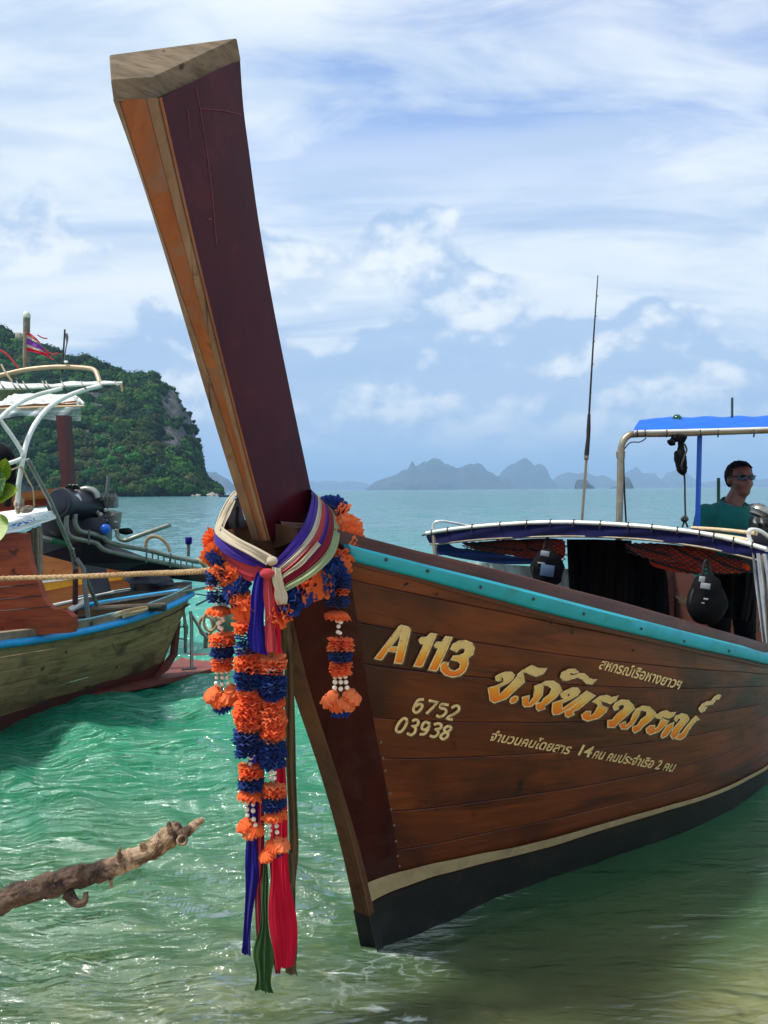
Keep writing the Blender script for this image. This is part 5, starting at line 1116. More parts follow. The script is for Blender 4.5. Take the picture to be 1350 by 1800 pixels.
# dark clothes and cloth screens hanging inside
def drape(rows, u, m_, label, seed, cat='cloth', grp='dark cloths hung inside the canopy'):
    R = spline(rows, 26); P = []
    for i, r in enumerate(R):
        row = []
        for k in range(22):
            s = k / 21; x = r[0] + (r[2] - r[0]) * s; y = r[1] + (r[3] - r[1]) * s; row.append(onU(x, y, u + 0.025 * math.sin(s * 17 + seed) + 0.015 * math.sin(s * 39 + i * 0.1)))
        P.append(row)
    b = MB(); b.grid(P); b.grid([[p + BA * 0.003 for p in r] for r in P], flip=True); tag(b.build('hanging_cloth', m_, None, angle=180), label, cat, grp)
drape([(996, 948, 1046, 948), (998, 990, 1044, 985), (1000, 1030, 1040, 1030), (1004, 1060, 1036, 1062)], UC + 0.35, M_BLACK, 'narrow black cloth hanging right of the black bag with the label', 1)
drape([(1044, 948, 1110, 950), (1036, 985, 1112, 990), (1032, 1040, 1110, 1050), (1030, 1085, 1112, 1095)], UC + 0.40, M_BROWNC, 'dark brown cloth in the middle of the canopy opening', 2)
drape([(1100, 960, 1158, 968), (1108, 1000, 1172, 1010), (1106, 1050, 1176, 1065), (1106, 1095, 1178, 1100)], UC + 0.36, M_BLACK, 'broad black cloth hanging left of the open view to the sea', 3)
drape([(1255, 1002, 1330, 1008), (1256, 1040, 1326, 1045), (1258, 1070, 1322, 1080), (1262, 1085, 1318, 1092)], UC + 0.45, M_BLACK, 'black cloth hanging behind the backpack at the right edge', 4)
drape([(1322, 972, 1352, 974), (1326, 1020, 1362, 1020), (1333, 1070, 1362, 1075), (1340, 1128, 1362, 1136)], UC - 0.01, M_TARPW, 'blue and white striped tarp hanging at the right edge of the canopy', 5, 'tarp', None)
drape([(1332, 966, 1360, 966), (1334, 985, 1362, 985), (1338, 1003, 1364, 1006)], UC + 0.03, M_TARPB, 'bright blue tarp gathered at the right corner of the canopy', 6, 'tarp', None)
drape([(786, 985, 1000, 1000), (786, 1005, 1000, 1020), (786, 1030, 1000, 1050)], 2.9, cloth('pale_sheet', lin(214, 222, 216), 0.08, 0.3), 'pale plastic sheet behind the far side of the canopy', 7, 'sheet', None)
# coiled rope on a cleat inside
cl = BP(2.75, -0.05, 0.70); b = MB()
for k in range(5): b.tube([onU(1196, 1052, 2.72) + Vector((random.uniform(-.03, .03), 0, random.uniform(-.02, .02))), onU(1206 + k * 3, 1064 + k * 3, 2.70), onU(1216 + k * 4, 1074 - k * 6, 2.70)], 0.008, 6)
tag(b.build('rope_bundle', M_BAMB, None), 'small tangle of pale rope inside the boat beside the backpack', 'rope')
P_ = onU(1190, 1048, 2.78); MB().tube([P_, Vector((P_.x, P_.y, 0.66))], 0.02, 6).build('mooring_post', M_INNER, boat)
# poles on the roof
for i, (a, b_, r, lab) in enumerate([((1216, 928), (1330, 938), 0.011, 'upper pale pole lying on the canopy roof'), ((1222, 936), (1322, 952), 0.012, 'lower pale pole lying on the canopy roof')]):
    p = onU(*a, UC + 0.22 - 0.08 * i); q = onU(*b_, UC + 0.05 - 0.02 * i); o = MB().tube(vspline([p, p.lerp(q, 0.5) + Vector((0, 0, 0.004)), q], 10), r, 9).build('roof_pole', M_BAMB, None); tag(o, lab, 'pole', 'poles on the canopy roof')
# fishing rod stood up in the canopy
rod = thing('fishing_rod', 'tall thin fishing rod with black grip standing on the canopy', 'fishing rod', onU(1022, 924, UC + 0.1))
RU = UC + 0.1; rp = lambda x, y: onU(x, y, RU)
MB().tube([rp(1022, 926), rp(1031, 805)], 0.0085, 8).build('butt', M_STEEL, rod)
MB().tube([rp(1030.5, 808), rp(1031.4, 796), rp(1034, 770), rp(1034.6, 755), rp(1035.5, 728)], [0.013, 0.015, 0.012, 0.013, 0.009], 8).build('grip', M_NET, rod)
MB().tube([rp(1035.5, 728), rp(1043, 600), rp(1051, 484)], [0.0065, 0.005, 0.003], 7).build('blank', M_NET, rod)
for x, y in ((1038, 690), (1041.5, 640), (1043.5, 600), (1046.5, 556), (1049, 520)): MB().tube([rp(x - 1, y + 3), rp(x + 2.2, y), rp(x - 0.6, y - 3)], 0.003, 5).build('guide', M_STEEL, rod)
MB().tube([rp(1030.7, 806), rp(1030.9, 801)], 0.015, 8).build('ring', M_STEEL, rod)
# ---- tall steel frame with the blue roof over the helm
DF = 5.3; A_ = lambda x, y, d=DF: at(x, y, d)
fr = MB().tube(vspline([A_(1088, 930), A_(1090, 860), A_(1091, 800), A_(1094, 779), A_(1103, 767), A_(1118, 763), A_(1180, 762), A_(1260, 759), A_(1350, 756), A_(1480, 752)], 60), 0.022, 10).build('helm_frame', M_STEEL, boat, angle=180)
MB().tube([A_(1088, 935), A_(1087, 1020)], 0.022, 8).build('post', M_STEEL, fr)
for y in (797, 802): MB().tube([A_(1084, y), A_(1090, y - 1), A_(1098, y)], 0.016, 6).build('clamp', M_STEEL, fr)
MB().tube(vspline([A_(1097, 790), A_(1108, 778), A_(1125, 777), A_(1136, 770)], 12), 0.004, 5).build('wire', M_ROPED, fr); MB().tube(vspline([A_(1096, 800), A_(1097, 850), A_(1101, 925)], 12), 0.006, 6).build('wire', M_ROPED, fr)
tp = []
for i in range(30):
    s = i / 29; x = 1112 + s * (1480 - 1112); row = []
    for k in range(12):
        f = k / 11; yy = 760 - s * 6 - (23 - 2 * s) * f; dd = DF - 0.02 + 0.35 * f ** 1.3; row.append(at(x + 12 * f * (1 - s), yy, dd) + Vector((0, 0, 0.006 * math.sin(i * 1.1 + k * 0.4))))
    back_ = row[-1]; row += [back_ + Vector((0.15 * j, 0.36 * j, 0.034 * j)) for j in range(1, 5)]; tp.append(row)
b = MB(); b.grid(tp); b.grid([[p - Vector((0, 0, 0.004)) for p in r] for r in tp], flip=True); b.build('blue_roof', M_TARPB, fr, angle=180)
MB().tube([A_(1115, 759, DF - 0.04), A_(1250, 756, DF - 0.04), A_(1480, 750, DF - 0.04)], 0.010, 8).build('roof_edge_tube', M_ALU, fr)
for x in (1120, 1134, 1172, 1231, 1262, 1325): MB().tube([A_(x, 756, DF - 0.06), A_(x + 1, 761, DF - 0.08), A_(x, 768, DF - 0.02)], 0.005, 5).build('lashing', M_ROPED, fr)
MB().tube([A_(1230, 764, DF + 0.1), A_(1226, 930, DF + 0.1)], 0.017, 8).build('blue_post', M_BLUEP, fr)
MB().tube([A_(1225, 925, DF + 0.1), A_(1224, 1000, DF + 0.1)], 0.017, 8).build('blue_post', M_BLUEP, fr)
o = MB().tube([at(1287, 742, 5.8), at(1287, 699, 5.8)], 0.009, 6).build('roof_mast', mat('dark_green_metal', lin(40, 66, 60), 0.4), None); tag(o, 'short thin mast standing on the blue roof', 'mast')
lamp = thing('green_lamp', 'round green navigation lamp on top of the blue roof', 'lamp', at(1190, 742, 5.75)); gl_ = at(1190, 737, 5.75)
MB().lathe([(0.001, 0.035), (0.02, 0.030), (0.032, 0.014), (0.036, 0.0), (0.034, -0.015), (0.03, -0.03)], 16, Matrix.Translation(gl_)).build('globe', M_GREENG, lamp); MB().lathe([(0.03, -0.03), (0.034, -0.035), (0.034, -0.06)], 16, Matrix.Translation(gl_)).build('base', M_DARK, lamp)
o = MB().box(at(1213, 842, 6.8), (0.05, 0.05, 0.18), None, 0.006).build('green_stake', mat('green_stake_paint', lin(30, 88, 70), 0.5), None); b_ = MB(); bpy.data.objects.remove(o)
o = MB().tube([at(1263, 840, 6.6), at(1263, 935, 6.6)], 0.014, 8).build('green_stake', MATS['green_stake_paint'], None); tag(o, 'short green stake standing behind the crew member', 'stake')
# hanging black sack on a rope
sk = thing('hanging_sack', 'black bundled fender hanging on a rope from the blue roof', 'fender', at(1205, 925, 5.27)); S_d = 5.27
MB().tube(vspline([at(1199, 765, S_d), at(1197, 780, S_d), at(1197, 793, S_d), at(1195, 800, S_d), at(1197, 812, S_d), at(1199, 824, S_d), at(1201, 832, S_d), at(1202, 836, S_d)], 30), [0.028, 0.034, 0.03, 0.024, 0.02, 0.018, 0.02, 0.024, 0.026, 0.03, 0.033, 0.035, 0.036, 0.037, 0.038, 0.038, 0.037, 0.036, 0.035, 0.034, 0.034, 0.033, 0.03, 0.028, 0.025, 0.02, 0.016, 0.011, 0.008, 0.005], 14, jit=0.06).build('bundle', M_BLACK, sk)
MB().tube(vspline([at(1188, 768, S_d), at(1181, 777, S_d), at(1178, 783, S_d)], 10), [0.022, 0.025, 0.028, 0.02, 0.022, 0.03, 0.026, 0.018, 0.012, 0.008], 10, jit=0.2).build('loose_end', M_BLACK, sk)
MB().tube(vspline([at(1203, 780, S_d - 0.03), at(1207, 790, S_d - 0.03), at(1204, 800, S_d - 0.04), at(1198, 820, S_d - 0.045), at(1203, 836, S_d), at(1204, 880, S_d), at(1205, 912, S_d)], 40), 0.006, 7).build('rope', M_ROPED, sk)
MB().tube(vspline([at(1202, 908, S_d), at(1208, 912, S_d - .02), at(1203, 916, S_d), at(1199, 912, S_d - .02), at(1206, 908, S_d)], 16), 0.010, 7).build('knot', M_ROPED, sk)
for x in (1199, 1209): MB().tube([at(1204, 914, S_d), at(x, 927, S_d)], 0.006, 6).build('rope_leg', M_ROPED, sk)

# ---- crew member standing at the helm
def person():
    d = 5.70; top = at(1300, 812, d); deck = top.z - 1.70; base = Vector((at(1285, 850, d).x, d, deck)); fd = Vector((0.20, -0.98, 0)).normalized(); lf = Vector((-fd.y, fd.x, 0))    # facing, own left
    hx = at(1300, 845, d).x
    def L(f, l, z): return base + fd * f + lf * l + Vector((0, 0, z))
    bm = bmesh.new()
    def ell(c, r, R=None):
        res = bmesh.ops.create_icosphere(bm, subdivisions=3, radius=1.0); R3 = R or Matrix((fd, lf, Vector((0, 0, 1)))).transposed()
        for v in res['verts']: v.co = c + R3 @ Vector((v.co.x * r[0], v.co.y * r[1], v.co.z * r[2]))
    def cap(a, b_, r0, r1, n=9):
        for k in range(n): s = k / (n - 1); r = r0 + (r1 - r0) * s; ell(a.lerp(b_, s), (r, r, r))
    hd = Vector((hx, d, 0)) - base; hf = hd.dot(fd); hl = hd.dot(lf)
    H_ = lambda f, l, z: L(hf + f, hl + l, z)
    ell(H_(-0.005, 0, 1.605), (0.098, 0.078, 0.095)); ell(H_(0.018, 0, 1.555), (0.078, 0.066, 0.088)); ell(H_(0.045, 0, 1.495), (0.042, 0.046, 0.036)); ell(H_(0.072, 0, 1.505), (0.018, 0.024, 0.018))
    ell(H_(0.092, 0, 1.565), (0.020, 0.015, 0.024)); ell(H_(0.082, 0, 1.590), (0.012, 0.010, 0.028)); ell(H_(0.082, 0, 1.535), (0.014, 0.026, 0.010)); ell(H_(0.080, 0, 1.522), (0.013, 0.022, 0.009))
    for s in (-1, 1): ell(H_(-0.01, 0.078 * s, 1.57), (0.018, 0.010, 0.030)); ell(H_(0.05, 0.04 * s, 1.55), (0.03, 0.026, 0.03)); ell(H_(0.078, 0.032 * s, 1.612), (0.012, 0.026, 0.009))
    cap(H_(0.0, 0, 1.50), L(0.0, 0.01, 1.40), 0.058, 0.066)
    ell(L(0.0, 0, 1.26), (0.125, 0.175, 0.17)); ell(L(0.03, 0, 1.10), (0.14, 0.165, 0.18)); ell(L(0.02, 0, 0.95), (0.135, 0.165, 0.13)); ell(L(-0.01, 0, 1.37), (0.07, 0.16, 0.05))
    for s in (-1, 1):
        sh = L(-0.005, 0.185 * s, 1.34); el = L(-0.05, 0.245 * s, 1.05); wr = L(0.10, 0.235 * s, 0.83); cap(sh, el, 0.062, 0.050); cap(el, wr, 0.048, 0.032)
        hd_ = L(0.15, 0.23 * s, 0.78); ell(L(0.13, 0.232 * s, 0.795), (0.045, 0.022, 0.045))
        for k in range(4): b0 = L(0.145, (0.232 + 0.0) * s, 0.815 - 0.022 * k) ; cap(b0, b0 + fd * (0.05 + 0.012 * (k in (1, 2))) + Vector((0, 0, -0.035)), 0.0095, 0.008, 5)
        cap(L(0.12, 0.215 * s, 0.82), L(0.165, 0.195 * s, 0.815), 0.011, 0.009, 5)
        hip = L(0.0, 0.085 * s, 0.90); kn = L(0.02, 0.10 * s, 0.48); an = L(-0.01, 0.105 * s, 0.09); cap(hip, kn, 0.088, 0.060); cap(kn, an, 0.056, 0.040)
        cap(L(-0.03, 0.105 * s, 0.045), L(0.13, 0.12 * s, 0.03), 0.042, 0.03, 7)
    me = bpy.data.meshes.new('tmp'); bm.to_mesh(me); bm.free(); ob = bpy.data.objects.new('tmp', me); COL.objects.link(ob)
    md = ob.modifiers.new('r', 'REMESH'); md.mode = 'VOXEL'; md.voxel_size = 0.0105; sm = ob.modifiers.new('s', 'SMOOTH'); sm.iterations = 3; sm.factor = 0.5
    dg = bpy.context.evaluated_depsgraph_get(); m2 = bpy.data.meshes.new_from_object(ob.evaluated_get(dg)); bpy.data.objects.remove(ob)
    V = [v.co.copy() for v in m2.vertices]; N = [v.normal.copy() for v in m2.vertices]; Fc = [tuple(p.vertices) for p in m2.polygons]
    g = thing('person', 'person in teal shirt and dark sunglasses standing under the blue roof', 'person', base)
    skin = mat('brown_skin', lin(104, 60, 44), 0.5, var=0.08, ns=30, bs=0.05)
    MB().add(V, Fc).build('body', skin, g, angle=180)
    loc = [(lambda q: (q.dot(fd), q.dot(lf), q.z))(v - base) for v in V]
    def sub(name, cond, off, mtl, jit=0.0):
        keep = [cond(*l) for l in loc]; idx = {}; vs = []; fs = []
        for fc in Fc:
            if all(keep[i] for i in fc):
                for i in fc:
                    if i not in idx: idx[i] = len(vs); k_ = off * (1 + jit * noise.noise(V[i] * 60)) + 0.005 * noise.noise(V[i] * Vector((14, 14, 7)).length * 0.6) * (1 if name == 'shirt' else 0); vs.append(V[i] + N[i] * k_)
                fs.append(tuple(idx[i] for i in fc))
        return MB().add(vs, fs).build(name, mtl, g, angle=180)
    shirtm = cloth('teal_shirt', lin(26, 108, 100), 0.15, 0.05)
    sub('shirt', lambda f, l, z: 0.84 < z < 1.425 and not (z > 1.39 and abs(l) < 0.075 and f > 0.02) and not (z < 0.90 and abs(l) > 0.19), 0.014, shirtm)
    sub('trousers', lambda f, l, z: 0.10 < z < 0.92 and not (abs(l) > 0.175), 0.012, M_BLACK)
    sub('hair', lambda f, l, z: z > 1.53 and (z > 1.645 - 0.0 or (f - hf) < 0.022) and not ((f - hf) > 0.05 and z < 1.655) and not (abs(l - hl) > 0.074 and z < 1.60), 0.013, mat('black_hair', (0.006, 0.005, 0.005), 0.75, var=0.3, spec=0.15, ns=90, bs=0.6, bd=0.006), 0.5)
    # collar
    P = []
    for k in range(26):
        a = -2.55 + 5.1 * k / 25; c = Vector((math.cos(a + math.pi), math.sin(a + math.pi))); P.append([L(0.012 + c.x * 0.072, 0.008 + c.y * 0.078, 1.395 + 0.02 * c.x * -1), L(0.010 + c.x * 0.070, 0.008 + c.y * 0.074, 1.432 - 0.03 * c.x), L(0.010 + c.x * 0.088, 0.008 + c.y * 0.094, 1.410 - 0.03 * c.x)])
    MB().grid(P).build('collar', shirtm, g, angle=180)
    gm = mat('sunglass_black', (0.006, 0.006, 0.007), 0.12, var=0.1, bs=0.0)
    s_ = MB()
    for s in (-1, 1):
        ring = [H_(0.104 - 0.012 * abs(math.cos(a)) - (0.018 if math.cos(a) * s > 0.3 else 0.0), 0.036 * s + 0.030 * math.cos(a), 1.592 + 0.021 * math.sin(a) * (1 if math.sin(a) < 0 else 0.85)) for a in np.linspace(0, 2 * math.pi, 20, endpoint=False)]
        s_.prism(ring, fd * 0.006); s_.tube([H_(0.085, 0.066 * s, 1.602), H_(0.04, 0.082 * s, 1.600), H_(-0.02, 0.088 * s, 1.590)], 0.0035, 6)
    s_.tube([H_(0.106, -0.012, 1.597), H_(0.112, 0, 1.600), H_(0.106, 0.012, 1.597)], 0.0035, 6); s_.build('sunglasses', gm, g, smooth=False)
    return base
PB = person()
# deck he stands on and the engine beside him
R = Matrix((BA, -BN, Vector((0, 0, 1)))).transposed(); du, dv, _ = uvz(PB); MB().box(BP(du + 0.6, 0.2, PB.z - 0.02), (2.6, 1.5, 0.036), R, 0.004).build('helm_deck', M_INNER, boat)
eng = thing('boat_engine', 'bare metal engine beside the crew member at the right edge', 'engine', at(1340, 935, 5.3)); E_ = lambda x, y, d=5.3: at(x, y, d)
M_SIL = mat('engine_metal', lin(150, 150, 142), 0.35, 0.7, var=0.25, ns=30, bs=0.2)
MB().lathe([(0.001, 0.05), (0.04, 0.045), (0.065, 0.02), (0.07, 0.0), (0.06, -0.01), (0.055, -0.03)], 20, Matrix.Translation(E_(1336, 900)) @ Matrix.Rotation(0.5, 4, 'Y')).build('air_filter', M_SIL, eng)
MB().box(E_(1352, 925), (0.2, 0.16, 0.12), None, 0.015).box(E_(1352, 945), (0.28, 0.2, 0.1), None, 0.02).build('block', M_DARK, eng)
for k in range(4): MB().tube(vspline([E_(1330 + k * 5, 908), E_(1326 + k * 6, 916, 5.2), E_(1331 + k * 6, 924, 5.22), E_(1338 + k * 5, 928)], 10), 0.010, 7).build('hose', M_NET if k % 2 else M_SIL, eng)
MB().box(E_(1350, 990), (0.3, 0.25, 0.24), None, 0.01).build('stand', M_DARK, eng)
# ================================================================== THE BOAT ON THE LEFT
M_OLDP = wood('weathered_planks', lin(144, 108, 74), lin(186, 150, 108), lin(76, 54, 36), (1.6, 10, 1), 'UV', 0.75, 0.4, 0.15, 0.2, 0.0, 0.75, lin(92, 84, 68), 0.5)
M_REDB = wood('red_varnish_board', lin(104, 32, 16), lin(170, 74, 34), lin(62, 18, 12), (1.6, 1.6, 13), 'Object', 0.4, 0.25, 0.25, 0.15, 0.1, 0.6); M_ORW = wood('orange_wood', lin(152, 84, 34), lin(178, 108, 52), lin(104, 56, 26), (2, 2, 9), 'Object', 0.5, 0.25, 0.4, 0.2)
M_SKYB = mat('sky_blue_paint', lin(20, 150, 214), 0.42, var=0.10, ns=12, bs=0.15, stain=lin(30, 110, 160), stain_amt=0.4); M_ANTI = mat('red_antifouling', lin(112, 52, 44), 0.75, var=0.3, ns=8, bs=0.3, stain=lin(70, 62, 48), stain_amt=0.5)
M_GREYW = wood('grey_deck_wood', lin(122, 106, 90), lin(152, 136, 116), lin(70, 58, 48), (2, 9, 9), 'Object', 0.8, 0.4, 0.2, 0.3); M_YEL = mat('yellow_paint', lin(236, 160, 20), 0.5, var=0.12, bs=0.1); M_WHITEP = mat('white_paint', lin(226, 228, 224), 0.5, var=0.06, bs=0.1, stain=lin(150, 150, 140), stain_amt=0.3)
M_PIPE = mat('grey_pipe', lin(120, 124, 114), 0.4, 0.5, var=0.2, ns=20, bs=0.1); M_ENG = mat('black_engine', (0.010, 0.010, 0.020), 0.38, var=0.3, bs=0.15); M_GREYM = mat('grey_casting', lin(104, 106, 100), 0.55, 0.5, var=0.3, ns=25, bs=0.4); M_BALL = mat('blue_plastic', lin(16, 92, 196), 0.3, var=0.05, bs=0.0)
M_TARP = cloth('white_tarp', lin(232, 232, 228), 0.06, 0.35); M_FLEXI = mat('beige_hose', lin(170, 140, 104), 0.6, var=0.15); M_TAN = mat('tan_tube', lin(186, 158, 126), 0.45, 0.2, var=0.12, ns=15, bs=0.05); M_MARPOST = wood('maroon_post', lin(70, 26, 28), lin(92, 38, 36), lin(44, 16, 18), (3, 3, 1), 'Object', 0.5, 0.2, 0.4, 0.0)
RL = [(-160, 1158, 4.95), (-80, 1146, 5.4), (0, 1133, 5.9), (70, 1124, 6.25), (140, 1111, 6.6), (200, 1097, 6.95), (250, 1083, 7.25), (290, 1068, 7.5), (318, 1055, 7.72), (336, 1044, 7.92)]
WLp = [(-160, 1340), (-80, 1305), (0, 1275), (70, 1250), (130, 1232), (185, 1216), (222, 1206), (248, 1200), (264, 1196), (276, 1192)]
lb = thing('old_longtail_boat', 'weathered grey planked boat with sky blue rail and exposed engine at left', 'boat', onz(100, 1240, 0))
NL = 44; top_ = [at(*p) for p in spline(RL, NL)]; bot_ = [onz(x, y, 0.0) for x, y in spline(WLp, NL)]
NLv = Vector((-0.873, 0.487, 0)); ALv = Vector((0.487, 0.873, 0))
def LS(i, t, off=0.0):
    p = bot_[i].lerp(top_[i], t); bul = 0.10 * t * (1 - t) * 2 * (1 - (i / (NL - 1)) ** 3); return p - NLv * (bul + off) - Vector((0, 0, max(0, -t) * 0.3))
TBL = [-0.25, 0.14, 0.33, 0.52, 0.70, 0.86, 1.0]
for a, b_ in zip(TBL[:-1], TBL[1:]):
    ts = [a + 0.002, a + 0.007] + list(np.linspace(a + 0.007, b_ - 0.007, 4)[1:-1]) + [b_ - 0.007, b_ - 0.002]
    MB().grid([[LS(i, t, -0.005 if k in (0, len(ts) - 1) else 0.001 * math.sin(i * .8 + k)) for k, t in enumerate(ts)] for i in range(NL)], uvs=[[(i * 0.09, t * 1.2) for t in ts] for i in range(NL)]).build('plank', M_OLDP, lb, angle=22)
MB().grid([[LS(i, -0.25 + (0.25 + 0.10 + 0.13 * (i / NL) + 0.014 * math.sin(i * 0.9)) * k / 4, 0.006) for k in range(5)] for i in range(NL)]).build('bottom_paint', M_ANTI, lb)
# far side, stern and deck
far_t = [p + NLv * (1.35 * (1 - (i / (NL - 1)) ** 2.2) + 0.10) + Vector((0, 0, 0.02)) for i, p in enumerate(top_)]; far_b = [p + NLv * (1.15 * (1 - (i / (NL - 1)) ** 2.2) + 0.05) for i, p in enumerate(bot_)]
MB().grid([[far_b[i].lerp(far_t[i], k / 5) for k in range(6)] for i in range(NL)]).build('far_side', M_OLDP, lb)
MB().grid([[LS(NL - 1, k / 8).lerp(far_b[-1].lerp(far_t[-1], k / 8), j / 4) + ALv * 0.03 * math.sin(math.pi * j / 4) for k in range(9)] for j in range(5)]).build('stern_planking', M_OLDP, lb)
MB().grid([[top_[i].lerp(far_t[i], 0.03 + 0.94 * k / 6) - Vector((0, 0, 0.10)) for k in range(7)] for i in range(NL)]).build('deck', mat('dark_wet_deck', lin(58, 50, 46), 0.6, var=0.4, ns=6, bs=0.4, stain=lin(110, 98, 84), stain_amt=0.5), lb)
rail = []
loop = [top_[i] for i in range(NL)] + [top_[-1].lerp(far_t[-1], 0.5) + ALv * 0.06] + [far_t[i] for i in range(NL - 1, NL - 16, -1)]
MB().tube([p - (NLv if k < NL else -NLv * 0.2) * 0.012 for k, p in enumerate(loop)], 0.030, 10).build('rub_rail', M_SKYB, lb, angle=180)
cap_ = [[p + Vector((0, 0, 0.025)) - NLv * 0.01, p + Vector((0, 0, 0.085)) - NLv * 0.008, p + Vector((0, 0, 0.09)) + NLv * 0.04, p + Vector((0, 0, 0.02)) + NLv * 0.045] for p in loop]
MB().grid(cap_, closed=True).build('gunwale', M_GREYW, lb, angle=40)
MB().tube([p + Vector((0, 0, 0.093)) - NLv * 0.004 for p in loop[14:]], 0.008, 6).build('pale_edge', mat('faded_blue_edge', lin(130, 176, 186), 0.6), lb)
# skeg and flat stern plate lying at the waterline
MB().prism([at(276, 1192, 7.74), at(305, 1150, 7.9), at(312, 1095, 7.95), at(318, 1092, 7.97), at(312, 1152, 8.0), at(296, 1178, 7.9)], NLv * 0.05).build('skeg', M_ANTI, lb, smooth=False)
pl = [onz(150, 1222, 0.03), onz(262, 1200, 0.03), onz(345, 1183, 0.03), onz(400, 1168, 0.035), onz(400, 1150, 0.035), onz(330, 1148, 0.03), onz(280, 1180, 0.03), onz(200, 1206, 0.03)]
MB().prism(pl, (0, 0, -0.045)).build('stern_plate', M_ANTI, lb, smooth=False)
for pts, r in (([(322, 1070, 8.0), (326, 1100, 8.0), (326, 1148, 8.0)], 0.016), ([(335, 1075, 7.95), (337, 1100, 7.9), (337, 1176, 7.75)], 0.016), ([(335, 1078, 7.95), (355, 1110, 7.9), (372, 1132, 7.85)], 0.015), ([(310, 1122, 8.0), (329, 1124, 8.0)], 0.008), ([(322, 1100, 7.98), (327, 1100, 7.98), (327, 1115, 7.98)], 0.020), ([(306, 1102, 8.0), (326, 1102, 8.0)], 0.008), ([(320, 1177, 7.72), (345, 1175, 7.7)], 0.010)):
    MB().tube([at(*p) for p in pts], r, 7).build('rudder_rod', M_PIPE, lb)
# inside: orange bulwark with yellow band, seat board
def board(px, d, m_, th=0.03, name='board', par=lb, dd=0.0):
    MB().prism([at(x, y, d + dd * (x / 300)) for x, y in px], (0.4 * th, th, 0)).build(name, m_, par, smooth=False)
board([(62, 972), (120, 978), (200, 992), (262, 1002), (262, 1040), (200, 1052), (140, 1070), (62, 1082)], 8.1, M_ORW, name='bulwark')
board([(66, 1026), (130, 1018), (214, 1011), (214, 1019), (130, 1029), (68, 1041)], 8.05, M_YEL, 0.02, 'yellow_band'); board([(66, 1022), (128, 1014), (128, 1018), (66, 1026)], 8.04, M_WHITEP, 0.02, 'white_edge')
board([(146, 993), (182, 999), (193, 1046), (160, 1048)], 7.7, mat('slate_board', lin(44, 52, 66), 0.6), 0.03, 'slate_panel')
side = [(-60, 932), (0, 935), (44, 938), (46, 960), (50, 985), (58, 1010), (68, 1030), (74, 1048), (84, 1064), (96, 1072), (116, 1074), (128, 1085), (130, 1102), (126, 1112), (60, 1116), (-60, 1124)]
board([p for p in side], 6.15, M_REDB, 0.05, 'side_board', dd=0.25)
for (a, b_) in (((-40, 1037), (68, 1026)), ((-40, 1058), (74, 1047)), ((-40, 1078), (90, 1066))): MB().tube([at(a[0], a[1], 6.10), at(b_[0], b_[1], 6.19)], 0.004, 5).build('seam', M_DARK, lb)
board([(46, 935), (68, 925), (70, 940), (70, 1012), (58, 1012), (50, 985)], 6.45, M_GREYW, 0.03, 'inner_stanchion')
for x in (58, 66): MB().tube([at(x, 928, 6.42), at(x + 1, 1010, 6.42)], 0.012, 6).build('inner_bar', M_GREYW, lb)
# white painted shelf with blue pattern, beam, post
MB().prism([at(10, 919, 6.1), at(84, 898, 6.5), at(87, 912, 6.5), at(14, 936, 6.1), at(-40, 948, 5.9), at(-40, 930, 5.9)], (0.03, 0.06, 0)).build('white_board', M_WHITEP, lb, smooth=False)
MB().prism([at(-40, 930, 5.9), at(10, 919, 6.1), at(84, 898, 6.5), at(82, 892, 6.9), at(30, 896, 6.9), at(-40, 905, 6.8)], (0, 0, -0.02)).build('shelf_top', M_WHITEP, lb, smooth=False)
def m_bluepat():
    m, t, b, _ = newmat('blue_pattern_paint'); tc = t.n.new('ShaderNodeTexCoord').outputs['Object']; n = t.noise(t.mapping(tc, (14, 14, 40)), 1.0, 5, 0.6, 1.2)
    t.put(b.inputs['Base Color'], t.mix(t.sstep(n, 0.5, 0.54), lin(224, 228, 228), lin(36, 88, 168))); b.inputs['Roughness'].default_value = 0.5; return m
MB().prism([at(16, 924, 6.07), at(84, 903, 6.46), at(85, 908, 6.46), at(17, 930, 6.07)], (0.001, 0.002, 0)).build('painted_band', m_bluepat(), lb, smooth=False)
MB().prism([at(-40, 876, 7.9), at(110, 856, 8.4), at(111, 864, 8.4), at(108, 872, 8.4), at(-40, 890, 7.9)], (0.03, 0.10, 0)).build('cross_beam', M_ORW, lb, smooth=False)
MB().prism([at(-40, 890, 7.92), at(108, 872, 8.42), at(106, 886, 8.42), at(-40, 905, 7.92)], (0.03, 0.10, 0)).build('cross_beam_lower', M_REDB, lb, smooth=False)
MB().prism([at(98, 730, 8.5), at(115, 730, 8.5), at(123, 855, 8.5), at(124, 1000, 8.5), at(108, 1000, 8.5), at(108, 855, 8.5)], (0.03, 0.09, 0)).build('roof_post', M_MARPOST, lb, smooth=False)
rock('canvas_bundle', at(33, 884, 6.3), (0.035, 0.04, 0.075), mat('grey_canvas', lin(150, 132, 112), 0.9, var=0.2, ns=20, bs=0.5), 4, lb); rock('canvas_bundle', at(46, 895, 6.3), (0.06, 0.04, 0.03), MATS['grey_canvas'], 6, lb)
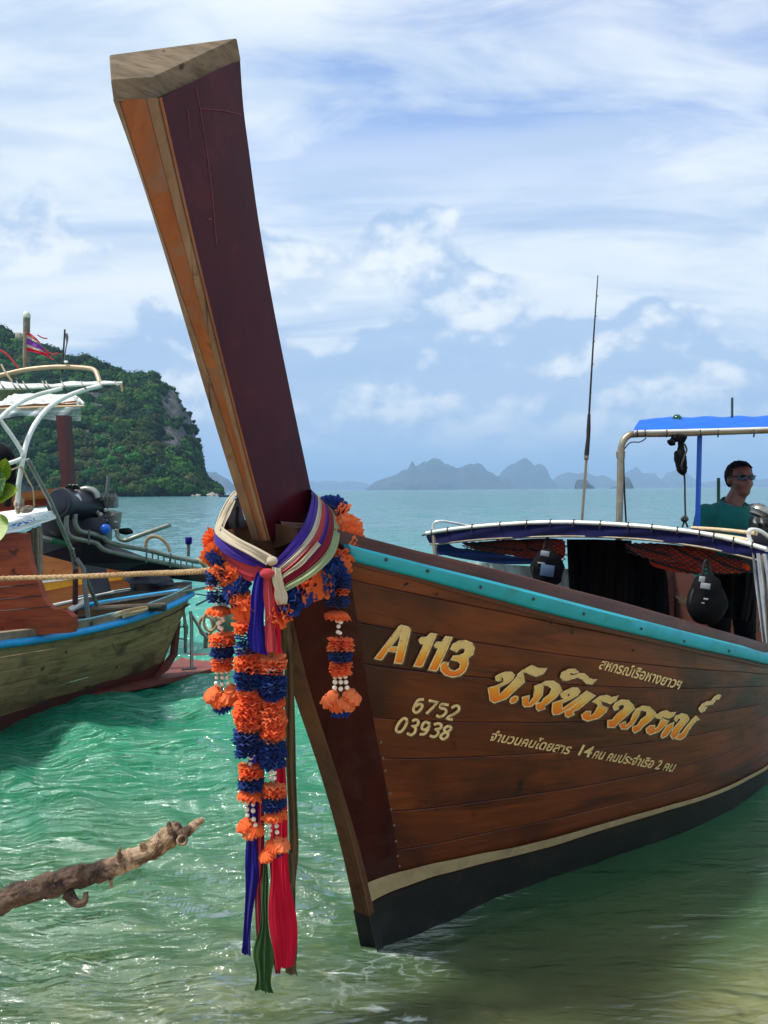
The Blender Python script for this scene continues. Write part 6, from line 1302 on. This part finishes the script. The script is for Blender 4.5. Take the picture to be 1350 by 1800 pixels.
# pole legs and brackets
for pts, r, m_ in (([(48, 807, 6.3), (88, 880, 6.5), (125, 965, 6.75)], 0.017, M_PIPE), ([(126, 965, 6.75), (130, 985, 6.8), (133, 1000, 6.8)], 0.022, M_GREYM), ([(133, 985, 6.8), (132, 1080, 6.85)], 0.024, M_MARPOST), ([(134, 982, 6.75), (147, 1000, 6.75), (150, 1040, 6.72), (156, 1093, 6.7)], 0.020, M_GREYM), ([(150, 1012, 6.74), (171, 1064, 6.9)], 0.016, M_GREYM)):
    MB().tube([at(*p) for p in pts], r, 8).build('bracket', m_, lb)
for pts, r, m_ in (([(95, 1066, 7.2), (180, 1046, 7.5), (260, 1034, 7.8)], 0.012, M_PIPE), ([(90, 1064, 7.3), (200, 1040, 7.7)], 0.010, M_WHITEP), ([(172, 1063, 7.0), (260, 1049, 7.4), (345, 1036, 7.9), (380, 1030, 8.1)], 0.014, M_PIPE), ([(122, 1073, 6.8), (150, 1057, 6.9)], 0.028, M_ALU), ([(160, 1070, 6.9), (230, 1066, 7.1), (290, 1064, 7.3)], 0.022, M_GREYW), ([(128, 1086, 6.8), (240, 1078, 7.1)], 0.012, M_DARK)):
    MB().tube([at(*p) for p in pts], r, 8).build('deck_spar', m_, lb)
MB().box(at(278, 1068, 7.3), (0.14, 0.08, 0.06), None, 0.006).build('cleat', M_DARK, lb)
b = MB()
for k in range(4): b.tube(vspline([at(168 + 4 * k, 1094 - k, 6.85), at(210, 1082 - 2 * k, 6.98), at(250, 1070 - k, 7.1), at(254 + k, 1074 - k, 7.1), at(215, 1086 - 2 * k, 7.0)], 20), 0.008, 6)
tag(b.build('rope_coil', M_BAMB, None), 'loose coil of pale rope on the deck of the left boat', 'rope')
# engine with long tail
en = thing('longtail_engine', 'black longtail engine with grey pipes on the stern of the left boat', 'engine', at(150, 985, 7.3)); E2 = lambda x, y, d=7.2: at(x, y, d)
ax = (E2(172, 892, 7.5) - E2(100, 885, 7.0)).normalized(); Rm = frame(ax).to_4x4(); Lc = (E2(172, 892, 7.5) - E2(100, 885, 7.0)).length
MB().lathe([(0.05, -0.01), (0.085, -0.005), (0.09, 0.0), (0.10, 0.004), (0.118, 0.0), (0.132, 0.015), (0.135, 0.06), (0.130, 0.075), (0.130, Lc * 0.85), (0.12, Lc * 0.95), (0.08, Lc), (0.0, Lc)], 32, Matrix.Translation(E2(102, 885, 7.0)) @ Rm).build('air_cleaner', M_ENG, en, angle=35)
c_ = E2(137, 881, 7.0); lab_ = [E2(128, 871, 7.02), E2(138, 868, 7.05), E2(143, 878, 7.07), E2(142, 890, 7.07), E2(136, 888, 7.05), E2(132, 880, 7.03)]
MB().prism([p + (p - CAMP).normalized() * 0.02 for p in lab_], (0, 0.004, 0)).build('torn_label', M_WHITEP, en, smooth=False)
for k, (a, r) in enumerate((((108, 872), .01), ((118, 905), .012), ((150, 870), .01))): pass
MB().box(E2(150, 930, 7.35), (0.42, 0.22, 0.22), None, 0.02).box(E2(100, 925, 7.3), (0.22, 0.2, 0.24), None, 0.03).build('crankcase', M_ENG, en)
MB().box(E2(190, 882, 7.45), (0.15, 0.14, 0.11), None, 0.012).box(E2(199, 914, 7.4), (0.11, 0.13, 0.16), Matrix.Rotation(0.15, 3, 'Y'), 0.012).build('cylinder_block', M_GREYM, en)
for k in range(5): MB().box(E2(178 + k * 6.2, 874, 7.36), (0.012, 0.03, 0.07), None, 0.002).build('cooling_fin', M_GREYM, en)
for (x, y, r) in ((176, 905, .025), (183, 915, .03), (203, 918, .012), (197, 905, .012), (170, 900, .02), (186, 897, .018)): MB().lathe([(0, 0.012), (r * .7, 0.012), (r, 0.006), (r, -0.02)], 14, Matrix.Translation(E2(x, y, 7.3)) @ Matrix.Rotation(math.pi / 2, 4, 'X')).build('bolt_cover', M_SIL, en)
MB().lathe([(0.001, 0.045), (0.025, 0.04), (0.041, 0.024), (0.046, 0.0), (0.042, -0.016), (0.025, -0.04), (0.001, -0.045)], 20, Matrix.Translation(E2(185, 930, 7.2))).build('fuel_bulb', M_BALL, en)
MB().tube(vspline([E2(133, 866, 7.3), E2(150, 860, 7.3), E2(166, 864, 7.3), E2(172, 876, 7.3)], 20), 0.030, 12).build('intake_hose', M_SIL, en, angle=180)
MB().tube([E2(188, 868, 7.5), E2(191, 836, 7.5)], 0.018, 8).build('stack_pipe', M_GREYM, en)
for k in range(6): MB().tube(vspline([E2(114 + k * 4, 862 - k % 3 * 2, 7.2), E2(120 + k * 3, 852, 7.15), E2(126 + k * 3, 860, 7.2)], 8), 0.008, 6).build('cable', M_GREYM if k % 2 else M_ROPED, en)
for pts in ([(118, 902), (117, 925), (124, 943), (150, 950), (170, 955), (188, 968), (260, 984), (300, 992), (352, 1001)], [(132, 904), (133, 922), (142, 934), (162, 938), (180, 944), (200, 956), (262, 968), (300, 978), (348, 988)]):
    MB().tube(vspline([E2(x, y, 7.0 + (x - 118) * 0.0035) for x, y in pts], 50), 0.021, 10).build('water_pipe', M_PIPE, en, angle=180)
for x, y in ((157, 944), (258, 976), (300, 985)): MB().tube([E2(x, y - 13, 7.0 + (x - 118) * 0.0035 - 0.02), E2(x - 1, y + 13, 7.0 + (x - 118) * 0.0035 - 0.02)], 0.008, 6).build('pipe_clip', M_GREYM, en)
for k in range(8): MB().tube([E2(268 + k * 10, 972 + k * 2.0, 7.6), E2(268 + k * 10, 984 + k * 2.2, 7.6)], 0.007, 5).build('ladder_rung', M_GREYM, en)
MB().prism([E2(70, 945, 7.2), E2(150, 948, 7.2), E2(260, 988, 7.6), E2(352, 1005, 7.95), E2(372, 1018, 8.1), E2(360, 1024, 8.1), E2(290, 1016, 7.8), E2(215, 1004, 7.5), E2(140, 992, 7.3), E2(74, 975, 7.2)], (0.05, 0.10, 0)).build('tail_frame', M_ENG, en, smooth=False)
rock('dark_gearbox', E2(262, 1022, 7.7), (0.22, 0.15, 0.09), M_ENG, 9, en)
MB().tube(vspline([E2(205, 930, 7.3), E2(208, 944, 7.3), E2(220, 950, 7.3), E2(240, 943, 7.3), E2(300, 922, 7.4)], 30), 0.020, 10).build('exhaust_pipe', M_PIPE, en, angle=180)
MB().tube(vspline([E2(256, 962, 7.4), E2(258, 950, 7.4), E2(268, 943, 7.4), E2(282, 946, 7.4), E2(294, 958, 7.4), E2(299, 970, 7.4)], 24), 0.015, 10).build('bent_hose', M_FLEXI, en, angle=180)
rock('oily_rag', E2(220, 934, 7.4), (0.07, 0.05, 0.03), M_BLACK, 12, en); MB().tube([E2(70, 945, 7.1), E2(92, 950, 7.15)], 0.026, 8).build('filter_body', M_SIL, en); MB().tube([E2(90, 950, 7.14), E2(118, 956, 7.2)], [0.030, 0.022], 8).build('green_wrap', mat('green_wrap', lin(30, 110, 74), 0.5), en)
MB().tube([E2(331, 978, 7.8), E2(331.5, 958, 7.8)], 0.016, 8).build('lever', M_GREYM, en); MB().lathe([(0.02, -0.035), (0.032, -0.02), (0.034, 0.03), (0.03, 0.036), (0.0, 0.036)], 12, Matrix.Translation(E2(331.5, 951, 7.8))).build('blue_cap', C_NAVY, en)
MB().tube(vspline([E2(345, 985, 7.9), E2(356, 990, 7.9), E2(366, 1005, 8.0), E2(378, 1022, 8.0)], 14), 0.022, 8).build('tail_strut', M_FLEXI, en)
# round float and rusty rings beyond the tassel
fl_ = thing('tail_float', 'grey green round float with rusty rings behind the left flower tassel', 'float', at(395, 1150, 8.2)); F_ = at(398, 1078, 8.2)
MB().lathe([(0.001, 0.10), (0.1, 0.09), (0.17, 0.05), (0.2, 0.0), (0.18, -0.06), (0.13, -0.08), (0.001, -0.04)], 28, Matrix.Translation(F_) @ frame((-0.55, -0.75, 0.25)).to_4x4()).build('shell', mat('grey_green_plastic', lin(112, 126, 108), 0.5, var=0.15), fl_)
for k, (x, y) in enumerate(((370, 1092), (362, 1100))): MB().tube([at(x + 12 * math.cos(a), y + 17 * math.sin(a), 8.1 + 0.05 * k) for a in np.linspace(0, 2 * math.pi, 24)], 0.016, 8).build('ring', M_FLEXI, fl_)
MB().tube([at(362, 1112, 8.1), at(361, 1139, 8.1)], 0.022, 8).build('stub', M_GREYM, fl_); MB().tube([at(345, 1064, 8.0), at(368, 1052, 8.1)], 0.010, 6).build('arm', M_GREYM, fl_); MB().tube([at(344, 1044, 8.0), at(370, 1048, 8.1)], 0.006, 6).build('arm', M_GREYM, fl_)
# roof frames and tarps of the left boat
def tarp(rows, m_, name='roof_tarp', th=0.004, par=lb):
    P = [vspline([at(*p) for p in r], 24) for r in rows]; P = [list(c) for c in zip(*[vspline(c, 14) for c in zip(*P)])] if len(rows) > 2 else P
    for r in P:
        for k, p in enumerate(r): p.z += 0.006 * math.sin(k * 1.3)
    b = MB(); b.grid(P); b.grid([[p - Vector((0, 0, th)) for p in r] for r in P], flip=True); return b.build(name, m_, par, angle=180)
tarp([[(-60, 670, 6.8), (0, 671, 7.0), (75, 675, 7.0), (140, 670, 7.05), (212, 671, 7.1)], [(-60, 678, 6.7), (0, 680, 6.9), (75, 681, 6.9), (140, 677, 6.95), (212, 674, 7.0)], [(-60, 684, 6.65), (0, 683, 6.85), (75, 680, 6.85), (140, 678, 6.92), (212, 675, 6.98)]], M_TARP)
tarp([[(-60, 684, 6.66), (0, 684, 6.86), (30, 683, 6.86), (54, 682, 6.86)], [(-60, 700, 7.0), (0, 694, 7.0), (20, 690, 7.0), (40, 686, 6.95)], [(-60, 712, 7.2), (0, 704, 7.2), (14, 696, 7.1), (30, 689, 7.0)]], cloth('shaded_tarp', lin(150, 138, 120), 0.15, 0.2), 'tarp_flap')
MB().tube(vspline([at(-60, 686, 6.65), at(0, 683, 6.85), at(75, 681, 6.85), at(140, 677, 6.92), at(215, 673, 7.0)], 20), 0.012, 8).build('roof_tube', M_ALU, lb)
for x in (3, 24, 33, 44, 78, 84, 112, 146, 178, 206): MB().tube(vspline([at(x - 4, 670, 6.85), at(x, 677, 6.8), at(x + 6, 684, 6.82)], 6), 0.006, 5).build('lashing', M_GREYM, lb)
MB().tube([at(212, 674, 6.98), at(214, 680, 6.98), at(215, 688, 6.98)], 0.009, 6).build('loose_lashing', M_BAMB, lb)
MB().tube(vspline([at(-60, 672, 7.2), at(0, 660, 7.2), at(45, 650, 7.2), at(100, 645, 7.2), at(150, 647, 7.2), at(166, 651, 7.15), at(172, 662, 7.1), at(176, 675, 7.05)], 40), 0.020, 10).build('arched_tube', M_TAN, lb, angle=180)
MB().tube(vspline([at(32, 855, 6.2), at(38, 820, 6.2), at(45, 785, 6.25), at(58, 752, 6.35), at(82, 720, 6.5), at(115, 698, 6.7), at(150, 685, 6.85), at(178, 678, 6.95)], 40), 0.019, 10).build('roof_bow', M_ALU, lb, angle=180)
MB().tube(vspline([at(-20, 760, 6.0), at(0, 736, 6.1), at(25, 714, 6.3), at(60, 696, 6.6), at(108, 683, 6.85)], 30), 0.017, 10).build('roof_bow', M_ALU, lb, angle=180)
MB().tube(vspline([at(0, 738, 6.1), at(20, 765, 6.15), at(36, 790, 6.2), at(40, 800, 6.2), at(36, 807, 6.2), at(14, 815, 6.1), at(-10, 822, 6.0)], 30), 0.016, 10).build('bent_tube', M_ALU, lb, angle=180)
MB().tube([at(34, 840, 6.2), at(30, 900, 6.3)], 0.018, 8).build('roof_bow_foot', M_ALU, lb)
MB().tube(vspline([at(20, 826, 6.0), at(34, 821, 6.15), at(40, 824, 6.18), at(50, 845, 6.2), at(58, 860, 6.25), at(60, 890, 6.3)], 24), 0.006, 6).build('tie_rope', M_BAMB, lb)
# low roof with clear plastic behind
tarp([[(-40, 690, 9.4), (30, 692, 9.4), (80, 692, 9.4), (128, 694, 9.4)], [(-40, 704, 9.0), (30, 703, 9.0), (90, 700, 9.0), (138, 700, 9.0)], [(-40, 713, 8.7), (30, 712, 8.7), (95, 708, 8.7), (146, 710, 8.7)]], M_TARP, 'low_roof_tarp')
MB().prism([at(-40, 714, 8.72), at(60, 711, 8.72), at(110, 707, 8.72), at(132, 704, 8.72), at(138, 713, 8.72), at(60, 720, 8.72), at(-40, 724, 8.72)], (0, 0.04, 0)).build('roof_board', M_ORW, lb, smooth=False)
MB().tube([at(-40, 721, 8.66), at(60, 716, 8.66), at(148, 713.5, 8.66)], 0.012, 8).build('roof_tube', M_TAN, lb)
for a, c in (((124, 694), (136, 699)), ((136, 699), (147, 710)), ((133, 702), (138, 714))): MB().tube([at(*a, 8.8), at(*c, 8.7)], 0.014, 7).build('roof_end_tube', M_WHITEP, lb)
def m_plastic():
    m, t, b, out = newmat('clear_plastic'); b.inputs['Base Color'].default_value = (0.8, 0.86, 0.86, 1); b.inputs['Roughness'].default_value = 0.12
    tr = t.n.new('ShaderNodeBsdfTransparent'); tr.inputs[0].default_value = (0.86, 0.92, 0.90, 1); mx = t.n.new('ShaderNodeMixShader'); tc = t.n.new('ShaderNodeTexCoord').outputs['Object']
    t.put(mx.inputs[0], t.sstep(t.noise(t.mapping(tc, (2, 2, 12)), 1.4, 4), 0.42, 0.7, 0.25, 0.85)); t.l.new(tr.outputs[0], mx.inputs[1]); t.l.new(b.outputs[0], mx.inputs[2]); t.l.new(mx.outputs[0], out.inputs[0]); return m
P = []
for i in range(24):
    s = i / 23; x = -40 + s * 182; yb = 738 - 14 * max(0, math.sin(s * 4.2 - 0.6)) ** 2 * (1 - s) + (2 if s > 0.6 else 0); P.append([at(x, 717 - s * 2 + (yb - 717 + s * 2) * k / 6, 8.64 + 0.03 * math.sin(i * 1.1 + k * 0.5)) for k in range(7)])
MB().grid(P).build('plastic_sheet', m_plastic(), lb, angle=180)
# flag with its pole, lamp mast, second flag stick
fp = thing('flag', 'faded red white and purple striped flag with frayed edge on the left boat', 'flag', at(43, 650, 7.2)); FD = 7.2
MB().tube([at(43, 652, FD), at(44, 576, FD)], 0.014, 8).build('pole', M_GREYW, fp)
bands = [(0.0, 0.17, C_PINK), (0.17, 0.33, C_WHITE), (0.33, 0.66, cloth('violet_flag_cloth', lin(140, 72, 170), 0.15, 0.35)), (0.66, 0.82, C_WHITE), (0.82, 1.0, C_RED)]
for f0, f1, m_ in bands:
    P = []
    for i in range(16):
        s = i / 15; top = 583 + 9 * s + 12 * s * s; bot = 617 + 3 * s + 10 * s * s; xm = 47 + s * (24 + 14 * (0.5 * (f0 + f1)) + (4 if f1 > 0.9 else 0)); P.append([at(xm, top + (bot - top) * (f0 + (f1 - f0) * k / 3), FD + 0.02 * math.sin(s * 7 + k * .3)) for k in range(4)])
    MB().grid(P).build('stripe', m_, fp, angle=180)
for pts in ([(66, 589), (75, 594), (83, 595)], [(78, 612), (84, 622), (86, 628), (94, 632)], [(80, 616), (90, 622), (103, 621)]): MB().tube(vspline([at(*p, FD) for p in pts], 10), 0.006, 5).build('frayed_thread', C_PINK, fp)
mst = thing('lamp_mast', 'stubby mottled mast with a pale round cap behind the flag', 'mast', at(47, 650, 7.5)); MB().tube([at(47, 650, 7.5), at(46, 620, 7.5), at(47, 557, 7.5)], 0.030, 12).build('mast', mat('mottled_grey', lin(112, 108, 92), 0.8, var=0.45, ns=30, bs=0.4), mst)
MB().lathe([(0.032, -0.02), (0.034, 0.0), (0.03, 0.02), (0.018, 0.034), (0.0, 0.038)], 14, Matrix.Translation(at(47, 555, 7.5))).build('cap', mat('pale_cap', lin(196, 206, 186), 0.5), mst); MB().box(at(33, 590, 7.45), (0.05, 0.05, 0.05), None, 0.006).box(at(38, 590, 7.45), (0.03, 0.03, 0.03)).build('bracket', mat('pale_block', lin(170, 164, 146), 0.7), mst)
st_ = thing('flag_stick', 'thin dark stick with a furled rag right of the flag', 'stick', at(110, 645, 7.2)); MB().tube([at(110, 645, 7.2), at(112, 612, 7.2), at(114, 579, 7.2)], 0.008, 6).build('stick', M_ROPED, st_)
MB().tube(vspline([at(117, 586, 7.2), at(118, 600, 7.2), at(116, 612, 7.2), at(112, 636, 7.2)], 10), [0.008, 0.013, 0.012, 0.008, 0.006, 0.005, 0.005, 0.005, 0.006, 0.006], 7).build('rag', M_GREYM, st_); rock('tied_tag', at(116, 636, 7.18), (0.018, 0.01, 0.01), M_WHITEP, 3, st_)
for pts, m_, lab in (([(-10, 612), (8, 620), (17, 628), (33, 648)], C_PINK, 'faded red streamer cord sloping down to the arched tube'), ([(2, 640), (10, 655), (21, 670)], M_BAMB, 'pale cord tied down to the white roof tarp')):
    tag(MB().tube(vspline([at(*p, 7.1) for p in pts], 12), 0.009, 6).build('streamer_cord', m_, None), lab, 'cord', 'cords on the left boat roof')
dk = MB(); dk.tube(vspline([at(-10, 790, 6.4), at(4, 800, 6.4), at(10, 825, 6.4), at(14, 860, 6.4), at(12, 890, 6.4)], 20), [0.03 + 0.05 * math.sin(math.pi * min(1, (k + 3) / 20)) for k in range(20)], 14, jit=0.06); tag(dk.build('hanging_cloth', M_BLACK, None), 'black cloth hanging behind the green leaves at the left edge', 'cloth')
# ================================================================== MOORING ROPE, DRIFTWOOD, LEAVES
M_ROPE = mat('hemp_rope', lin(180, 150, 110), 0.9, var=0.3, ns=120, bs=0.6, bd=0.003, stain=lin(120, 92, 58), stain_amt=0.4)
path = vspline([at(-260, 1034, 3.5), at(-100, 1023, 3.25), at(0, 1017, 3.1), at(120, 1014, 2.95), at(240, 1009, 2.82), at(340, 1005, D0 + 0.04), at(378, 1000, D0 + 0.02), at(405, 985, D0 + 0.05)], 300)
b = MB()
for s in range(3):
    pts = []; L = 0
    for i, p in enumerate(path):
        if i: L += (p - path[i - 1]).length
        t_ = (path[min(i + 1, 299)] - path[max(i - 1, 0)]).normalized(); n1 = t_.cross(Vector((0, 0, 1))).normalized(); n2 = n1.cross(t_); a = L * 190 + s * 2.094; pts.append(p + (n1 * math.cos(a) + n2 * math.sin(a)) * 0.0050)
    b.tube(pts, 0.0056, 6)
tag(b.build('mooring_rope', M_ROPE, None), 'twisted tan mooring rope running from the bow to the left', 'rope')
def driftwood():
    ctr = vspline([at(-420, 1790, 1.35), at(-200, 1680, 1.42), at(-60, 1615, 1.46), at(0, 1586, 1.48), at(60, 1562, 1.5), at(130, 1545, 1.53), at(180, 1530, 1.56), at(235, 1508, 1.58), at(272, 1492, 1.6), at(290, 1478, 1.6), at(306, 1462, 1.61), at(318, 1458, 1.61)], 340)
    rad = spline([(21,), (20,), (19,), (20,), (21,), (22,), (19,), (17,), (17,), (20,), (18,), (10,)], 340); n = 60; rows = []
    m, t, b_, _ = newmat('driftwood_bark_shade'); pos = t.n.new('ShaderNodeTexCoord').outputs['Object']
    n1 = t.noise(pos, 24, 9, 0.7, 0.8); n2 = t.noise(t.mapping(pos, (9, 9, 30)), 2.2, 7, 0.65, 0.5)
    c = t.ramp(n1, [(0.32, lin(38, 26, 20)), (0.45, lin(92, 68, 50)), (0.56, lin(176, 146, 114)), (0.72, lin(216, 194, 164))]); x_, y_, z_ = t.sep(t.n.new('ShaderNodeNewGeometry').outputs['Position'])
    tree_shade = t.math('ADD', t.math('MULTIPLY', t.math('SUBTRACT', -0.53, x_), 6.0), t.math('MULTIPLY', n2, 1.2))  # tree shade painted into the bark colour, darker towards the left end
    c = t.mix(t.sstep(tree_shade, 0.35, 0.75, 0, 0.86), c, t.ramp(n1, [(0.35, lin(34, 24, 22)), (0.7, lin(96, 72, 58))])); t.put(b_.inputs['Base Color'], c); b_.inputs['Roughness'].default_value = 0.9; bump(t, b_, t.math('ADD', t.math('ADD', n1, n2), t.noise(pos, 90, 6, 0.7)), 1.0, 0.009)
    g = thing('driftwood_branch', 'bare knobbly driftwood branch reaching in from the left over the shallows', 'branch', ctr[0])
    for i, p in enumerate(ctr):
        t_ = (ctr[min(i + 1, 339)] - ctr[max(i - 1, 0)]).normalized(); n1_ = t_.cross(Vector((0, 1, 0))).normalized(); n2_ = t_.cross(n1_); r = rad[i][0] / FPX * p.y; row = []
        for k in range(n):
            a = 2 * math.pi * k / n; dv = n1_ * math.cos(a) + n2_ * math.sin(a); q = p + dv * r; sq = Vector((a * 2.2, i * 0.020, 3.0)); k_ = 1 + 0.20 * noise.noise(q * 13) + 0.26 * noise.fractal(q * 34, 0.8, 2, 5) - 0.22 * max(0, 0.35 - abs(noise.noise(sq * 2.0))) + 0.16 * max(0, noise.noise(q * 60 + Vector((5, 0, 0))) - 0.2); row.append(p + dv * r * k_)
        rows.append(row)
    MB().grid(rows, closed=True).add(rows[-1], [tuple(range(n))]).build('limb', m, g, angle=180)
    for pts, rr, nm in (([(312, 1472, 1.6), (328, 1462, 1.61), (345, 1448, 1.62), (357, 1440, 1.62)], [13, 10, 8, 5], 'stub'), ([(302, 1468, 1.6), (297, 1452, 1.59), (298, 1444, 1.59)], [7, 5, 3], 'stub'), ([(212, 1510, 1.56), (209, 1500, 1.555), (211, 1489, 1.55)], [7, 4, 2], 'stub'), ([(100, 1548, 1.5), (94, 1536, 1.5)], [6, 3], 'stub'), ([(140, 1535, 1.52), (143, 1521, 1.51)], [8, 4], 'stub'), ([(252, 1492, 1.57), (250, 1482, 1.56)], [7, 4], 'stub'), ([(195, 1545, 1.55), (196, 1562, 1.55)], [4, 2], 'stub'), ([(120, 1570, 1.52), (132, 1586, 1.51), (148, 1586, 1.51), (151, 1568, 1.52)], [11, 8, 6, 4], 'hook')):
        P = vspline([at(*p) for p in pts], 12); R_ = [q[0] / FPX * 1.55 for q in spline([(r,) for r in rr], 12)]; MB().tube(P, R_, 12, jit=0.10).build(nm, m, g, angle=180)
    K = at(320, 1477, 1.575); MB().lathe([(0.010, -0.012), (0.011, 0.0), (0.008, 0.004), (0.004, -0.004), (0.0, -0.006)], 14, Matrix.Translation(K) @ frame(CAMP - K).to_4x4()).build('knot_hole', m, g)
driftwood()
def m_leaf():
    m, t, b, out = newmat('leaf_green'); tc = t.n.new('ShaderNodeTexCoord').outputs['UV']; x, y, z = t.sep(tc); oi = t.n.new('ShaderNodeObjectInfo').outputs['Random']
    vein = t.math('MINIMUM', t.sstep(t.math('ABSOLUTE', t.math('SUBTRACT', y, 0.5)), 0.0, 0.035), t.sstep(t.math('PINGPONG', t.math('ADD', t.math('MULTIPLY', x, 1.0), t.math('MULTIPLY', t.math('ABSOLUTE', t.math('SUBTRACT', y, 0.5)), -0.5)), 0.07), 0.0, 0.012))
    c = t.mix(vein, lin(176, 190, 96), t.mix(oi, lin(58, 110, 30), lin(140, 170, 50))); t.put(b.inputs['Base Color'], c); b.inputs['Roughness'].default_value = 0.4
    tr = t.n.new('ShaderNodeBsdfTranslucent'); t.put(tr.inputs[0], c); mx = t.n.new('ShaderNodeMixShader'); mx.inputs[0].default_value = 0.4; t.l.new(b.outputs[0], mx.inputs[1]); t.l.new(tr.outputs[0], mx.inputs[2]); t.l.new(mx.outputs[0], out.inputs[0]); return m
def leaves():
    ml = m_leaf(); d = 1.25; g = thing('leafy_twig', 'twig with round green leaves poking in at the left edge', 'plant', at(-60, 1000, d)); tw = mat('green_twig', lin(110, 116, 60), 0.6)
    MB().tube(vspline([at(-160, 1080, d), at(-60, 960, d), at(-20, 890, d), at(-6, 850, d), at(2, 812, d)], 30), 0.0022, 7).build('stem', tw, g)
    for (bx, by, tx, ty, w, tilt) in ((-8, 868, 40, 860, 17, 0.5), (-22, 905, 4, 955, 26, 0.1), (-4, 850, 12, 800, 16, -0.3), (-18, 848, 20, 838, 34, 0.2), (-10, 880, -2, 850, 18, 0.3), (-24, 905, -34, 985, 26, 0.4)):
        A = at(bx, by, d); T = at(tx, ty, d - 0.02); ax_ = T - A; vd = (A - CAMP).normalized(); sd = ax_.cross(vd).normalized(); nn_ = sd.cross(ax_).normalized(); sd = (sd * math.cos(tilt) + nn_ * math.sin(tilt)); W = w / FPX * d; P = []; UV = []
        for i in range(15):
            s = i / 14; hw = W * (math.sin(math.pi * min(1, s ** 0.8)) ** 0.75); P.append([A + ax_ * s + sd * hw * (k / 4 - 1) - nn_ * (abs(k / 4 - 1) * hw * 0.25 + 0.01 * s * s) for k in range(9)]); UV.append([(s, k / 8) for k in range(9)])
        b = MB(); b.grid(P, uvs=UV); b.grid([[p + nn_ * 0.0004 for p in r] for r in P], uvs=UV, flip=True); b.build('leaf', ml, g, angle=180)
leaves()
